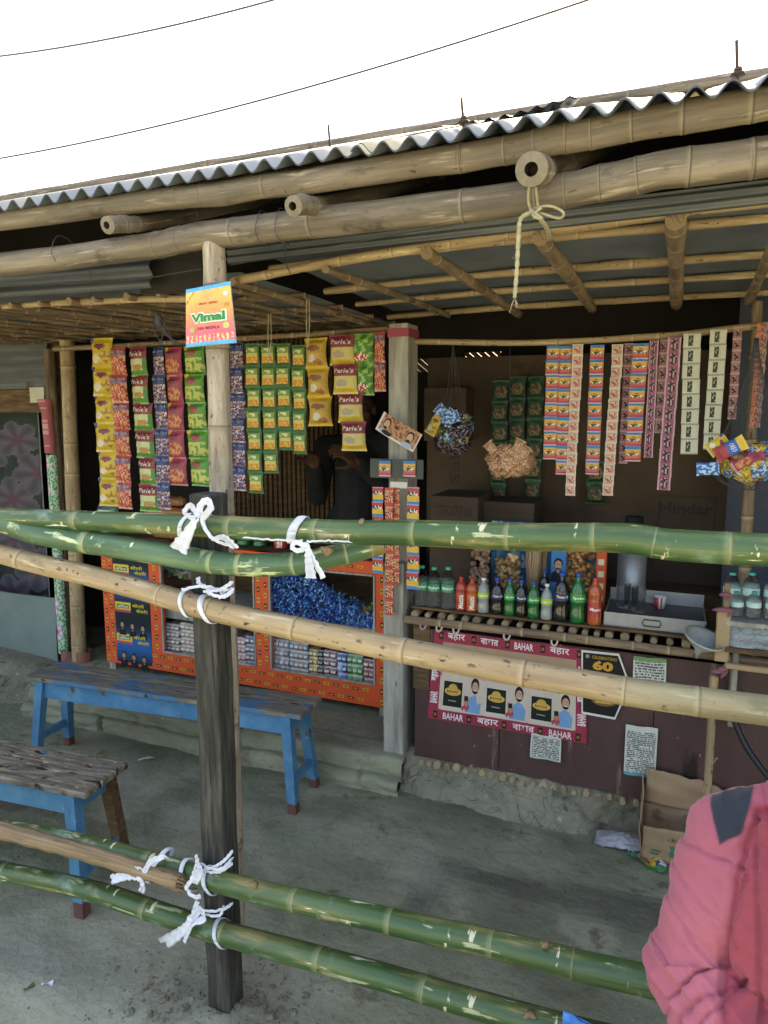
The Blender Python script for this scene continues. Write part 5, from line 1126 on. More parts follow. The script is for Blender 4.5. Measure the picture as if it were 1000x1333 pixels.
for k in range(14):
    a = 2 * PI * k / 14
    for sgn in (1, -1): m.tube([Vector((math.cos(a + sgn * f * 1.0) * .115 * math.cos(f * 1.5), math.sin(a + sgn * f * 1.0) * .095 * math.cos(f * 1.5), -.085 * math.sin(f * 1.5))) for f in [i / 8 for i in range(9)]], .0009, 4)
m.build("netting", M_wire, t, world=False)
o = inst(S['oreo'], "packet", t, (-.025, -.088, .06), (0, 1.05, 0), (.045, .04, .085)); o = inst(S['mag'], "packet", t, (.02, -.085, .03), (0, 1.0, 0), (.03, .04, .085)); inst(S['yellow'], "packet", t, (-.07, -.07, .065), (0, .9, 0), (.045, .05, .06)); inst(S['wafer'], "packet", t, (-.085, -.06, -.02), (0, 1.5, 0), (.04, .04, .06))

# ================================================================== RIGHT COUNTER
ct = thing("counter", "brown boarded shop counter on the mud bank carrying the bottles", "counter", (-.2, 2.72, .15))
YF = 2.70; ztop = .735
for i, (a, b) in enumerate(((-.965, -.60), (-.597, -.02), (-.017, .42), (.423, 1.2))):
    m = MB(); x0_, x1_ = a, b; zz0 = .135 + .0 * i; m.grid(lambda u, v: (x0_ + (x1_ - x0_) * u, YF + (.002 if i % 2 else 0) + .003 * mn.noise(Vector((u * 3 + i, v * 4, 0))), zz0 + .01 * mn.noise(Vector((u * 4 + i * 3, 0, 2))) * (v < .01) + (ztop - .03 - zz0) * v), 16, 14)
    m.box((x0_, YF + .008, zz0 + .01), (x1_, YF + .02, ztop - .04)); m.build("front_board", M_board, ct)
m = MB(); m.box((-.972, YF - .006, .44), (-.90, YF - .002, .72)); m.build("corner_strip", M_brown, ct)
bam_mb([(-1.0, YF - .03, .744), (-.35, YF - .034, .748), (.15, YF - .032, .744), (1.25, YF - .028, .738)], .017, .016, evn(11), seg=12).build("ledge_pole", M_stick, ct)
x = -.96; k = 0
while x < 1.1:
    r = random.uniform(.011, .017); m = MB(); m.tube([(x, YF - .016 - random.uniform(0, .014), .768), (x, YF - .01, .768), (x + random.uniform(-.01, .01), YF + .38, .77)], [r * .93, r, r], 9, ring=[(random.uniform(0, .5), random.uniform(.1, .6), 0)] * 3, caps_col=(random.uniform(0, .7), random.uniform(0, .4), 0)); m.build("shelf_stick", M_stick, ct); x += random.uniform(.042, .062); k += 1
m = MB(); m.bbox((-.98, YF - .012, .787), (1.2, YF + .17, .797), .002, seg=20, jit=.001); m.bbox((-.98, YF + .175, .786), (1.2, YF + .4, .796), .002, seg=20, jit=.001); m.build("shelf_board", M_brown, ct)
x = -.93; k = 0
while x < -.02:
    r = random.uniform(.009, .017); m = MB(); zz = .118 + random.uniform(-.006, .004); m.tube([(x, YF - .012 - random.uniform(0, .012), zz), (x, YF, zz), (x, YF + .15, zz)], [r * .9, r, r], 12, ring=[(random.uniform(0, .3), .6, 0)] * 3, caps_col=(random.uniform(0, .5), random.uniform(0, .6), 0)); m.build("base_stick", M_tan if k % 3 else M_stick, ct); x += random.uniform(.034, .05); k += 1
for px in (551, 572, 594, 660, 722):
    m = MB(); p = at(px, 812 + (px - 540) * .12, YF - .04); m.tube([p + Vector((.012 * math.cos(a), .02 * math.sin(a) * .5, .018 * math.sin(a))) for a in [2 * PI * q / 10 for q in range(10)]], .004, 6, closed=True, col=hx('a8929a') if px % 2 else hx('c8bcae')); m.build("rag_lashing", M_vc, ct)
# right end: stakes, rack
YK = 2.60
m = bam_mb([Vector((at(916, 1080, YK).x, YK, 0)), at(922, 1012, YK), at(930, 880, YK)], .013, .014, [.4], n=20); o = m.build("stake", M_tan, ct)
m = MB(); a = at(937, 858, YK); b = at(946, 762, YK); m.bbox((a.x - .018, YK - .016, a.z - .005), (a.x + .026, YK + .016, aZ(940, 792, YK)), .003, seg=6, jit=.001); m.build("stake_top", M_tan, ct)
m = MB(); m.bbox((a.x - .001, YK - .01, aZ(940, 793, YK)), (a.x + .018, YK + .01, aZ(940, 758, YK)), .003); m.build("stake_tip", M_stick, ct)
m = None; M_rag = flatmat("faded_pink_rag", hx('8d5868'), .9)
for (px, py, w_) in ((940, 795, .03), (944, 775, .018), (934, 875, .02), (940, 872, .015)):
    m = MB(); p = at(px, py, YK - .02); m.tube(path([p + Vector((-w_, 0, 0)), p + Vector((0, -.012, .006)), p + Vector((w_, 0, .002)), p + Vector((w_ * .6, -.004, -.02))], 10), [.003, .006, .008, .008, .007, .007, .006, .005, .004, .002], 7); m.build("rag_tie", M_rag, ct)
m = MB(); m.tube(path([at(948, 845, YK), at(946, 862, YK - .01), at(936, 876, YK - .01)], 8), .004, 6); m.tube(path([at(955, 862, YK), at(970, 872, YK), at(1010, 874, YK)], 8), .003, 6); m.build("rope_end", M_twine, ct)
m = MB(); m.tube(path([at(955, 935, 2.62), at(968, 965, 2.6), at(985, 992, 2.58), at(1015, 1030, 2.56)], 20), .011, 10); tag(m.build("black_pipe", M_blk, org=at(955, 935, 2.62)), "black flexible pipe leaning against the counter at the right", "pipe")
YKK = 2.58
rk = thing("bottle_rack", "wooden rack holding water bottles at the right edge", "rack", at(975, 830, YKK))
for (py, hgt, dep) in ((812, .018, .2), (846, .02, .2)):
    a = at(944, py - 4, YKK); m = MB(); m.bbox((a.x, YKK, a.z - hgt), (a.x + .5, YKK + dep, a.z), .003, seg=8, jit=.001); m.build("slat", M_wood if py < 830 else M_brown, rk)
m = MB(); a = at(944, 862, YKK); m.bbox((a.x, YKK - .012, a.z - .02), (a.x + .5, YKK + .01, a.z + .0), .004, seg=8, jit=.001); m.build("rail", M_tan, rk)
for dx in (.03, .42): m = MB(); m.bbox((at(944, 846, YKK).x + dx, YKK + .06, .5), (at(944, 846, YKK).x + dx + .02, YKK + .14, at(944, 816, YKK).z - .019), .003); m.build("upright", M_wood, rk)
# ------------------------------------------------------------------ bottles
def bottle(px, py_base, py_top, w_px, kind, lb, Y=2.74, grp="drink bottles standing along the counter", z=None):
    b = at(px, py_base, Y); zb = z if z is not None else b.z; tz = aZ(px, py_top, Y); h = tz - zb; r = abs(aX(px + w_px / 2, py_base, Y) - aX(px - w_px / 2, py_base, Y)) / 2
    t = thing("bottle", lb, "bottle", (b.x, Y, zb), grp)
    cfg = dict(water=(M_pet, M_teal, hx('1f8f6c')), maza=(M_maza, M_rcap, None), straw=(M_straw, M_rcap, None), lime=(M_lime, M_wcap, hx('a8c832')), cola=(M_cola, M_bcap, hx('1f2a5c')), sprite=(M_sprite, M_bcap, hx('1f9a48')), teal=(M_pet, M_teal, hx('bfe3dc')), peach=(M_maza, M_rcap, hx('b8383c')))[kind]
    neck = .30
    prof = [(.0, 0), (.72, 0), (.92, .012), (1, .05), (1, .18), (.93, .24), (.88, .32), (.93, .40), (1, .46), (1, .60), (.97, .64), (.82, .74), (.55, .82), (.36, .87), (neck, .90), (neck, .965)]
    if kind in ('water', 'teal'):
        prof = [(0, 0), (.8, 0), (1, .03)] + [(1 - .03 * (k % 2), .06 + .035 * k) for k in range(9)] + [(1, .40), (1, .62), (.97, .66), (.96, .70), (.8, .80), (.5, .875), (neck + .04, .91), (neck, .965)]
    if kind in ('maza', 'straw', 'peach'): prof = [(0, 0), (.8, 0), (.98, .02), (1, .06), (1, .5), (.94, .56), (1, .62), (1, .7), (.9, .78), (.6, .85), (neck + .06, .9), (neck + .06, .965)]
    m = MB(); m.lathe([(a * r, c * h) for a, c in prof], 22, cap=(False, True)); m.build("body", cfg[0], t, world=False)
    cr = (neck + .09) * r; m = MB(); m.lathe([(cr, h * .935), (cr * 1.02, h * .95), (cr, h * .995), (cr * .9, h)], 18, cap=(True, True)); m.build("cap", cfg[1], t, world=False)
    if cfg[2]:
        z0_, z1_ = (.42, .61) if kind in ('water', 'teal') else ((.44, .60) if kind != 'peach' else (.2, .5)); m = MB(); rl = r * 1.012
        def lc(u, i): return cfg[2]
        m.lathe([(rl, h * z0_), (rl, h * z1_)], 26, cap=(False, False), cf=lambda u, i: cfg[2])
        txt = dict(water="Bisleri", lime="Limca", cola="Thums Up", sprite="Sprite", peach="Maaza", teal="")[kind]; tc_ = hx('f2f2f0')
        if txt: m.text(txt, (0, 0, 0), (1, 0, 0), (0, 0, 1), h * .07, tc_ if kind != 'lime' else hx('f4f4e0'), r * 1.5, .03, fn=lambda X, Y_: Vector((math.sin(X / rl * 1.1 + .25) * (rl + .0008), -math.cos(X / rl * 1.1 + .25) * (rl + .0008), h * (z0_ + z1_) / 2 + Y_)), res=1)
        m.build("label", M_prn, t, world=False)
    if kind in ('maza', 'straw'):
        m = MB(); m.text("Maaza" if kind == 'maza' else "Mazza", (0, 0, 0), (1, 0, 0), (0, 0, 1), r * .9, hx('f2e8dc'), h * .42, .03, fn=lambda X, Y_: Vector((math.sin(-Y_ / r + .2) * (r + .001), -math.cos(-Y_ / r + .2) * (r + .001), h * .28 + X)), res=1); m.build("label", M_prn, t, world=False)
    if kind in ('water', 'teal'):
        m = MB(); m.lathe([(0, .004)] + [(a * r * .95, c * h + .003) for a, c in prof[1:] if c < .72] + [(0, .715 * h)], 18, cap=(False, False)); m.build("water", M_wat, t, world=False)
    return t
zS = .7975
Bs = [(549, 797, 736, 17, 'water', "water bottle, leftmost on the counter beside the grey post"), (565, 797, 738, 17, 'water', "water bottle in the middle of the three at the left of the counter"), (583, 797, 738, 17.5, 'water', "water bottle right of its two twins, beside the red drink"),
      (600, 799, 751, 14, 'straw', "red capped red drink bottle beside the water bottles"), (614, 802, 753, 15, 'maza', "orange drink bottle with red cap left of the pale lime bottle"), (629, 801, 752, 15, 'lime', "pale lime drink bottle with white cap, the left and farther one"),
      (647, 805, 752, 16, 'cola', "dark cola bottle with blue cap right of the first lime bottle"), (663, 806, 753, 15, 'sprite', "green soda bottle between two dark cola bottles"), (678, 807, 755, 15, 'cola', "second dark cola bottle between the green ones"), (694, 809, 757, 16, 'sprite', "green soda bottle left of the nearer lime bottle"),
      (711, 811, 760, 15.5, 'lime', "pale lime drink bottle with white cap, the nearer right one"), (730, 812, 745, 20, 'cola', "large dark cola bottle next to the tall green one"), (751, 816, 746, 20, 'sprite', "tall green soda bottle, largest of the green ones"), (773, 818, 752, 18, 'peach', "red and peach drink bottle at the right end of the row")]
for (px, pb, pt, w_, kd, lb) in Bs:
    # find the depth at which the base sits on the shelf board
    p = gz(px, pb, zS); Yp_ = min(max(p.y, 2.715), 3.0); bottle(px, pb, pt, w_, kd, lb, Yp_, z=zS)
bottle(708, 790, 742, 15, 'cola', "dark cola bottle standing behind the nearer lime bottle", 2.86, z=zS)
GW = "water bottles on the right rack"
for i, (px, pt) in enumerate(((950, 745), (975, 745), (1003, 747))):
    bottle(px, 808, pt, 23, 'teal', ("tall clear water bottle, rear left on the right rack", "tall clear water bottle, rear middle on the right rack", "tall clear water bottle cut by the right edge")[i], 2.72, GW, z=at(975, 808, YKK).z)
for i, (px, pt) in enumerate(((957, 770), (980, 770), (1005, 772))):
    bottle(px, 808, pt, 20, 'teal', ("short teal water bottle, front left on the right rack", "short teal water bottle, front middle on the right rack", "short teal water bottle at the right edge")[i], 2.63, GW, z=at(975, 808, YKK).z)
z_ = at(975, 842, YKK).z
for i, x in enumerate((955, 972, 990, 1006)):
    bottle(x, 842, 800, 17, 'water', ("water bottle base seen under the rack slat, first from the left", "water bottle base seen under the rack slat, second from the left", "water bottle base seen under the rack slat, third from the left", "water bottle base seen under the rack slat at the right edge")[i], 2.64, "water bottles under the rack slat", z=z_) if False else None
m = MB(); a = at(946, 840, 2.6); b = at(1020, 815, 2.6)
m.grid(lambda u, v: (a.x + (b.x + .1 - a.x) * u, 2.6 - .012 * abs(math.sin(u * 9)) - .004 * mn.noise(Vector((u * 30, v * 10, 0))), a.z + (b.z - a.z) * v), 80, 16); tag(m.build("shrink_wrapped_pack", nmat("wrinkled_clear_film", [hx('5a656c'), hx('9aa6ae')], 22, (1, 1, 3), rough=(.15, .3), bump=.8, spec=.8), org=a), "shrink wrapped pack of bottles lying in the lower level of the right rack", "bottle pack")
# bottles and biscuits on the display cabinet
for (px, kd, lb) in ((319, 'sprite', "green bottle on the cabinet seen between the rails, left"), (340, 'sprite', "green bottle on the cabinet seen between the rails, right"), (367, 'straw', "red drink bottle on the cabinet seen between the rails")):
    bottle(px, 0, 0, 17, kd, lb, 3.1, "bottles on the display cabinet", z=.906) if False else None
    X_ = aX(px, 712, 3.1); t = bottle(px, 745, 690, 17, kd, lb, 3.1, "bottles on the display cabinet", z=.906)
bottle(142, 690, 641, 20, 'teal', "clear bottle with teal cap below the red snack strip", 3.08, "bottles on the display cabinet", z=.906)
bp = "stacked biscuit rolls on the cabinet"
k = 0; lbs = ["brown biscuit roll on the cabinet, bottom left of the pile", "brown biscuit roll on the cabinet, bottom right of the pile", "pinkish biscuit roll in the middle of the pile on the cabinet", "top biscuit roll of the pile on the cabinet", "biscuit roll whose round end faces out beside the timber post"]
for (x0_, x1_, yy) in ((180, 222, 706), (200, 246, 693), (186, 232, 678), (190, 245, 664), (196, 240, 650)):
    a, b = at(x0_, yy, 3.06), at(x1_, yy, 3.06); m = MB(); n = 26
    m.tube([a.lerp(Vector((b.x, 3.06, a.z)), i / n) for i in range(n + 1)], [.027 * (1 + .04 * (i % 2)) * (1 if 1 < i < n - 1 else .6) for i in range(n + 1)], 14, col=hx(('a8765a', '9c6a4c', 'b58a70', 'a8664c', 'b07c5e')[k]))
    m.text("Biscuit", ((a.x + b.x) / 2, 3.06 - .0292, a.z), (1, 0, 0), (0, 0, 1), .016, hx('ead9c0'), .12, .02) if False else None
    tag(m.build("biscuit_roll", M_prn, org=a), lbs[k], "biscuits", bp); k += 1
# jars behind the bottles
def jar(px, pt, w_px, fill, lb, cols, Y=3.02):
    b = at(px, 780, Y); r = abs(aX(px + w_px / 2, 740, Y) - aX(px - w_px / 2, 740, Y)) / 2; h = .30; t = thing("jar", lb, "jar", (b.x, Y, zS), "large plastic snack jars behind the bottles")
    m = MB(); m.lathe([(0, 0), (r * .95, 0), (r, .012), (r, h * .8), (r * .9, h * .88), (r * .8, h * .9)], 24, cap=(False, False)); m.build("jar_body", M_glass, t, world=False)
    m = MB(); m.lathe([(r * .85, h * .89), (r * .86, h), (r * .8, h * 1.01)], 24); m.build("lid", M_rcap if fill == 'sticks' else M_bcap, t, world=False)
    m = MB(); rnd = random.Random(px)
    if fill == 'sticks':
        for k in range(60):
            a = rnd.uniform(0, 6.28); q = r * .85 * math.sqrt(rnd.random()); a2 = a + rnd.uniform(-.5, .5); m.tube([(math.cos(a) * q * .7, math.sin(a) * q * .7, .01), (math.cos(a2) * q * .9, math.sin(a2) * q * .9, h * .45), (math.cos(a2 + .2) * q, math.sin(a2 + .2) * q, h * rnd.uniform(.7, .85))], .005, 6, col=mixc(cols[0], cols[1], rnd.random()))
    else:
        for k in range(150):
            a = rnd.uniform(0, 6.28); q = r * .86 * math.sqrt(rnd.random()); z = rnd.uniform(.01, h * (.55 if fill == 'low' else .78)); d = Vector((rnd.uniform(-1, 1), rnd.uniform(-1, 1), rnd.uniform(-1, 1))).normalized() * .012; c_ = Vector((math.cos(a) * q, math.sin(a) * q, z)); m.tube([c_ - d, c_, c_ + d], [.006, .011, .006], 6, col=mixc(cols[0], cols[1], rnd.random()))
    m.build("contents", M_vc, t, world=False); return t
jar(624, 0, 24, 'full', "jar of pinkish brown snacks behind the lime bottle", (hx('a87c62'), hx('cbab8e'))); jar(660, 0, 34, 'low', "jar half full of brown rusks against the blue board", (hx('a98050'), hx('cfae80'))); jar(697, 0, 30, 'sticks', "jar packed with long twisted tan sticks", (hx('a88660'), hx('d8b68a'))); jar(752, 0, 44, 'full', "wide jar of big orange brown rusks right of the portrait", (hx('b57c48'), hx('d8a468')))
m = MB(); a, b = at(640, 718, 3.2), at(786, 718, 3.2); m.box((a.x, 3.2, zS), (b.x, 3.215, zS + .3), hx('3c7fa8')); m.grid(lambda u, v: (a.x + (b.x - a.x) * u, 3.198, zS + .3 * v), 60, 24, lambda u, v: hx('3c86b4') if nzz(u * 3, v, 4, 2) > .1 else (hx('2f6a96') if nzz(u * 3, v, 7, 5) > -.1 else hx('8fc0d8')))
tag(m.build("blue_board", M_pap, org=(a.x, 3.2, zS)), "blue printed board standing behind the snack jars", "board")
pr = MB(); a, b = at(718, 722, 2.93), at(736, 757, 2.93); cxm = (a.x + b.x) / 2; pr.box((a.x, 2.93, zS), (b.x, 2.945, a.z + .04), hx('2f7ab8')); bust(pr, cxm, (a.z + b.z) / 2 + .015, .05, 2.927, hx('b8907a'), hx('151313'), hx('17202c')); tag(pr.build("portrait_box", M_pap, org=(cxm, 2.93, zS)), "narrow blue box with a bearded man's portrait between the jars", "box")
m = MB(); a, b = at(777, 720, 2.92), at(787, 785, 2.92); m.box((a.x, 2.92, zS), (b.x, 2.97, a.z + .03), hx('c8552f'))
for k in range(4): flat(m, (a.x + b.x) / 2, zS + .05 + .05 * k, (b.x - a.x) * .6, .025, 2.9185, hx('d8cdb0'))
tag(m.build("orange_box", M_pap, org=(a.x, 2.92, zS)), "tall narrow orange box with pale patches at the end of the jars", "box")
# tray / drawer with cup, glasses, flask
Yt = 2.72; TLf, TRf = at(787, 792, Yt), at(920, 808, Yt); zt0 = at(850, 816, Yt).z
tr = thing("metal_tray", "long dull metal tray with a handle standing on the counter", "tray", ((TLf.x + TRf.x) / 2, Yt, zS))
x0_, x1_ = TLf.x, TRf.x; hF = .052; D = .27; th = .003
m = MB(); m.box((x0_, Yt, zS), (x1_, Yt + th, zS + hF)); m.build("front_panel", M_alu, tr); m = MB(); m.box((x0_, Yt + D, zS), (x1_, Yt + D + th, zS + .085)); m.build("back_panel", M_alu, tr)
m = MB(); m.box((x0_, Yt + th, zS + .002), (x0_ + th, Yt + D, zS + .05)); m.build("side_panel", M_alu, tr); m = MB(); m.box((x1_ - th, Yt + th, zS + .002), (x1_, Yt + D, zS + .05)); m.build("side_panel", M_alu, tr)
m = MB(); m.box((x0_ + th, Yt + th, zS + .006), (x1_ - th, Yt + D, zS + .034)); m.build("tray_bed", nmat("dark_worn_tray", [hx('2c2d2e'), hx('45474a')], 6, rough=(.3, .6), bump=.1), tr)
m = MB(); xm = x0_ + (x1_ - x0_) * .48; zc = zS + hF * .5; wv, hv = .028, .012; m.tube([(xm + a, Yt - .006, zc + b) for a, b in ((-wv, -hv), (wv, -hv), (wv + .004, 0), (wv, hv), (-wv, hv), (-wv - .004, 0))], .0022, 6, closed=True); m.build("handle", M_iron, tr)
c0 = gz(860, 774, zS + .034); c0.y = min(c0.y, Yt + .2); m = MB(); m.lathe([(0, 0), (.019, 0), (.0255, .045), (.024, .045), (.018, .004), (0, .004)], 22, cap=(False, False), cf=lambda u, i: (hx('a8484c') if nzz(math.cos(u * 6.28) * 2, math.sin(u * 6.28) * 2, 3, 4) > .1 else hx('e8e2d4')) if i < 2 else hx('efeae0')); tag(m.build("paper_cup", M_pap, world=False, loc=(c0.x, c0.y, zS + .0345)), "small patterned paper cup standing on the metal tray", "cup")
for i, (px, Yg) in enumerate(((822, 2.86), (832, 2.83), (812, 2.88))):
    X_ = aX(px, 770, Yg); m = MB(); m.lathe([(0, .0), (.022, .0), (.026, .02), (.028, .095), (.026, .095), (.024, .02), (0, .006)], 20, cap=(False, False)); tag(m.build("glass_tumbler", M_glass, world=False, loc=(X_, Yg, zS + .0345)), ("tea glass on the tray, middle of the stacked three", "tea glass on the tray nearest the paper cup", "tea glass on the tray, farthest left")[i], "glass", "tea glasses on the tray")
X_ = aX(824, 715, 3.06); fl = thing("thermos_flask", "black capped steel thermos flask behind the tray", "flask", (X_, 3.06, zS))
hfl = aZ(824, 672, 3.06) - zS; m = MB(); m.lathe([(0, 0), (.055, 0), (.058, .01), (.058, hfl * .72)], 24, cap=(False, True)); m.build("body", M_alu, fl, world=False); m = MB(); m.lathe([(.06, hfl * .72), (.062, hfl * .84), (.035, hfl * .88), (.035, hfl), (0, hfl)], 24, cap=(True, False)); m.build("lid", M_blk, fl, world=False)
# funnel hung on the stake
fp = at(914, 838, 2.60); fn_ = MB(); Mt = Matrix.Rotation(R(18), 3, 'Y').to_4x4() @ Matrix.Rotation(R(12), 3, 'X').to_4x4()
fn_.lathe([(.064, .026), (.07, .028), (.0705, .022), (.064, .016), (.013, -.028), (.008, -.06), (.0065, -.06), (.011, -.026), (.061, .02)], 28, o=fp, M=Mt, cap=(False, False)); tag(fn_.build("funnel", M_fun, org=fp), "grey plastic funnel hung beside the stake under the tray", "funnel")
# ------------------------------------------------------------------ posters on the counter
YPp = YF - .006
def quad_sheet(name, c4, lb, cat, cf, nu, nv, Y=YPp, mat=None, lift=.0, draw=None, curl=.002):
    TL_, TR_, BR_, BL_ = [at(x, y, Y) for x, y in c4]
    def q(u, v, d=0): p = BL_.lerp(BR_, u).lerp(TL_.lerp(TR_, u), v); return p + Vector((0, -d - curl * (1 + math.sin(u * 9 + v * 4)), 0))
    m = MB(); m.grid(lambda u, v: q(u, v), nu, nv, cf); m.grid(lambda u, v: q(u, v, -.0008), nu // 3 + 1, nv // 3 + 1, col=hx('b0aca0'), flip=True)
    if draw: draw(m, q)
    return tag(m.build(name, mat or M_pap, org=(BL_ + TR_) / 2), lb, cat)
def T(m, q, st, u0, v0, h, w_, col, lift=.0008, bold=.02, rot=0):
    def f(X, Y_):
        if rot: X, Y_ = (-Y_ * h_ar, X / h_ar) if rot > 0 else (Y_ * h_ar, -X / h_ar)
        return q(u0 + X, v0 + Y_, lift)
    h_ar = 1.0
    m.text(st, (0, 0, 0), (1, 0, 0), (0, 0, 1), h, col, w_, bold, fn=f)
def RC(m, q, u0, v0, u1, v1, col, d): 
    k = 6; n = m.add([q(u0 + (u1 - u0) * i / k, v0, d) for i in range(k + 1)] + [q(u0 + (u1 - u0) * i / k, v1, d) for i in range(k + 1)])
    for i in range(k): m.face((n + i, n + i + 1, n + k + 2 + i, n + k + 1 + i), col)
def EL(m, q, u, v, ru, rv, col, d, n=16, a0=0, a1=2 * PI): k = m.add([q(u + ru * math.cos(a0 + (a1 - a0) * i / n), v + rv * math.sin(a0 + (a1 - a0) * i / n), d) for i in range(n)]); m.face([k + i for i in range(n)], col)
MR = hx('a8384e')
def bah_c(u, v):
    bw, bh = .065, .115
    if u < bw or u > 1 - bw or v < bh or v > 1 - bh: return mixc(MR, hx('8e3044'), .5 + .5 * nzz(u, v, 6, 2))
    if v > .5: return hx('a98c72') if nzz(u, v, 3, 3) > -.2 else hx('b89c84')
    return mixc(hx('c8b4a4'), hx('d8c8ba'), .5 + .5 * nzz(u, v, 5, 7))
def bah_d(m, q):
    W_ = hx('efe2e4')
    for k, st in enumerate(("बहार", "বাহার", "BAHAR", "बहार")): T(m, q, st, .155 + .225 * k, .943, .075, .12, W_, .0012, .012)
    for k, st in enumerate(("BAHAR", "बहार", "বাহার", "BAHAR")): T(m, q, st, .17 + .225 * k, .057, .075, .135, W_, .0012, .012)
    for k in range(5):
        for v in (.943, .057):
            u = .05 + .225 * k; RC(m, q, u - .014, v - .04, u + .014, v + .04, hx('2a2018'), .0012); EL(m, q, u, v, .009, .02, hx('8a6a3a'), .0018)
    for k, st in enumerate(("BAHAR", "बहार", "বাহার")):
        T(m, q, st, .032, .25 + .25 * k, .05, .13, W_, .0012, .03, rot=1) if k else None
        T(m, q, st, .968, .25 + .25 * k, .05, .13, W_, .0012, .03, rot=1)
    T(m, q, "BAHAR", .032, .25, .05, .13, W_, .0012, .03, rot=1)
    for k in range(3):
        u0 = .078 + .285 * k; qq = q; q = (lambda u, v, d=0, qq=qq: qq(u, .125 + (v - .12) * .95 if v > .12 else v, d)); RC(m, q, u0, .12, u0 + .275, .56, hx('cdbcae'), .0008); RC(m, q, u0 + .01, .135, u0 + .15, .47, hx('cfc4b6'), .0012); RC(m, q, u0 + .018, .17, u0 + .142, .465, hx('15201c'), .0018)
        EL(m, q, u0 + .08, .35, .055, .05, hx('c9a24a'), .0024); EL(m, q, u0 + .08, .39, .03, .05, hx('c9a24a'), .0024); RC(m, q, u0 + .03, .33, u0 + .13, .37, hx('d8b860'), .0026); T(m, q, "BAHAR", u0 + .08, .35, .03, .08, hx('7a1f24'), .003, .03); T(m, q, "PAN MASALA", u0 + .08, .24, .016, .055, hx('c8c8c0'), .0024)
        # smiling bearded man in a blue shirt holding a pouch
        n = m.add([q(u0 + a, b, .0014) for a, b in ((.165, .13), (.262, .13), (.268, .26), (.245, .33), (.218, .35), (.19, .3), (.176, .22))]); m.face([n + i for i in range(7)], hx('6f9cc8'))
        EL(m, q, u0 + .225, .455, .027, .085, hx('1b1614'), .0020); EL(m, q, u0 + .226, .43, .021, .068, hx('c69a7e'), .0026); EL(m, q, u0 + .226, .40, .019, .045, hx('2a1f1a'), .0032, 12, PI, 2 * PI); RC(m, q, u0 + .216, .392, u0 + .236, .402, hx('efe6e0'), .0036)
        for e in (-1, 1): RC(m, q, u0 + .226 + e * .009 - .004, .448, u0 + .226 + e * .009 + .004, .455, hx('1b1614'), .0032)
        EL(m, q, u0 + .172, .24, .017, .05, hx('b98468'), .0022); RC(m, q, u0 + .158, .26, u0 + .184, .32, hx('1c2420'), .0028)
        for j in range(4): EL(m, q, u0 + .15 + .012 * j, .17 + .02 * (j % 2), .007, .03, hx('b24a5a'), .0026)
quad_sheet("tobacco_poster", ((566, 819), (765, 846), (764, 968), (557, 934)), "long crimson bordered poster with three smiling men in blue on the counter front", "poster", bah_c, 60, 40, draw=bah_d)
# octagonal anniversary poster
op = MB(); Yo = YF - .014; pts = [(757, 846), (806, 851), (818, 884), (815, 905), (801, 937), (757, 929)]; cen = at(787, 890, Yo); Pw = [at(x, y, Yo) for x, y in pts]
def ring_(P, s, col, d): Q = [cen + (p - cen) * s - Vector((0, d, 0)) for p in P]; n = op.add(Q); op.face([n + i for i in range(len(Q))][::-1], col)
ring_(Pw, 1.0, hx('dcd9cf'), 0); ring_(Pw, .93, hx('1c1a19'), .0008)
op.text("CELEBRATING", at(787, 857, Yo) - Vector((0, .0016, 0)), (1, 0, 0), (0, 0, 1), .012, hx('b08a3c'), .09, .02); op.text("60", at(785, 867, Yo) - Vector((0, .0016, 0)), (1, 0, 0), (0, 0, 1), .038, hx('d09a3c'), .075, .05)
ell(op, at(765, 854, Yo).x, at(765, 854, Yo).z, .008, .008, Yo - .0016, hx('8a8a86')); ell(op, cen.x, cen.z - .07, .045, .02, Yo - .0016, hx('7a5a2c')); ell(op, cen.x, cen.z - .055, .012, .02, Yo - .0022, hx('d8cdb0')); flat(op, cen.x, cen.z - .075, .06, .008, Yo - .0024, hx('c9a24a'))
tag(op.build("anniversary_poster", M_pap, org=cen), "black six sided poster with white edge and gold number 60", "poster")
def note(name, c4, lb, rows, seed, head=None, foot=None):
    rnd = random.Random(seed); blocks = [(rnd.random() < .5) for _ in range(40)]
    def cf(u, v):
        if head and v > .86: return hx(head)
        if foot and v < .06: return hx(foot)
        k = (v * rows) % 1
        if .06 < u < .94 and .05 < v < .9 and k > .45 and nzz(u * 12, int(v * rows), 2.3, seed) > -.15: return hx('5f625f')
        return hx('c9cbc2')
    return quad_sheet(name, c4, lb, "paper notice", cf, 56, rows * 3, Y=YF - .01, curl=.003)
note("notice", ((825, 854), (868, 858), (867, 890), (824, 886)), "white notice with green header above the tan rail", 9, 3, head='6f9a5c')
note("notice", ((815, 943), (857, 948), (853, 1014), (812, 1007)), "tall white price notice low on the counter left of the carton", 26, 5, foot='5f9aa4')
note("notice", ((692, 954), (731, 961), (730, 992), (690, 985)), "small white notice under the crimson poster", 14, 8)
m = MB()
for (px, py, h, s) in ((700, 845, .013, .05), (620, 838, .013, .03)): p = at(px, py, YF - .0125); m.text("अ०", p, (1, 0, 0), (0, 0, 1), h, hx('c8a050'), s) if False else None
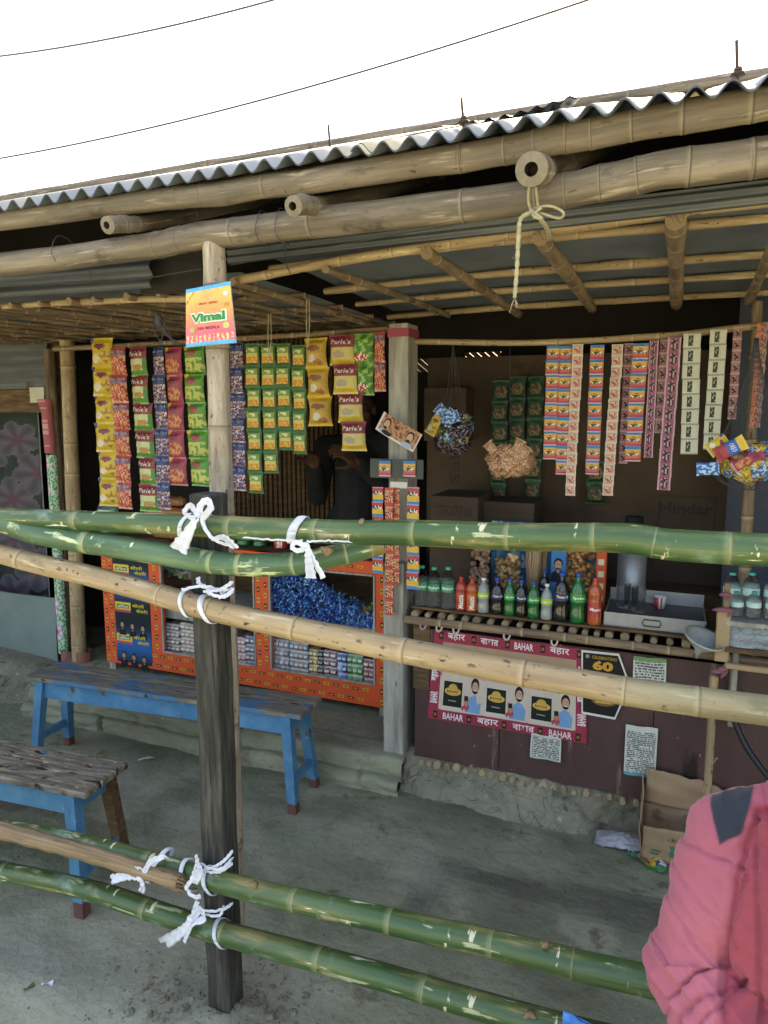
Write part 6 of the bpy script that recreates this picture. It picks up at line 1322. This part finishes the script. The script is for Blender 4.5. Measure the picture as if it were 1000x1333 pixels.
# cartons behind
def carton(px0, px1, py0, py1, Y, lb, txt=None, D=.3, z0=None):
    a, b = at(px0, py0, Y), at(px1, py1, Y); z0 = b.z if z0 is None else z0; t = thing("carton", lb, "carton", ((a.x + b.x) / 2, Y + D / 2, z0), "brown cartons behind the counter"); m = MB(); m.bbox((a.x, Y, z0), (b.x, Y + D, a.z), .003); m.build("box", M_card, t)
    m = MB(); m.box((a.x + .001, Y - .0012, a.z - .05), (b.x - .001, Y - .0006, a.z - .047), hx('33261f')); flat(m, (a.x + b.x) / 2, a.z + .0, 0.0, 0, Y, hx('33261f'))
    if txt: m.text(txt, ((a.x + b.x) / 2, Y - .0012, (a.z * .55 + b.z * .45)), (1, 0, 0), (0, 0, 1), min(.05, (a.z - b.z) * .4), hx('392c24'), (b.x - a.x) * .75, .03)
    m.build("printing", M_vc, t); return t
carton(560, 622, 645, 690, 3.15, "carton lettered Sulhi seen above the topmost rail right of the grey post", "Sulhi", D=.3, z0=zS + .0)
carton(552, 606, 505, 575, 3.38, "dim reddish carton high on the rear wall right of the grey post", None, D=.14)
carton(624, 695, 652, 690, 3.25, "plain low carton beside the lettered one above the topmost rail", None, D=.25, z0=zS)
for (x0_, x1_, yy) in ((555, 700, 0),):
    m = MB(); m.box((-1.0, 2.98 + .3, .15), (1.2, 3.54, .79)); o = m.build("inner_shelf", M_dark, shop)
m = MB(); m.box((-.98, 3.08, .7975 - .03), (1.2, 3.54, .7965)); m.build("inner_shelf_top", M_brown, shop)
cl_ = bpy.data.objects.get("cardboard_lining")
card_text(cl_, "Hindar", 893, 662, 15, 70, Yp - .003, shop); card_text(cl_, "Sulhi", 592, 600, 60, 14, Yp - .003, shop, rotv=True)
m = MB(); a, b = at(858, 644, Yp - .002), at(930, 690, Yp - .002)
for (xx0, zz0, xx1, zz1) in ((a.x, a.z, b.x, a.z - .004), (a.x, b.z, a.x + .004, a.z - .0045), (b.x - .004, b.z, b.x, a.z - .0045)): m.box((min(xx0, xx1), Yp - .003, min(zz0, zz1)), (max(xx0, xx1), Yp - .0015, max(zz0, zz1)), hx('2b211b'))
m.build("printed_frame", M_vc, shop)
m = MB(); x = aX(950, 600, 3.3); m.grid(lambda u, v: (x + .9 * u, 3.3 + .01 * math.sin(u * 30), .8 + 1.3 * v), 50, 10); m.grid(lambda u, v: (x + .9 * u, 3.31 + .01 * math.sin(u * 30), .8 + 1.3 * v), 50, 10, flip=True); m.build("hanging_tarp", nmat("blue_grey_tarp", [hx('343a48'), hx('454c5c')], 4, rough=(.6, .8)), shop)
m = bam_mb([(aX(975, 700, 3.0), 3.0, .8), (aX(968, 640, 3.0), 3.0, 2.0)], .022, .02, evn(4)); m.build("inner_pillar", M_stick, shop)
m = MB(); a = at(570, 523, 3.5); m.ribbon([a, a + Vector((.03, 0, -.004)), a + Vector((.07, 0, -.003))], [.004, .018, .002]); tag(m.build("foil_scrap", M_alu, org=a), "shiny foil scrap stuck on the rear wall above the dark cluster", "foil")
# ------------------------------------------------------------------ open carton and litter at the right
bx = thing("open_carton", "open torn cardboard carton on the ground in front of the counter", "carton", (.06, 2.5, 0))
A0 = at(838, 1108, 2.46); A0 = gz(836, 1111, 0.0); A0.y = min(A0.y, 2.53); bw, bd_, bhh = .46, .15, .135; ang = R(2)
def BQ(x, y, z): return Vector((A0.x + x * math.cos(ang) - y * math.sin(ang), A0.y + x * math.sin(ang) + y * math.cos(ang), z + .002))
def bpanel(name, P, mat=M_cart, th=.004, col=(1, 1, 1), wob=.004, jag=False):
    a, b, c, d = [Vector(p) for p in P]; nr = (b - a).cross(d - a).normalized(); m = MB()
    f = lambda o: (lambda u, v: a.lerp(b, u).lerp(d.lerp(c, u), v) + nr * (o + wob * mn.noise(Vector((u * 3, v * 3, a.x * 9))) * 2) + (Vector((0, 0, .014 * mn.noise(Vector((u * 9, 1, 3))))) if jag and v > .99 else Vector((0, 0, 0))))
    m.grid(f(0), 20, 12); m.grid(f(th), 20, 12, flip=True); k = 21 * 13
    for i in range(20): m.face((12 * 21 + i, 12 * 21 + i + 1, k + 12 * 21 + i + 1, k + 12 * 21 + i)); m.face((i + 1, i, k + i, k + i + 1))
    for j in range(12): m.face((j * 21, (j + 1) * 21, k + (j + 1) * 21, k + j * 21)); m.face(((j + 1) * 21 + 20, j * 21 + 20, k + j * 21 + 20, k + (j + 1) * 21 + 20))
    return m.build(name, mat, bx)
fpn = bpanel("front_panel", [BQ(0, 0, 0), BQ(bw, 0, 0), BQ(bw, -.01, bhh), BQ(0, -.012, bhh)], jag=True); bpanel("side_panel", [BQ(0, bd_, 0), BQ(0, .003, 0), BQ(-.01, -.008, bhh), BQ(-.004, bd_, bhh + .12)]); bpanel("right_panel", [BQ(bw, .003, 0), BQ(bw, bd_, 0), BQ(bw, bd_, bhh), BQ(bw, 0, bhh)])
bpanel("back_panel", [BQ(bw, bd_, 0), BQ(.0, bd_, 0), BQ(.0, bd_, bhh), BQ(bw, bd_, bhh)]); bpanel("flap", [BQ(.0, bd_ - .002, bhh + .003), BQ(bw, bd_ - .002, bhh + .003), BQ(bw * .8, bd_ - .02, bhh + .10), BQ(.008, bd_ - .015, bhh + .15)], wob=.006, jag=True); bpanel("base", [BQ(0, .005, .004), BQ(bw, .005, .004), BQ(bw, bd_, .004), BQ(0, bd_, .004)])
m = MB(); m.text("NO TRACES", BQ(.10, -.014, .098), (1, 0, 0), (0, 0, 1), .014, hx('5a4636'), .15, .0); flat(m, BQ(.045, 0, 0).x, .055, .034, .012, BQ(.045, 0, 0).y - .0125, hx('2f6a44'))
for k in range(3): flat(m, BQ(.045, 0, 0).x + .004 * (k - 1), .038 + .012 * k, .028, .006, BQ(.045, 0, 0).y - .0135, hx('2f6a44'))
flat(m, BQ(.125, 0, 0).x, .055, .07, .042, BQ(.1, 0, 0).y - .0125, hx('3a7a50')); ell(m, BQ(.125, 0, 0).x, .055, .018, .012, BQ(.1, 0, 0).y - .0135, hx('8aa07c')); m.build("printing", M_vc, fpn)
p = gz(806, 1098, 0.0); m = MB()
m.grid(lambda u, v: p + Vector(((u - .5) * .17, (v - .5) * .10 + .02 * u, .006 + .028 * math.sin(PI * v) * math.sin(PI * u) ** .5 + .007 * mn.noise(Vector((u * 8, v * 8, 0))))), 40, 24); m.grid(lambda u, v: p + Vector(((u - .5) * .17, (v - .5) * .10 + .02 * u, .004)), 8, 6, flip=True)
tag(m.build("plastic_bag", nmat("grey_cloudy_plastic", [hx('8d8b94'), hx('b9b8c0')], 16, rough=(.25, .4), bump=1, bscale=30, bdist=.008), org=p), "crumpled clear grey plastic bag on the ground left of the open carton", "plastic bag")
p = gz(842, 1122, 0.0); m = MB()
def wr(u, v):
    c = hx('d8dbe0')
    if v < .3: c = hx('3f8a4a')
    if blob2(u, v, .6, .6, .25, .3): c = hx('d8a83a')
    if nzz(u, v, 7, 3) > .2: c = hx('2f4a7a')
    return c
m.grid(lambda u, v: p + Vector(((u - .5) * .13, (v - .5) * .07 - .05 * (u - .5), .01 + .012 * math.sin(u * 7 + v * 3) + .004 * mn.noise(Vector((u * 8, v * 8, 0))))), 26, 16, wr); tag(m.build("snack_wrapper", M_prn, org=p), "empty white green and yellow snack wrapper lying under the open carton", "litter")
# ================================================================== PEOPLE
def capsule(m, a, b, ra, rb, seg=14, flat=1.0, fdir=None):
    a, b = Vector(a), Vector(b); ax = (b - a); L = ax.length; ax.normalize(); up = Vector(fdir) if fdir else (Vector((0, 0, 1)) if abs(ax.z) < .9 else Vector((1, 0, 0)))
    s = ax.cross(up).normalized(); t = s.cross(ax); bs = []; pr = []
    for k in range(5): q = PI / 2 * (1 - k / 5); pr.append((-math.sin(q) * ra, math.cos(q) * ra))
    pr.append((0, ra)); pr.append((L, rb))
    for k in range(1, 6): q = PI / 2 * k / 5; pr.append((L + math.sin(q) * rb, math.cos(q) * rb))
    pr[0] = (-ra, ra * .05); pr[-1] = (L + rb, rb * .05)
    for (d, r) in pr: bs.append(m.add([a + ax * d + (s * math.cos(2 * PI * k / seg) + t * math.sin(2 * PI * k / seg) * flat) * r for k in range(seg)]))
    for i in range(len(bs) - 1):
        for k in range(seg): j = (k + 1) % seg; m.face((bs[i] + k, bs[i] + j, bs[i + 1] + j, bs[i + 1] + k))
    m.face([bs[0] + k for k in reversed(range(seg))]); m.face([bs[-1] + k for k in range(seg)])
def ellipsoid(m, c, r, rot=None, seg=18):
    c = Vector(c); n = 12; bs = []
    for i in range(n + 1):
        q = PI * (i + (.04 if i == 0 else -.04 if i == n else 0)) / n
        P = [Vector((math.sin(q) * math.cos(2 * PI * k / seg) * r[0], math.sin(q) * math.sin(2 * PI * k / seg) * r[1], -math.cos(q) * r[2])) for k in range(seg)]
        bs.append(m.add([c + (rot @ p if rot else p) for p in P]))
    for i in range(n):
        for k in range(seg): j = (k + 1) % seg; m.face((bs[i] + k, bs[i] + j, bs[i + 1] + j, bs[i + 1] + k))
    m.face([bs[0] + k for k in reversed(range(seg))]); m.face([bs[-1] + k for k in range(seg)])
def fuse(m, voxel, sm_it=6, dec=None):
    """union of the shapes in m as one smooth continuous surface"""
    me = bpy.data.meshes.new("f"); me.from_pydata([tuple(v) for v in m.v], [], m.f); o = bpy.data.objects.new("f", me); COL.objects.link(o)
    r = o.modifiers.new("r", 'REMESH'); r.mode = 'VOXEL'; r.voxel_size = voxel; r.use_smooth_shade = True
    if sm_it: s = o.modifiers.new("s", 'SMOOTH'); s.iterations = sm_it; s.factor = .5
    dg = bpy.context.evaluated_depsgraph_get(); out = bpy.data.meshes.new_from_object(o.evaluated_get(dg)); bpy.data.objects.remove(o); bpy.data.meshes.remove(me); return out
def finish(me, name, mat, parent=None, org=None, colfn=None, disp=None):
    if disp:
        N = [v.normal.copy() for v in me.vertices]
        for v, n in zip(me.vertices, N): v.co = v.co + n * disp(v.co, n)
    if colfn:
        ca = me.color_attributes.new("Col", 'FLOAT_COLOR', 'POINT')
        for i, v in enumerate(me.vertices): c = colfn(v.co, v.normal); ca.data[i].color = (*c, 1)
    off = Vector(org or (0, 0, 0))
    for v in me.vertices: v.co -= off
    me.materials.clear(); me.materials.append(mat)
    for p in me.polygons: p.use_smooth = True
    me.name = name; o = bpy.data.objects.new(name, me); COL.objects.link(o)
    if parent: o.parent = parent
    elif org: o.location = org
    return o
def head(m, c, fwd, up=Vector((0, 0, 1)), s=1.0):
    """skull, jaw, nose, brow, lips, ears round centre c looking along fwd"""
    f = Vector(fwd).normalized(); u = (Vector(up) - f * f.dot(Vector(up))).normalized(); l = u.cross(f); M3 = Matrix((l, -f, u)).transposed() @ Matrix.Identity(3)
    P = lambda a, b, d: c + (l * a + f * b + u * d) * s
    ellipsoid(m, P(0, -.012, .02), (.074 * s, .092 * s, .095 * s), M3); ellipsoid(m, P(0, .03, -.045), (.054 * s, .055 * s, .062 * s), M3); ellipsoid(m, P(0, .052, -.088), (.026 * s, .022 * s, .02 * s), M3)
    capsule(m, P(0, .082, .012), P(0, .1, -.022), .008 * s, .013 * s); ellipsoid(m, P(.011, .093, -.026), (.009 * s, .008 * s, .007 * s), M3); ellipsoid(m, P(-.011, .093, -.026), (.009 * s, .008 * s, .007 * s), M3)
    for e in (-1, 1):
        capsule(m, P(e * .014, .079, .028), P(e * .045, .068, .026), .009 * s, .008 * s); ellipsoid(m, P(e * .078, -.008, -.004), (.008 * s, .02 * s, .032 * s), M3); ellipsoid(m, P(e * .042, .055, -.02), (.02 * s, .02 * s, .02 * s), M3)
    capsule(m, P(-.02, .082, -.052), P(.02, .082, -.052), .0065 * s, .0065 * s); capsule(m, P(-.018, .08, -.063), P(.018, .08, -.063), .007 * s, .007 * s)
    return P, M3
def hand(m, wrist, dirn, palm_n, s=1.0, curl=.5, thumb=1):
    d = Vector(dirn).normalized(); n = Vector(palm_n); n = (n - d * n.dot(d)).normalized(); l = d.cross(n)
    W = Vector(wrist)
    for k in range(4):
        o = (k - 1.5) * .019 * s; capsule(m, W + l * o * .7 + d * .01 * s, W + l * o + d * .085 * s, .015 * s, .0115 * s)
        L = (.038, .044, .041, .032)[k] * s; p = W + l * o + d * .088 * s; a = 0
        for j in range(3):
            a += curl * (.5 + .25 * j) + .08 * k; dd = d * math.cos(a) + n * math.sin(a); q = p + dd * L * (1, .72, .55)[j]; capsule(m, p, q, (.0092 - .0007 * j) * s, (.0085 - .0008 * j) * s, 10); p = q
    b = W + l * (-.028 * thumb) * s + d * .02 * s; dd = (d * .6 - l * .75 * thumb + n * .25).normalized(); q = b + dd * .045 * s; capsule(m, b, q, .014 * s, .0105 * s); d2 = (d * .8 - l * .3 * thumb + n * .5).normalized(); capsule(m, q, q + d2 * .03 * s, .0105 * s, .009 * s); capsule(m, q + d2 * .03 * s, q + d2 * .052 * s + n * .006, .009 * s, .0078 * s)
# ---- the person in the pink jacket, near the camera on the right
Sh = at(950, 1080, 1.08); El = at(905, 1262, 1.02); Wr = at(990, 1420, .90)
Nk = at(1064, 1030, 1.07); Nk.z = Sh.z + .07
fw_ = Vector((.35, -1, 0)).normalized(); lf = Vector((0, 0, 1)).cross(fw_)          # lf: towards the person's left
ax_ = (Nk - Sh); ax_.z = 0
Sh2 = Sh + ax_ * 2 ; Sh2.z = Sh.z
Nk = (Sh + Sh2) / 2 + Vector((0, .0, .055)); 
mid = (Sh + Sh2) / 2; Pv = Vector((mid.x + .02, mid.y + .06, .55)); Hp = (Sh2 - Sh).normalized()
fwd = Vector((Hp.y, -Hp.x, 0)).normalized()
Hc = Nk + fwd * .09 + Vector((0, 0, .10)) + Hp * .04 + Vector((0, 0, -.015))
root = (Pv.x, Pv.y, 0)
El2 = Sh2 + Vector((.08, .02, -.27)); Wr2 = El2 + fwd * .2 + Vector((-.08, 0, -.06))
m = MB()                                                            # body: one continuous surface
P_, M3 = head(m, Hc, (fwd + Vector((.25, 0, -.75))), Vector((0, 0, 1)) + fwd * .3)
capsule(m, Nk + Vector((0, 0, -.03)), Hc + Vector((0, 0, -.03)) - fwd * .03, .055, .052); capsule(m, Pv, mid + Vector((0, 0, -.08)), .12, .13, flat=.72, fdir=fwd)
capsule(m, Sh + Vector((0, 0, -.02)), Sh2 + Vector((0, 0, -.02)), .042, .042)
for (s_, e_, w_) in ((Sh, El, Wr), (Sh2, El2, Wr2)):
    capsule(m, s_ + Vector((0, 0, -.015)), e_, .04, .036); capsule(m, e_, w_, .036, .026)
hand(m, Wr, (Wr - El), Vector((0, 0, -1)), 1, .6, 1); hand(m, Wr2, (Wr2 - El2), Vector((0, 0, -1)), 1, .6, -1)
Kn = [Pv + fwd * .4 + Hp * e * .13 + Vector((0, 0, .0)) for e in (-1, 1)]; An = [k + Vector((0, 0, -.46)) - fwd * .03 for k in Kn]
for k, a, e in zip(Kn, An, (-1, 1)): capsule(m, Pv + Hp * e * .09, k, .085, .06); capsule(m, k, a, .056, .04); capsule(m, a + Vector((0, 0, -.03)), a + fwd * .17 + Vector((0, 0, -.055)), .038, .03, flat=.7)
me = fuse(m, .005, 4); body = finish(me, "person", M_skin, org=root, colfn=None); tag(body, "bearded person in a faded pink jacket with navy shoulder patch at the lower right edge", "person")
# jacket
Jm = MB()
capsule(Jm, Pv + Vector((0, 0, .0)), mid + Vector((0, 0, -.11)), .168, .165, 20, flat=.8, fdir=fwd); capsule(Jm, Sh + Hp * .02 + Vector((0, 0, -.018)), Sh2 - Hp * .02 + Vector((0, 0, -.018)), .064, .064, 18)
capsule(Jm, Sh + Hp * .02 + Vector((0, 0, -.006)), Nk - Hp * .035 + Vector((0, 0, -.03)), .064, .062, 18); capsule(Jm, Sh2 - Hp * .035 + Vector((0, 0, -.01)), Nk + Hp * .035 + Vector((0, 0, -.045)), .062, .055, 18)
E1 = El + Vector((0, 0, -.0))
capsule(Jm, Sh + Vector((.004, 0, -.012)), E1, .064, .063, 20); capsule(Jm, E1, Wr, .066, .052, 20); capsule(Jm, Sh2 + Vector((0, 0, -.012)), El2, .066, .062, 18); capsule(Jm, El2, Wr2, .062, .046, 18)
for k in range(16):
    a = 2 * PI * k / 16; b_ = 2 * PI * (k + 1) / 16; r = .068; q = lambda t: Nk + (Hp * math.cos(t) + fwd * math.sin(t)) * r + Vector((0, 0, -.01 - .03 * max(0, math.sin(t)))); capsule(Jm, q(a), q(b_), .017, .017, 8)
me = fuse(Jm, .0027, 6)
ua = (El - Sh); Lu = ua.length; ua.normalize(); fa = (Wr - El); Lf = fa.length; fa.normalize()
PK = lin((.60, .29, .36)); PK2 = lin((.67, .36, .42)); NV = lin((.12, .15, .20)); RD = lin((.56, .20, .26)); TZ = (at(985, 1200, 1.0) - mid).dot(Hp); TF = (at(950, 1200, 1.0) - mid).dot(Hp)
def armc(p):
    a = (p - Sh).dot(ua); b = (p - El).dot(fa); da = (p - (Sh + ua * max(0, min(Lu, a)))).length; db = (p - (El + fa * max(0, min(Lf, b)))).length
    return (a if da < db else Lu + max(0, b)), min(da, db)
cd_ = (Vector(cam.location) - Sh).normalized(); sdv = ua.cross(cd_).normalized()
fold = [(.03, .010, .1), (.10, .011, -.5), (.15, .010, -.6), (.205, .013, -.3), (.235, .011, .35), (.262, .012, .1), (.288, .012, .45), (.315, .011, -.15), (.345, .012, .3), (.38, .01, .1)]
YK_ = [((at(x, y, 1.03) - mid).dot(Hp), at(x, y, 1.03).z) for x, y in ((916, 1048), (950, 1124), (966, 1084), (1015, 1064), (1012, 1010), (982, 1014))]
def sgd(x, z, a, b):
    ex, ez = b[0] - a[0], b[1] - a[1]; L = math.hypot(ex, ez); return (ex * (z - a[1]) - ez * (x - a[0])) / L
def bc(x, y): q = at(x, y, 1.03); return ((q - mid).dot(Hp), q.z)
RP_ = [bc(*q) for q in ((985, 1058), (958, 1125), (947, 1195), (944, 1270), (950, 1345), (960, 1500), (1200, 1500), (1200, 1040))]
def sgd_poly(t, z, P): return min(sgd(t, z, P[i], P[(i + 1) % len(P)]) for i in range(len(P)))
ZP = [bc(984, 1062), bc(992, 1400)]
def zipd(t, z): return sgd(t, z, ZP[0], ZP[1]) if z < ZP[0][1] else 1
def jd(p, n):
    a, d = armc(p); k = 0; w3 = mn.noise(p * 7) * .012; k += mn.noise(p * 11) * .004 + mn.noise(p * 26) * .0018 + .0042 * (1 - abs(mn.noise(Vector(((p - Sh).dot(ua) * 38 + (p - Sh).dot(sdv) * 16, (p - Sh).dot(sdv) * 9, 2)))) * 3.5) * (.25 + .75 * sm(.12, .22, a)) + .002 * (1 - abs(mn.noise(Vector((p.x * 22 + p.z * 30, p.y * 12, p.z * 14)))) * 4)
    if d < .085:
        s = (p - Sh).dot(sdv)
        for (c, wd, sl) in fold:
            x = a - c - sl * s + w3 + .006 * mn.noise(p * 30 + Vector((c * 90, 0, 0))); k -= .0075 * math.exp(-(x / (wd * .26)) ** 2) * (.45 + .55 * mn.noise(p * 9 + Vector((c * 50, 0, 0))) + .4) * (1 if c > .18 else .55); k += .004 * math.exp(-((x - wd) / wd) ** 2)
    else:
        t = (p - mid).dot(Hp); k += .006 * math.sin(t * 70 + mn.noise(p * 4) * 5 + p.z * 8) * .6
    # seam of the yoke and of the zip placket
    t = (p - mid).dot(Hp); 
    if n.dot(fwd) > -.3: dd = sgd_poly(t, p.z, RP_); k -= .012 * math.exp(-(dd / .006) ** 2); k -= .006 * math.exp(-(zipd(t, p.z) / .004) ** 2)
    return k
# yoke outline as a region of the picture-side shoulder, in body coordinates
def jcol(p, n):
    t = (p - mid).dot(Hp); f = (p - mid).dot(fwd); z = p.z - Sh.z; c = mixc(PK, PK2, .5 + mn.noise(p * 5))
    at_ = abs(t); tt = -at_
    d = min(sgd(tt, p.z, YK_[i], YK_[(i + 1) % len(YK_)]) for i in range(len(YK_)))
    c = mixc(c, NV, sm(-.002, .002, d) * (n.dot(fwd) > -.2))
    if n.dot(fwd) > -.3: c = mixc(c, RD, .85 * sm(-.003, .003, sgd_poly(t, p.z, RP_))); c = mixc(c, (.2, .04, .05), .5 * sm(.006, .001, abs(zipd(t, p.z))))
    return c
jk = finish(me, "jacket", M_jack, body, root, jcol, jd)
# beard and hair
bm_ = MB(); rnd = random.Random(4)
for k in range(1100):
    e = rnd.uniform(-1, 1); q = P_(e * .06, .075 - .05 * abs(e) ** 1.5 + rnd.uniform(-.01, .006), -.05 - rnd.uniform(0, .04)); L = rnd.uniform(.05, .1); d = (Vector((0, 0, -1)) + Vector((rnd.uniform(-.35, .35), rnd.uniform(-.3, .3), 0)) + fwd * .15).normalized()
    bm_.tube([q, q + d * L * .5, q + d * L + Vector((rnd.uniform(-.012, .012), rnd.uniform(-.012, .012), 0))], [.0008, .0006, .0002], 4)
bm_.build("beard", M_hair, body)
hm = MB()
for k in range(2200):
    th = rnd.uniform(0, 2 * PI); ph = rnd.uniform(0, 1.55); a, b, d = math.sin(ph) * math.cos(th), math.sin(ph) * math.sin(th), math.cos(ph)
    if b > .45 and d < .75: continue
    q = P_(a * .077, -.012 + b * .094, .02 + d * .097); nn = (q - P_(0, -.01, .02)).normalized(); t = Vector((rnd.uniform(-1, 1), rnd.uniform(-1, 1), rnd.uniform(-1, .2))); t = (t - nn * t.dot(nn)).normalized(); hm.tube([q - nn * .002, q + nn * .006 + t * .012, q + nn * .004 + t * .028], [.0012, .001, .0003], 4)
hm.build("hair", M_hair, body)
em = MB()
for e in (-1, 1): ellipsoid(em, P_(e * .03, .066, .008), (.011, .011, .011))
em.build("eyes", flatmat("eye", (.5, .48, .45), .2), body)
tm = MB(); capsule(tm, Pv + Vector((0, 0, -.03)), Pv + Vector((0, 0, .04)), .15, .14)
for k, a, e in zip(Kn, An, (-1, 1)): capsule(tm, Pv + Hp * e * .09, k, .1, .078); capsule(tm, k, a + Vector((0, 0, .04)), .075, .062)
finish(fuse(tm, .007, 4), "trousers", nmat("grey_cotton", [hx('4a4c50'), hx('5f6268')], 9, rough=(.8, 1), bump=.3), body, root)
# stool carrying the seated person (out of frame)
st = thing("wooden_stool", "plain wooden stool under the seated person at the right", "stool", (Pv.x, Pv.y, 0)); zs_ = Pv.z - .15
m = MB(); m.bbox((Pv.x - .17, Pv.y - .15, zs_ - .03), (Pv.x + .17, Pv.y + .15, zs_), .004); m.build("seat", M_brown, st)
for sx in (-1, 1):
    for sy in (-1, 1): m = MB(); m.bbox((Pv.x + sx * .14 - .018, Pv.y + sy * .12 - .018, 0), (Pv.x + sx * .14 + .018, Pv.y + sy * .12 + .018, zs_ - .031), .003); m.build("leg", M_brown, st)
# ---- shopkeeper in black, deep in the left room
Yk_ = 3.5; hc = at(469, 533, Yk_); org = (hc.x - .02, Yk_, .15); m = MB(); f2 = Vector((.3, -1, -.15)).normalized()
Pk, _ = head(m, hc, f2); nk = hc + Vector((-.01, .03, -.12)); sL = at(425, 582, Yk_ + .02); sR = at(508, 578, Yk_ + .05); pv = Vector((nk.x - .03, Yk_ + .05, .98))
capsule(m, nk + Vector((0, 0, -.05)), hc - Vector((0, -.02, .04)), .055, .052); capsule(m, pv, nk + Vector((0, 0, -.22)), .13, .15, flat=.7); capsule(m, sL, sR, .055, .055)
eL = sL + Vector((-.05, -.02, -.27)); eR = sR + Vector((.06, -.03, -.27)); wL = at(409, 605, Yk_ - .18); wR = at(463, 601, Yk_ - .25)
for a, b, c_ in ((sL, eL, wL), (sR, eR, wR)): capsule(m, a, b, .05, .042); capsule(m, b, c_, .04, .028)
hand(m, wL, (wL - eL), f2, 1, .7, 1); hand(m, wR, (wR - eR), Vector((-1, -.3, 0)), 1, .8, -1)
for e in (-1, 1): capsule(m, pv + Vector((e * .09, 0, 0)), Vector((pv.x + e * .1, Yk_ + .05, .6)), .085, .06); capsule(m, Vector((pv.x + e * .1, Yk_ + .05, .6)), Vector((pv.x + e * .1, Yk_ + .07, .2)), .058, .042); capsule(m, Vector((pv.x + e * .1, Yk_ + .07, .185)), Vector((pv.x + e * .11, Yk_ - .1, .178)), .034, .028)
sk = finish(fuse(m, .006, 3), "person", nmat('dark_skin', [hx('4a3024'), hx('5f4032')], 20, rough=(.6, .8)), org=org); tag(sk, "shopkeeper in black clothes standing in the dark behind the display cabinet", "person")
m = MB(); capsule(m, pv + Vector((0, 0, -.06)), nk + Vector((0, 0, -.2)), .165, .175, flat=.75); capsule(m, sL, sR, .07, .07); capsule(m, nk + Vector((0, 0, -.07)), nk + Vector((0, 0, -.0)), .08, .07)
for a, b, c_ in ((sL, eL, wL), (sR, eR, wR)): capsule(m, a, b, .066, .06); capsule(m, b, b.lerp(c_, .88), .056, .045)
finish(fuse(m, .009, 5), "jumper", M_bcl, sk, org, None, lambda p, n: .004 * mn.noise(p * 14))
m = MB()
for e in (-1, 1): capsule(m, pv + Vector((e * .08, 0, -.0)), Vector((pv.x + e * .1, Yk_ + .05, .6)), .11, .08); capsule(m, Vector((pv.x + e * .1, Yk_ + .05, .6)), Vector((pv.x + e * .1, Yk_ + .07, .25)), .078, .06)
finish(fuse(m, .01, 4), "trousers", M_bcl, sk, org)
m = MB(); ellipsoid(m, Pk(0, -.022, .035), (.082, .095, .092)); 
hh_ = finish(fuse(m, .006, 2), "hair", M_bhair, sk, org, None, lambda p, n: (-.03 if (p - Pk(0, 0, .02)).dot(f2) > .035 and p.z < Pk(0, 0, .055).z else 0) + .003 * mn.noise(p * 60))
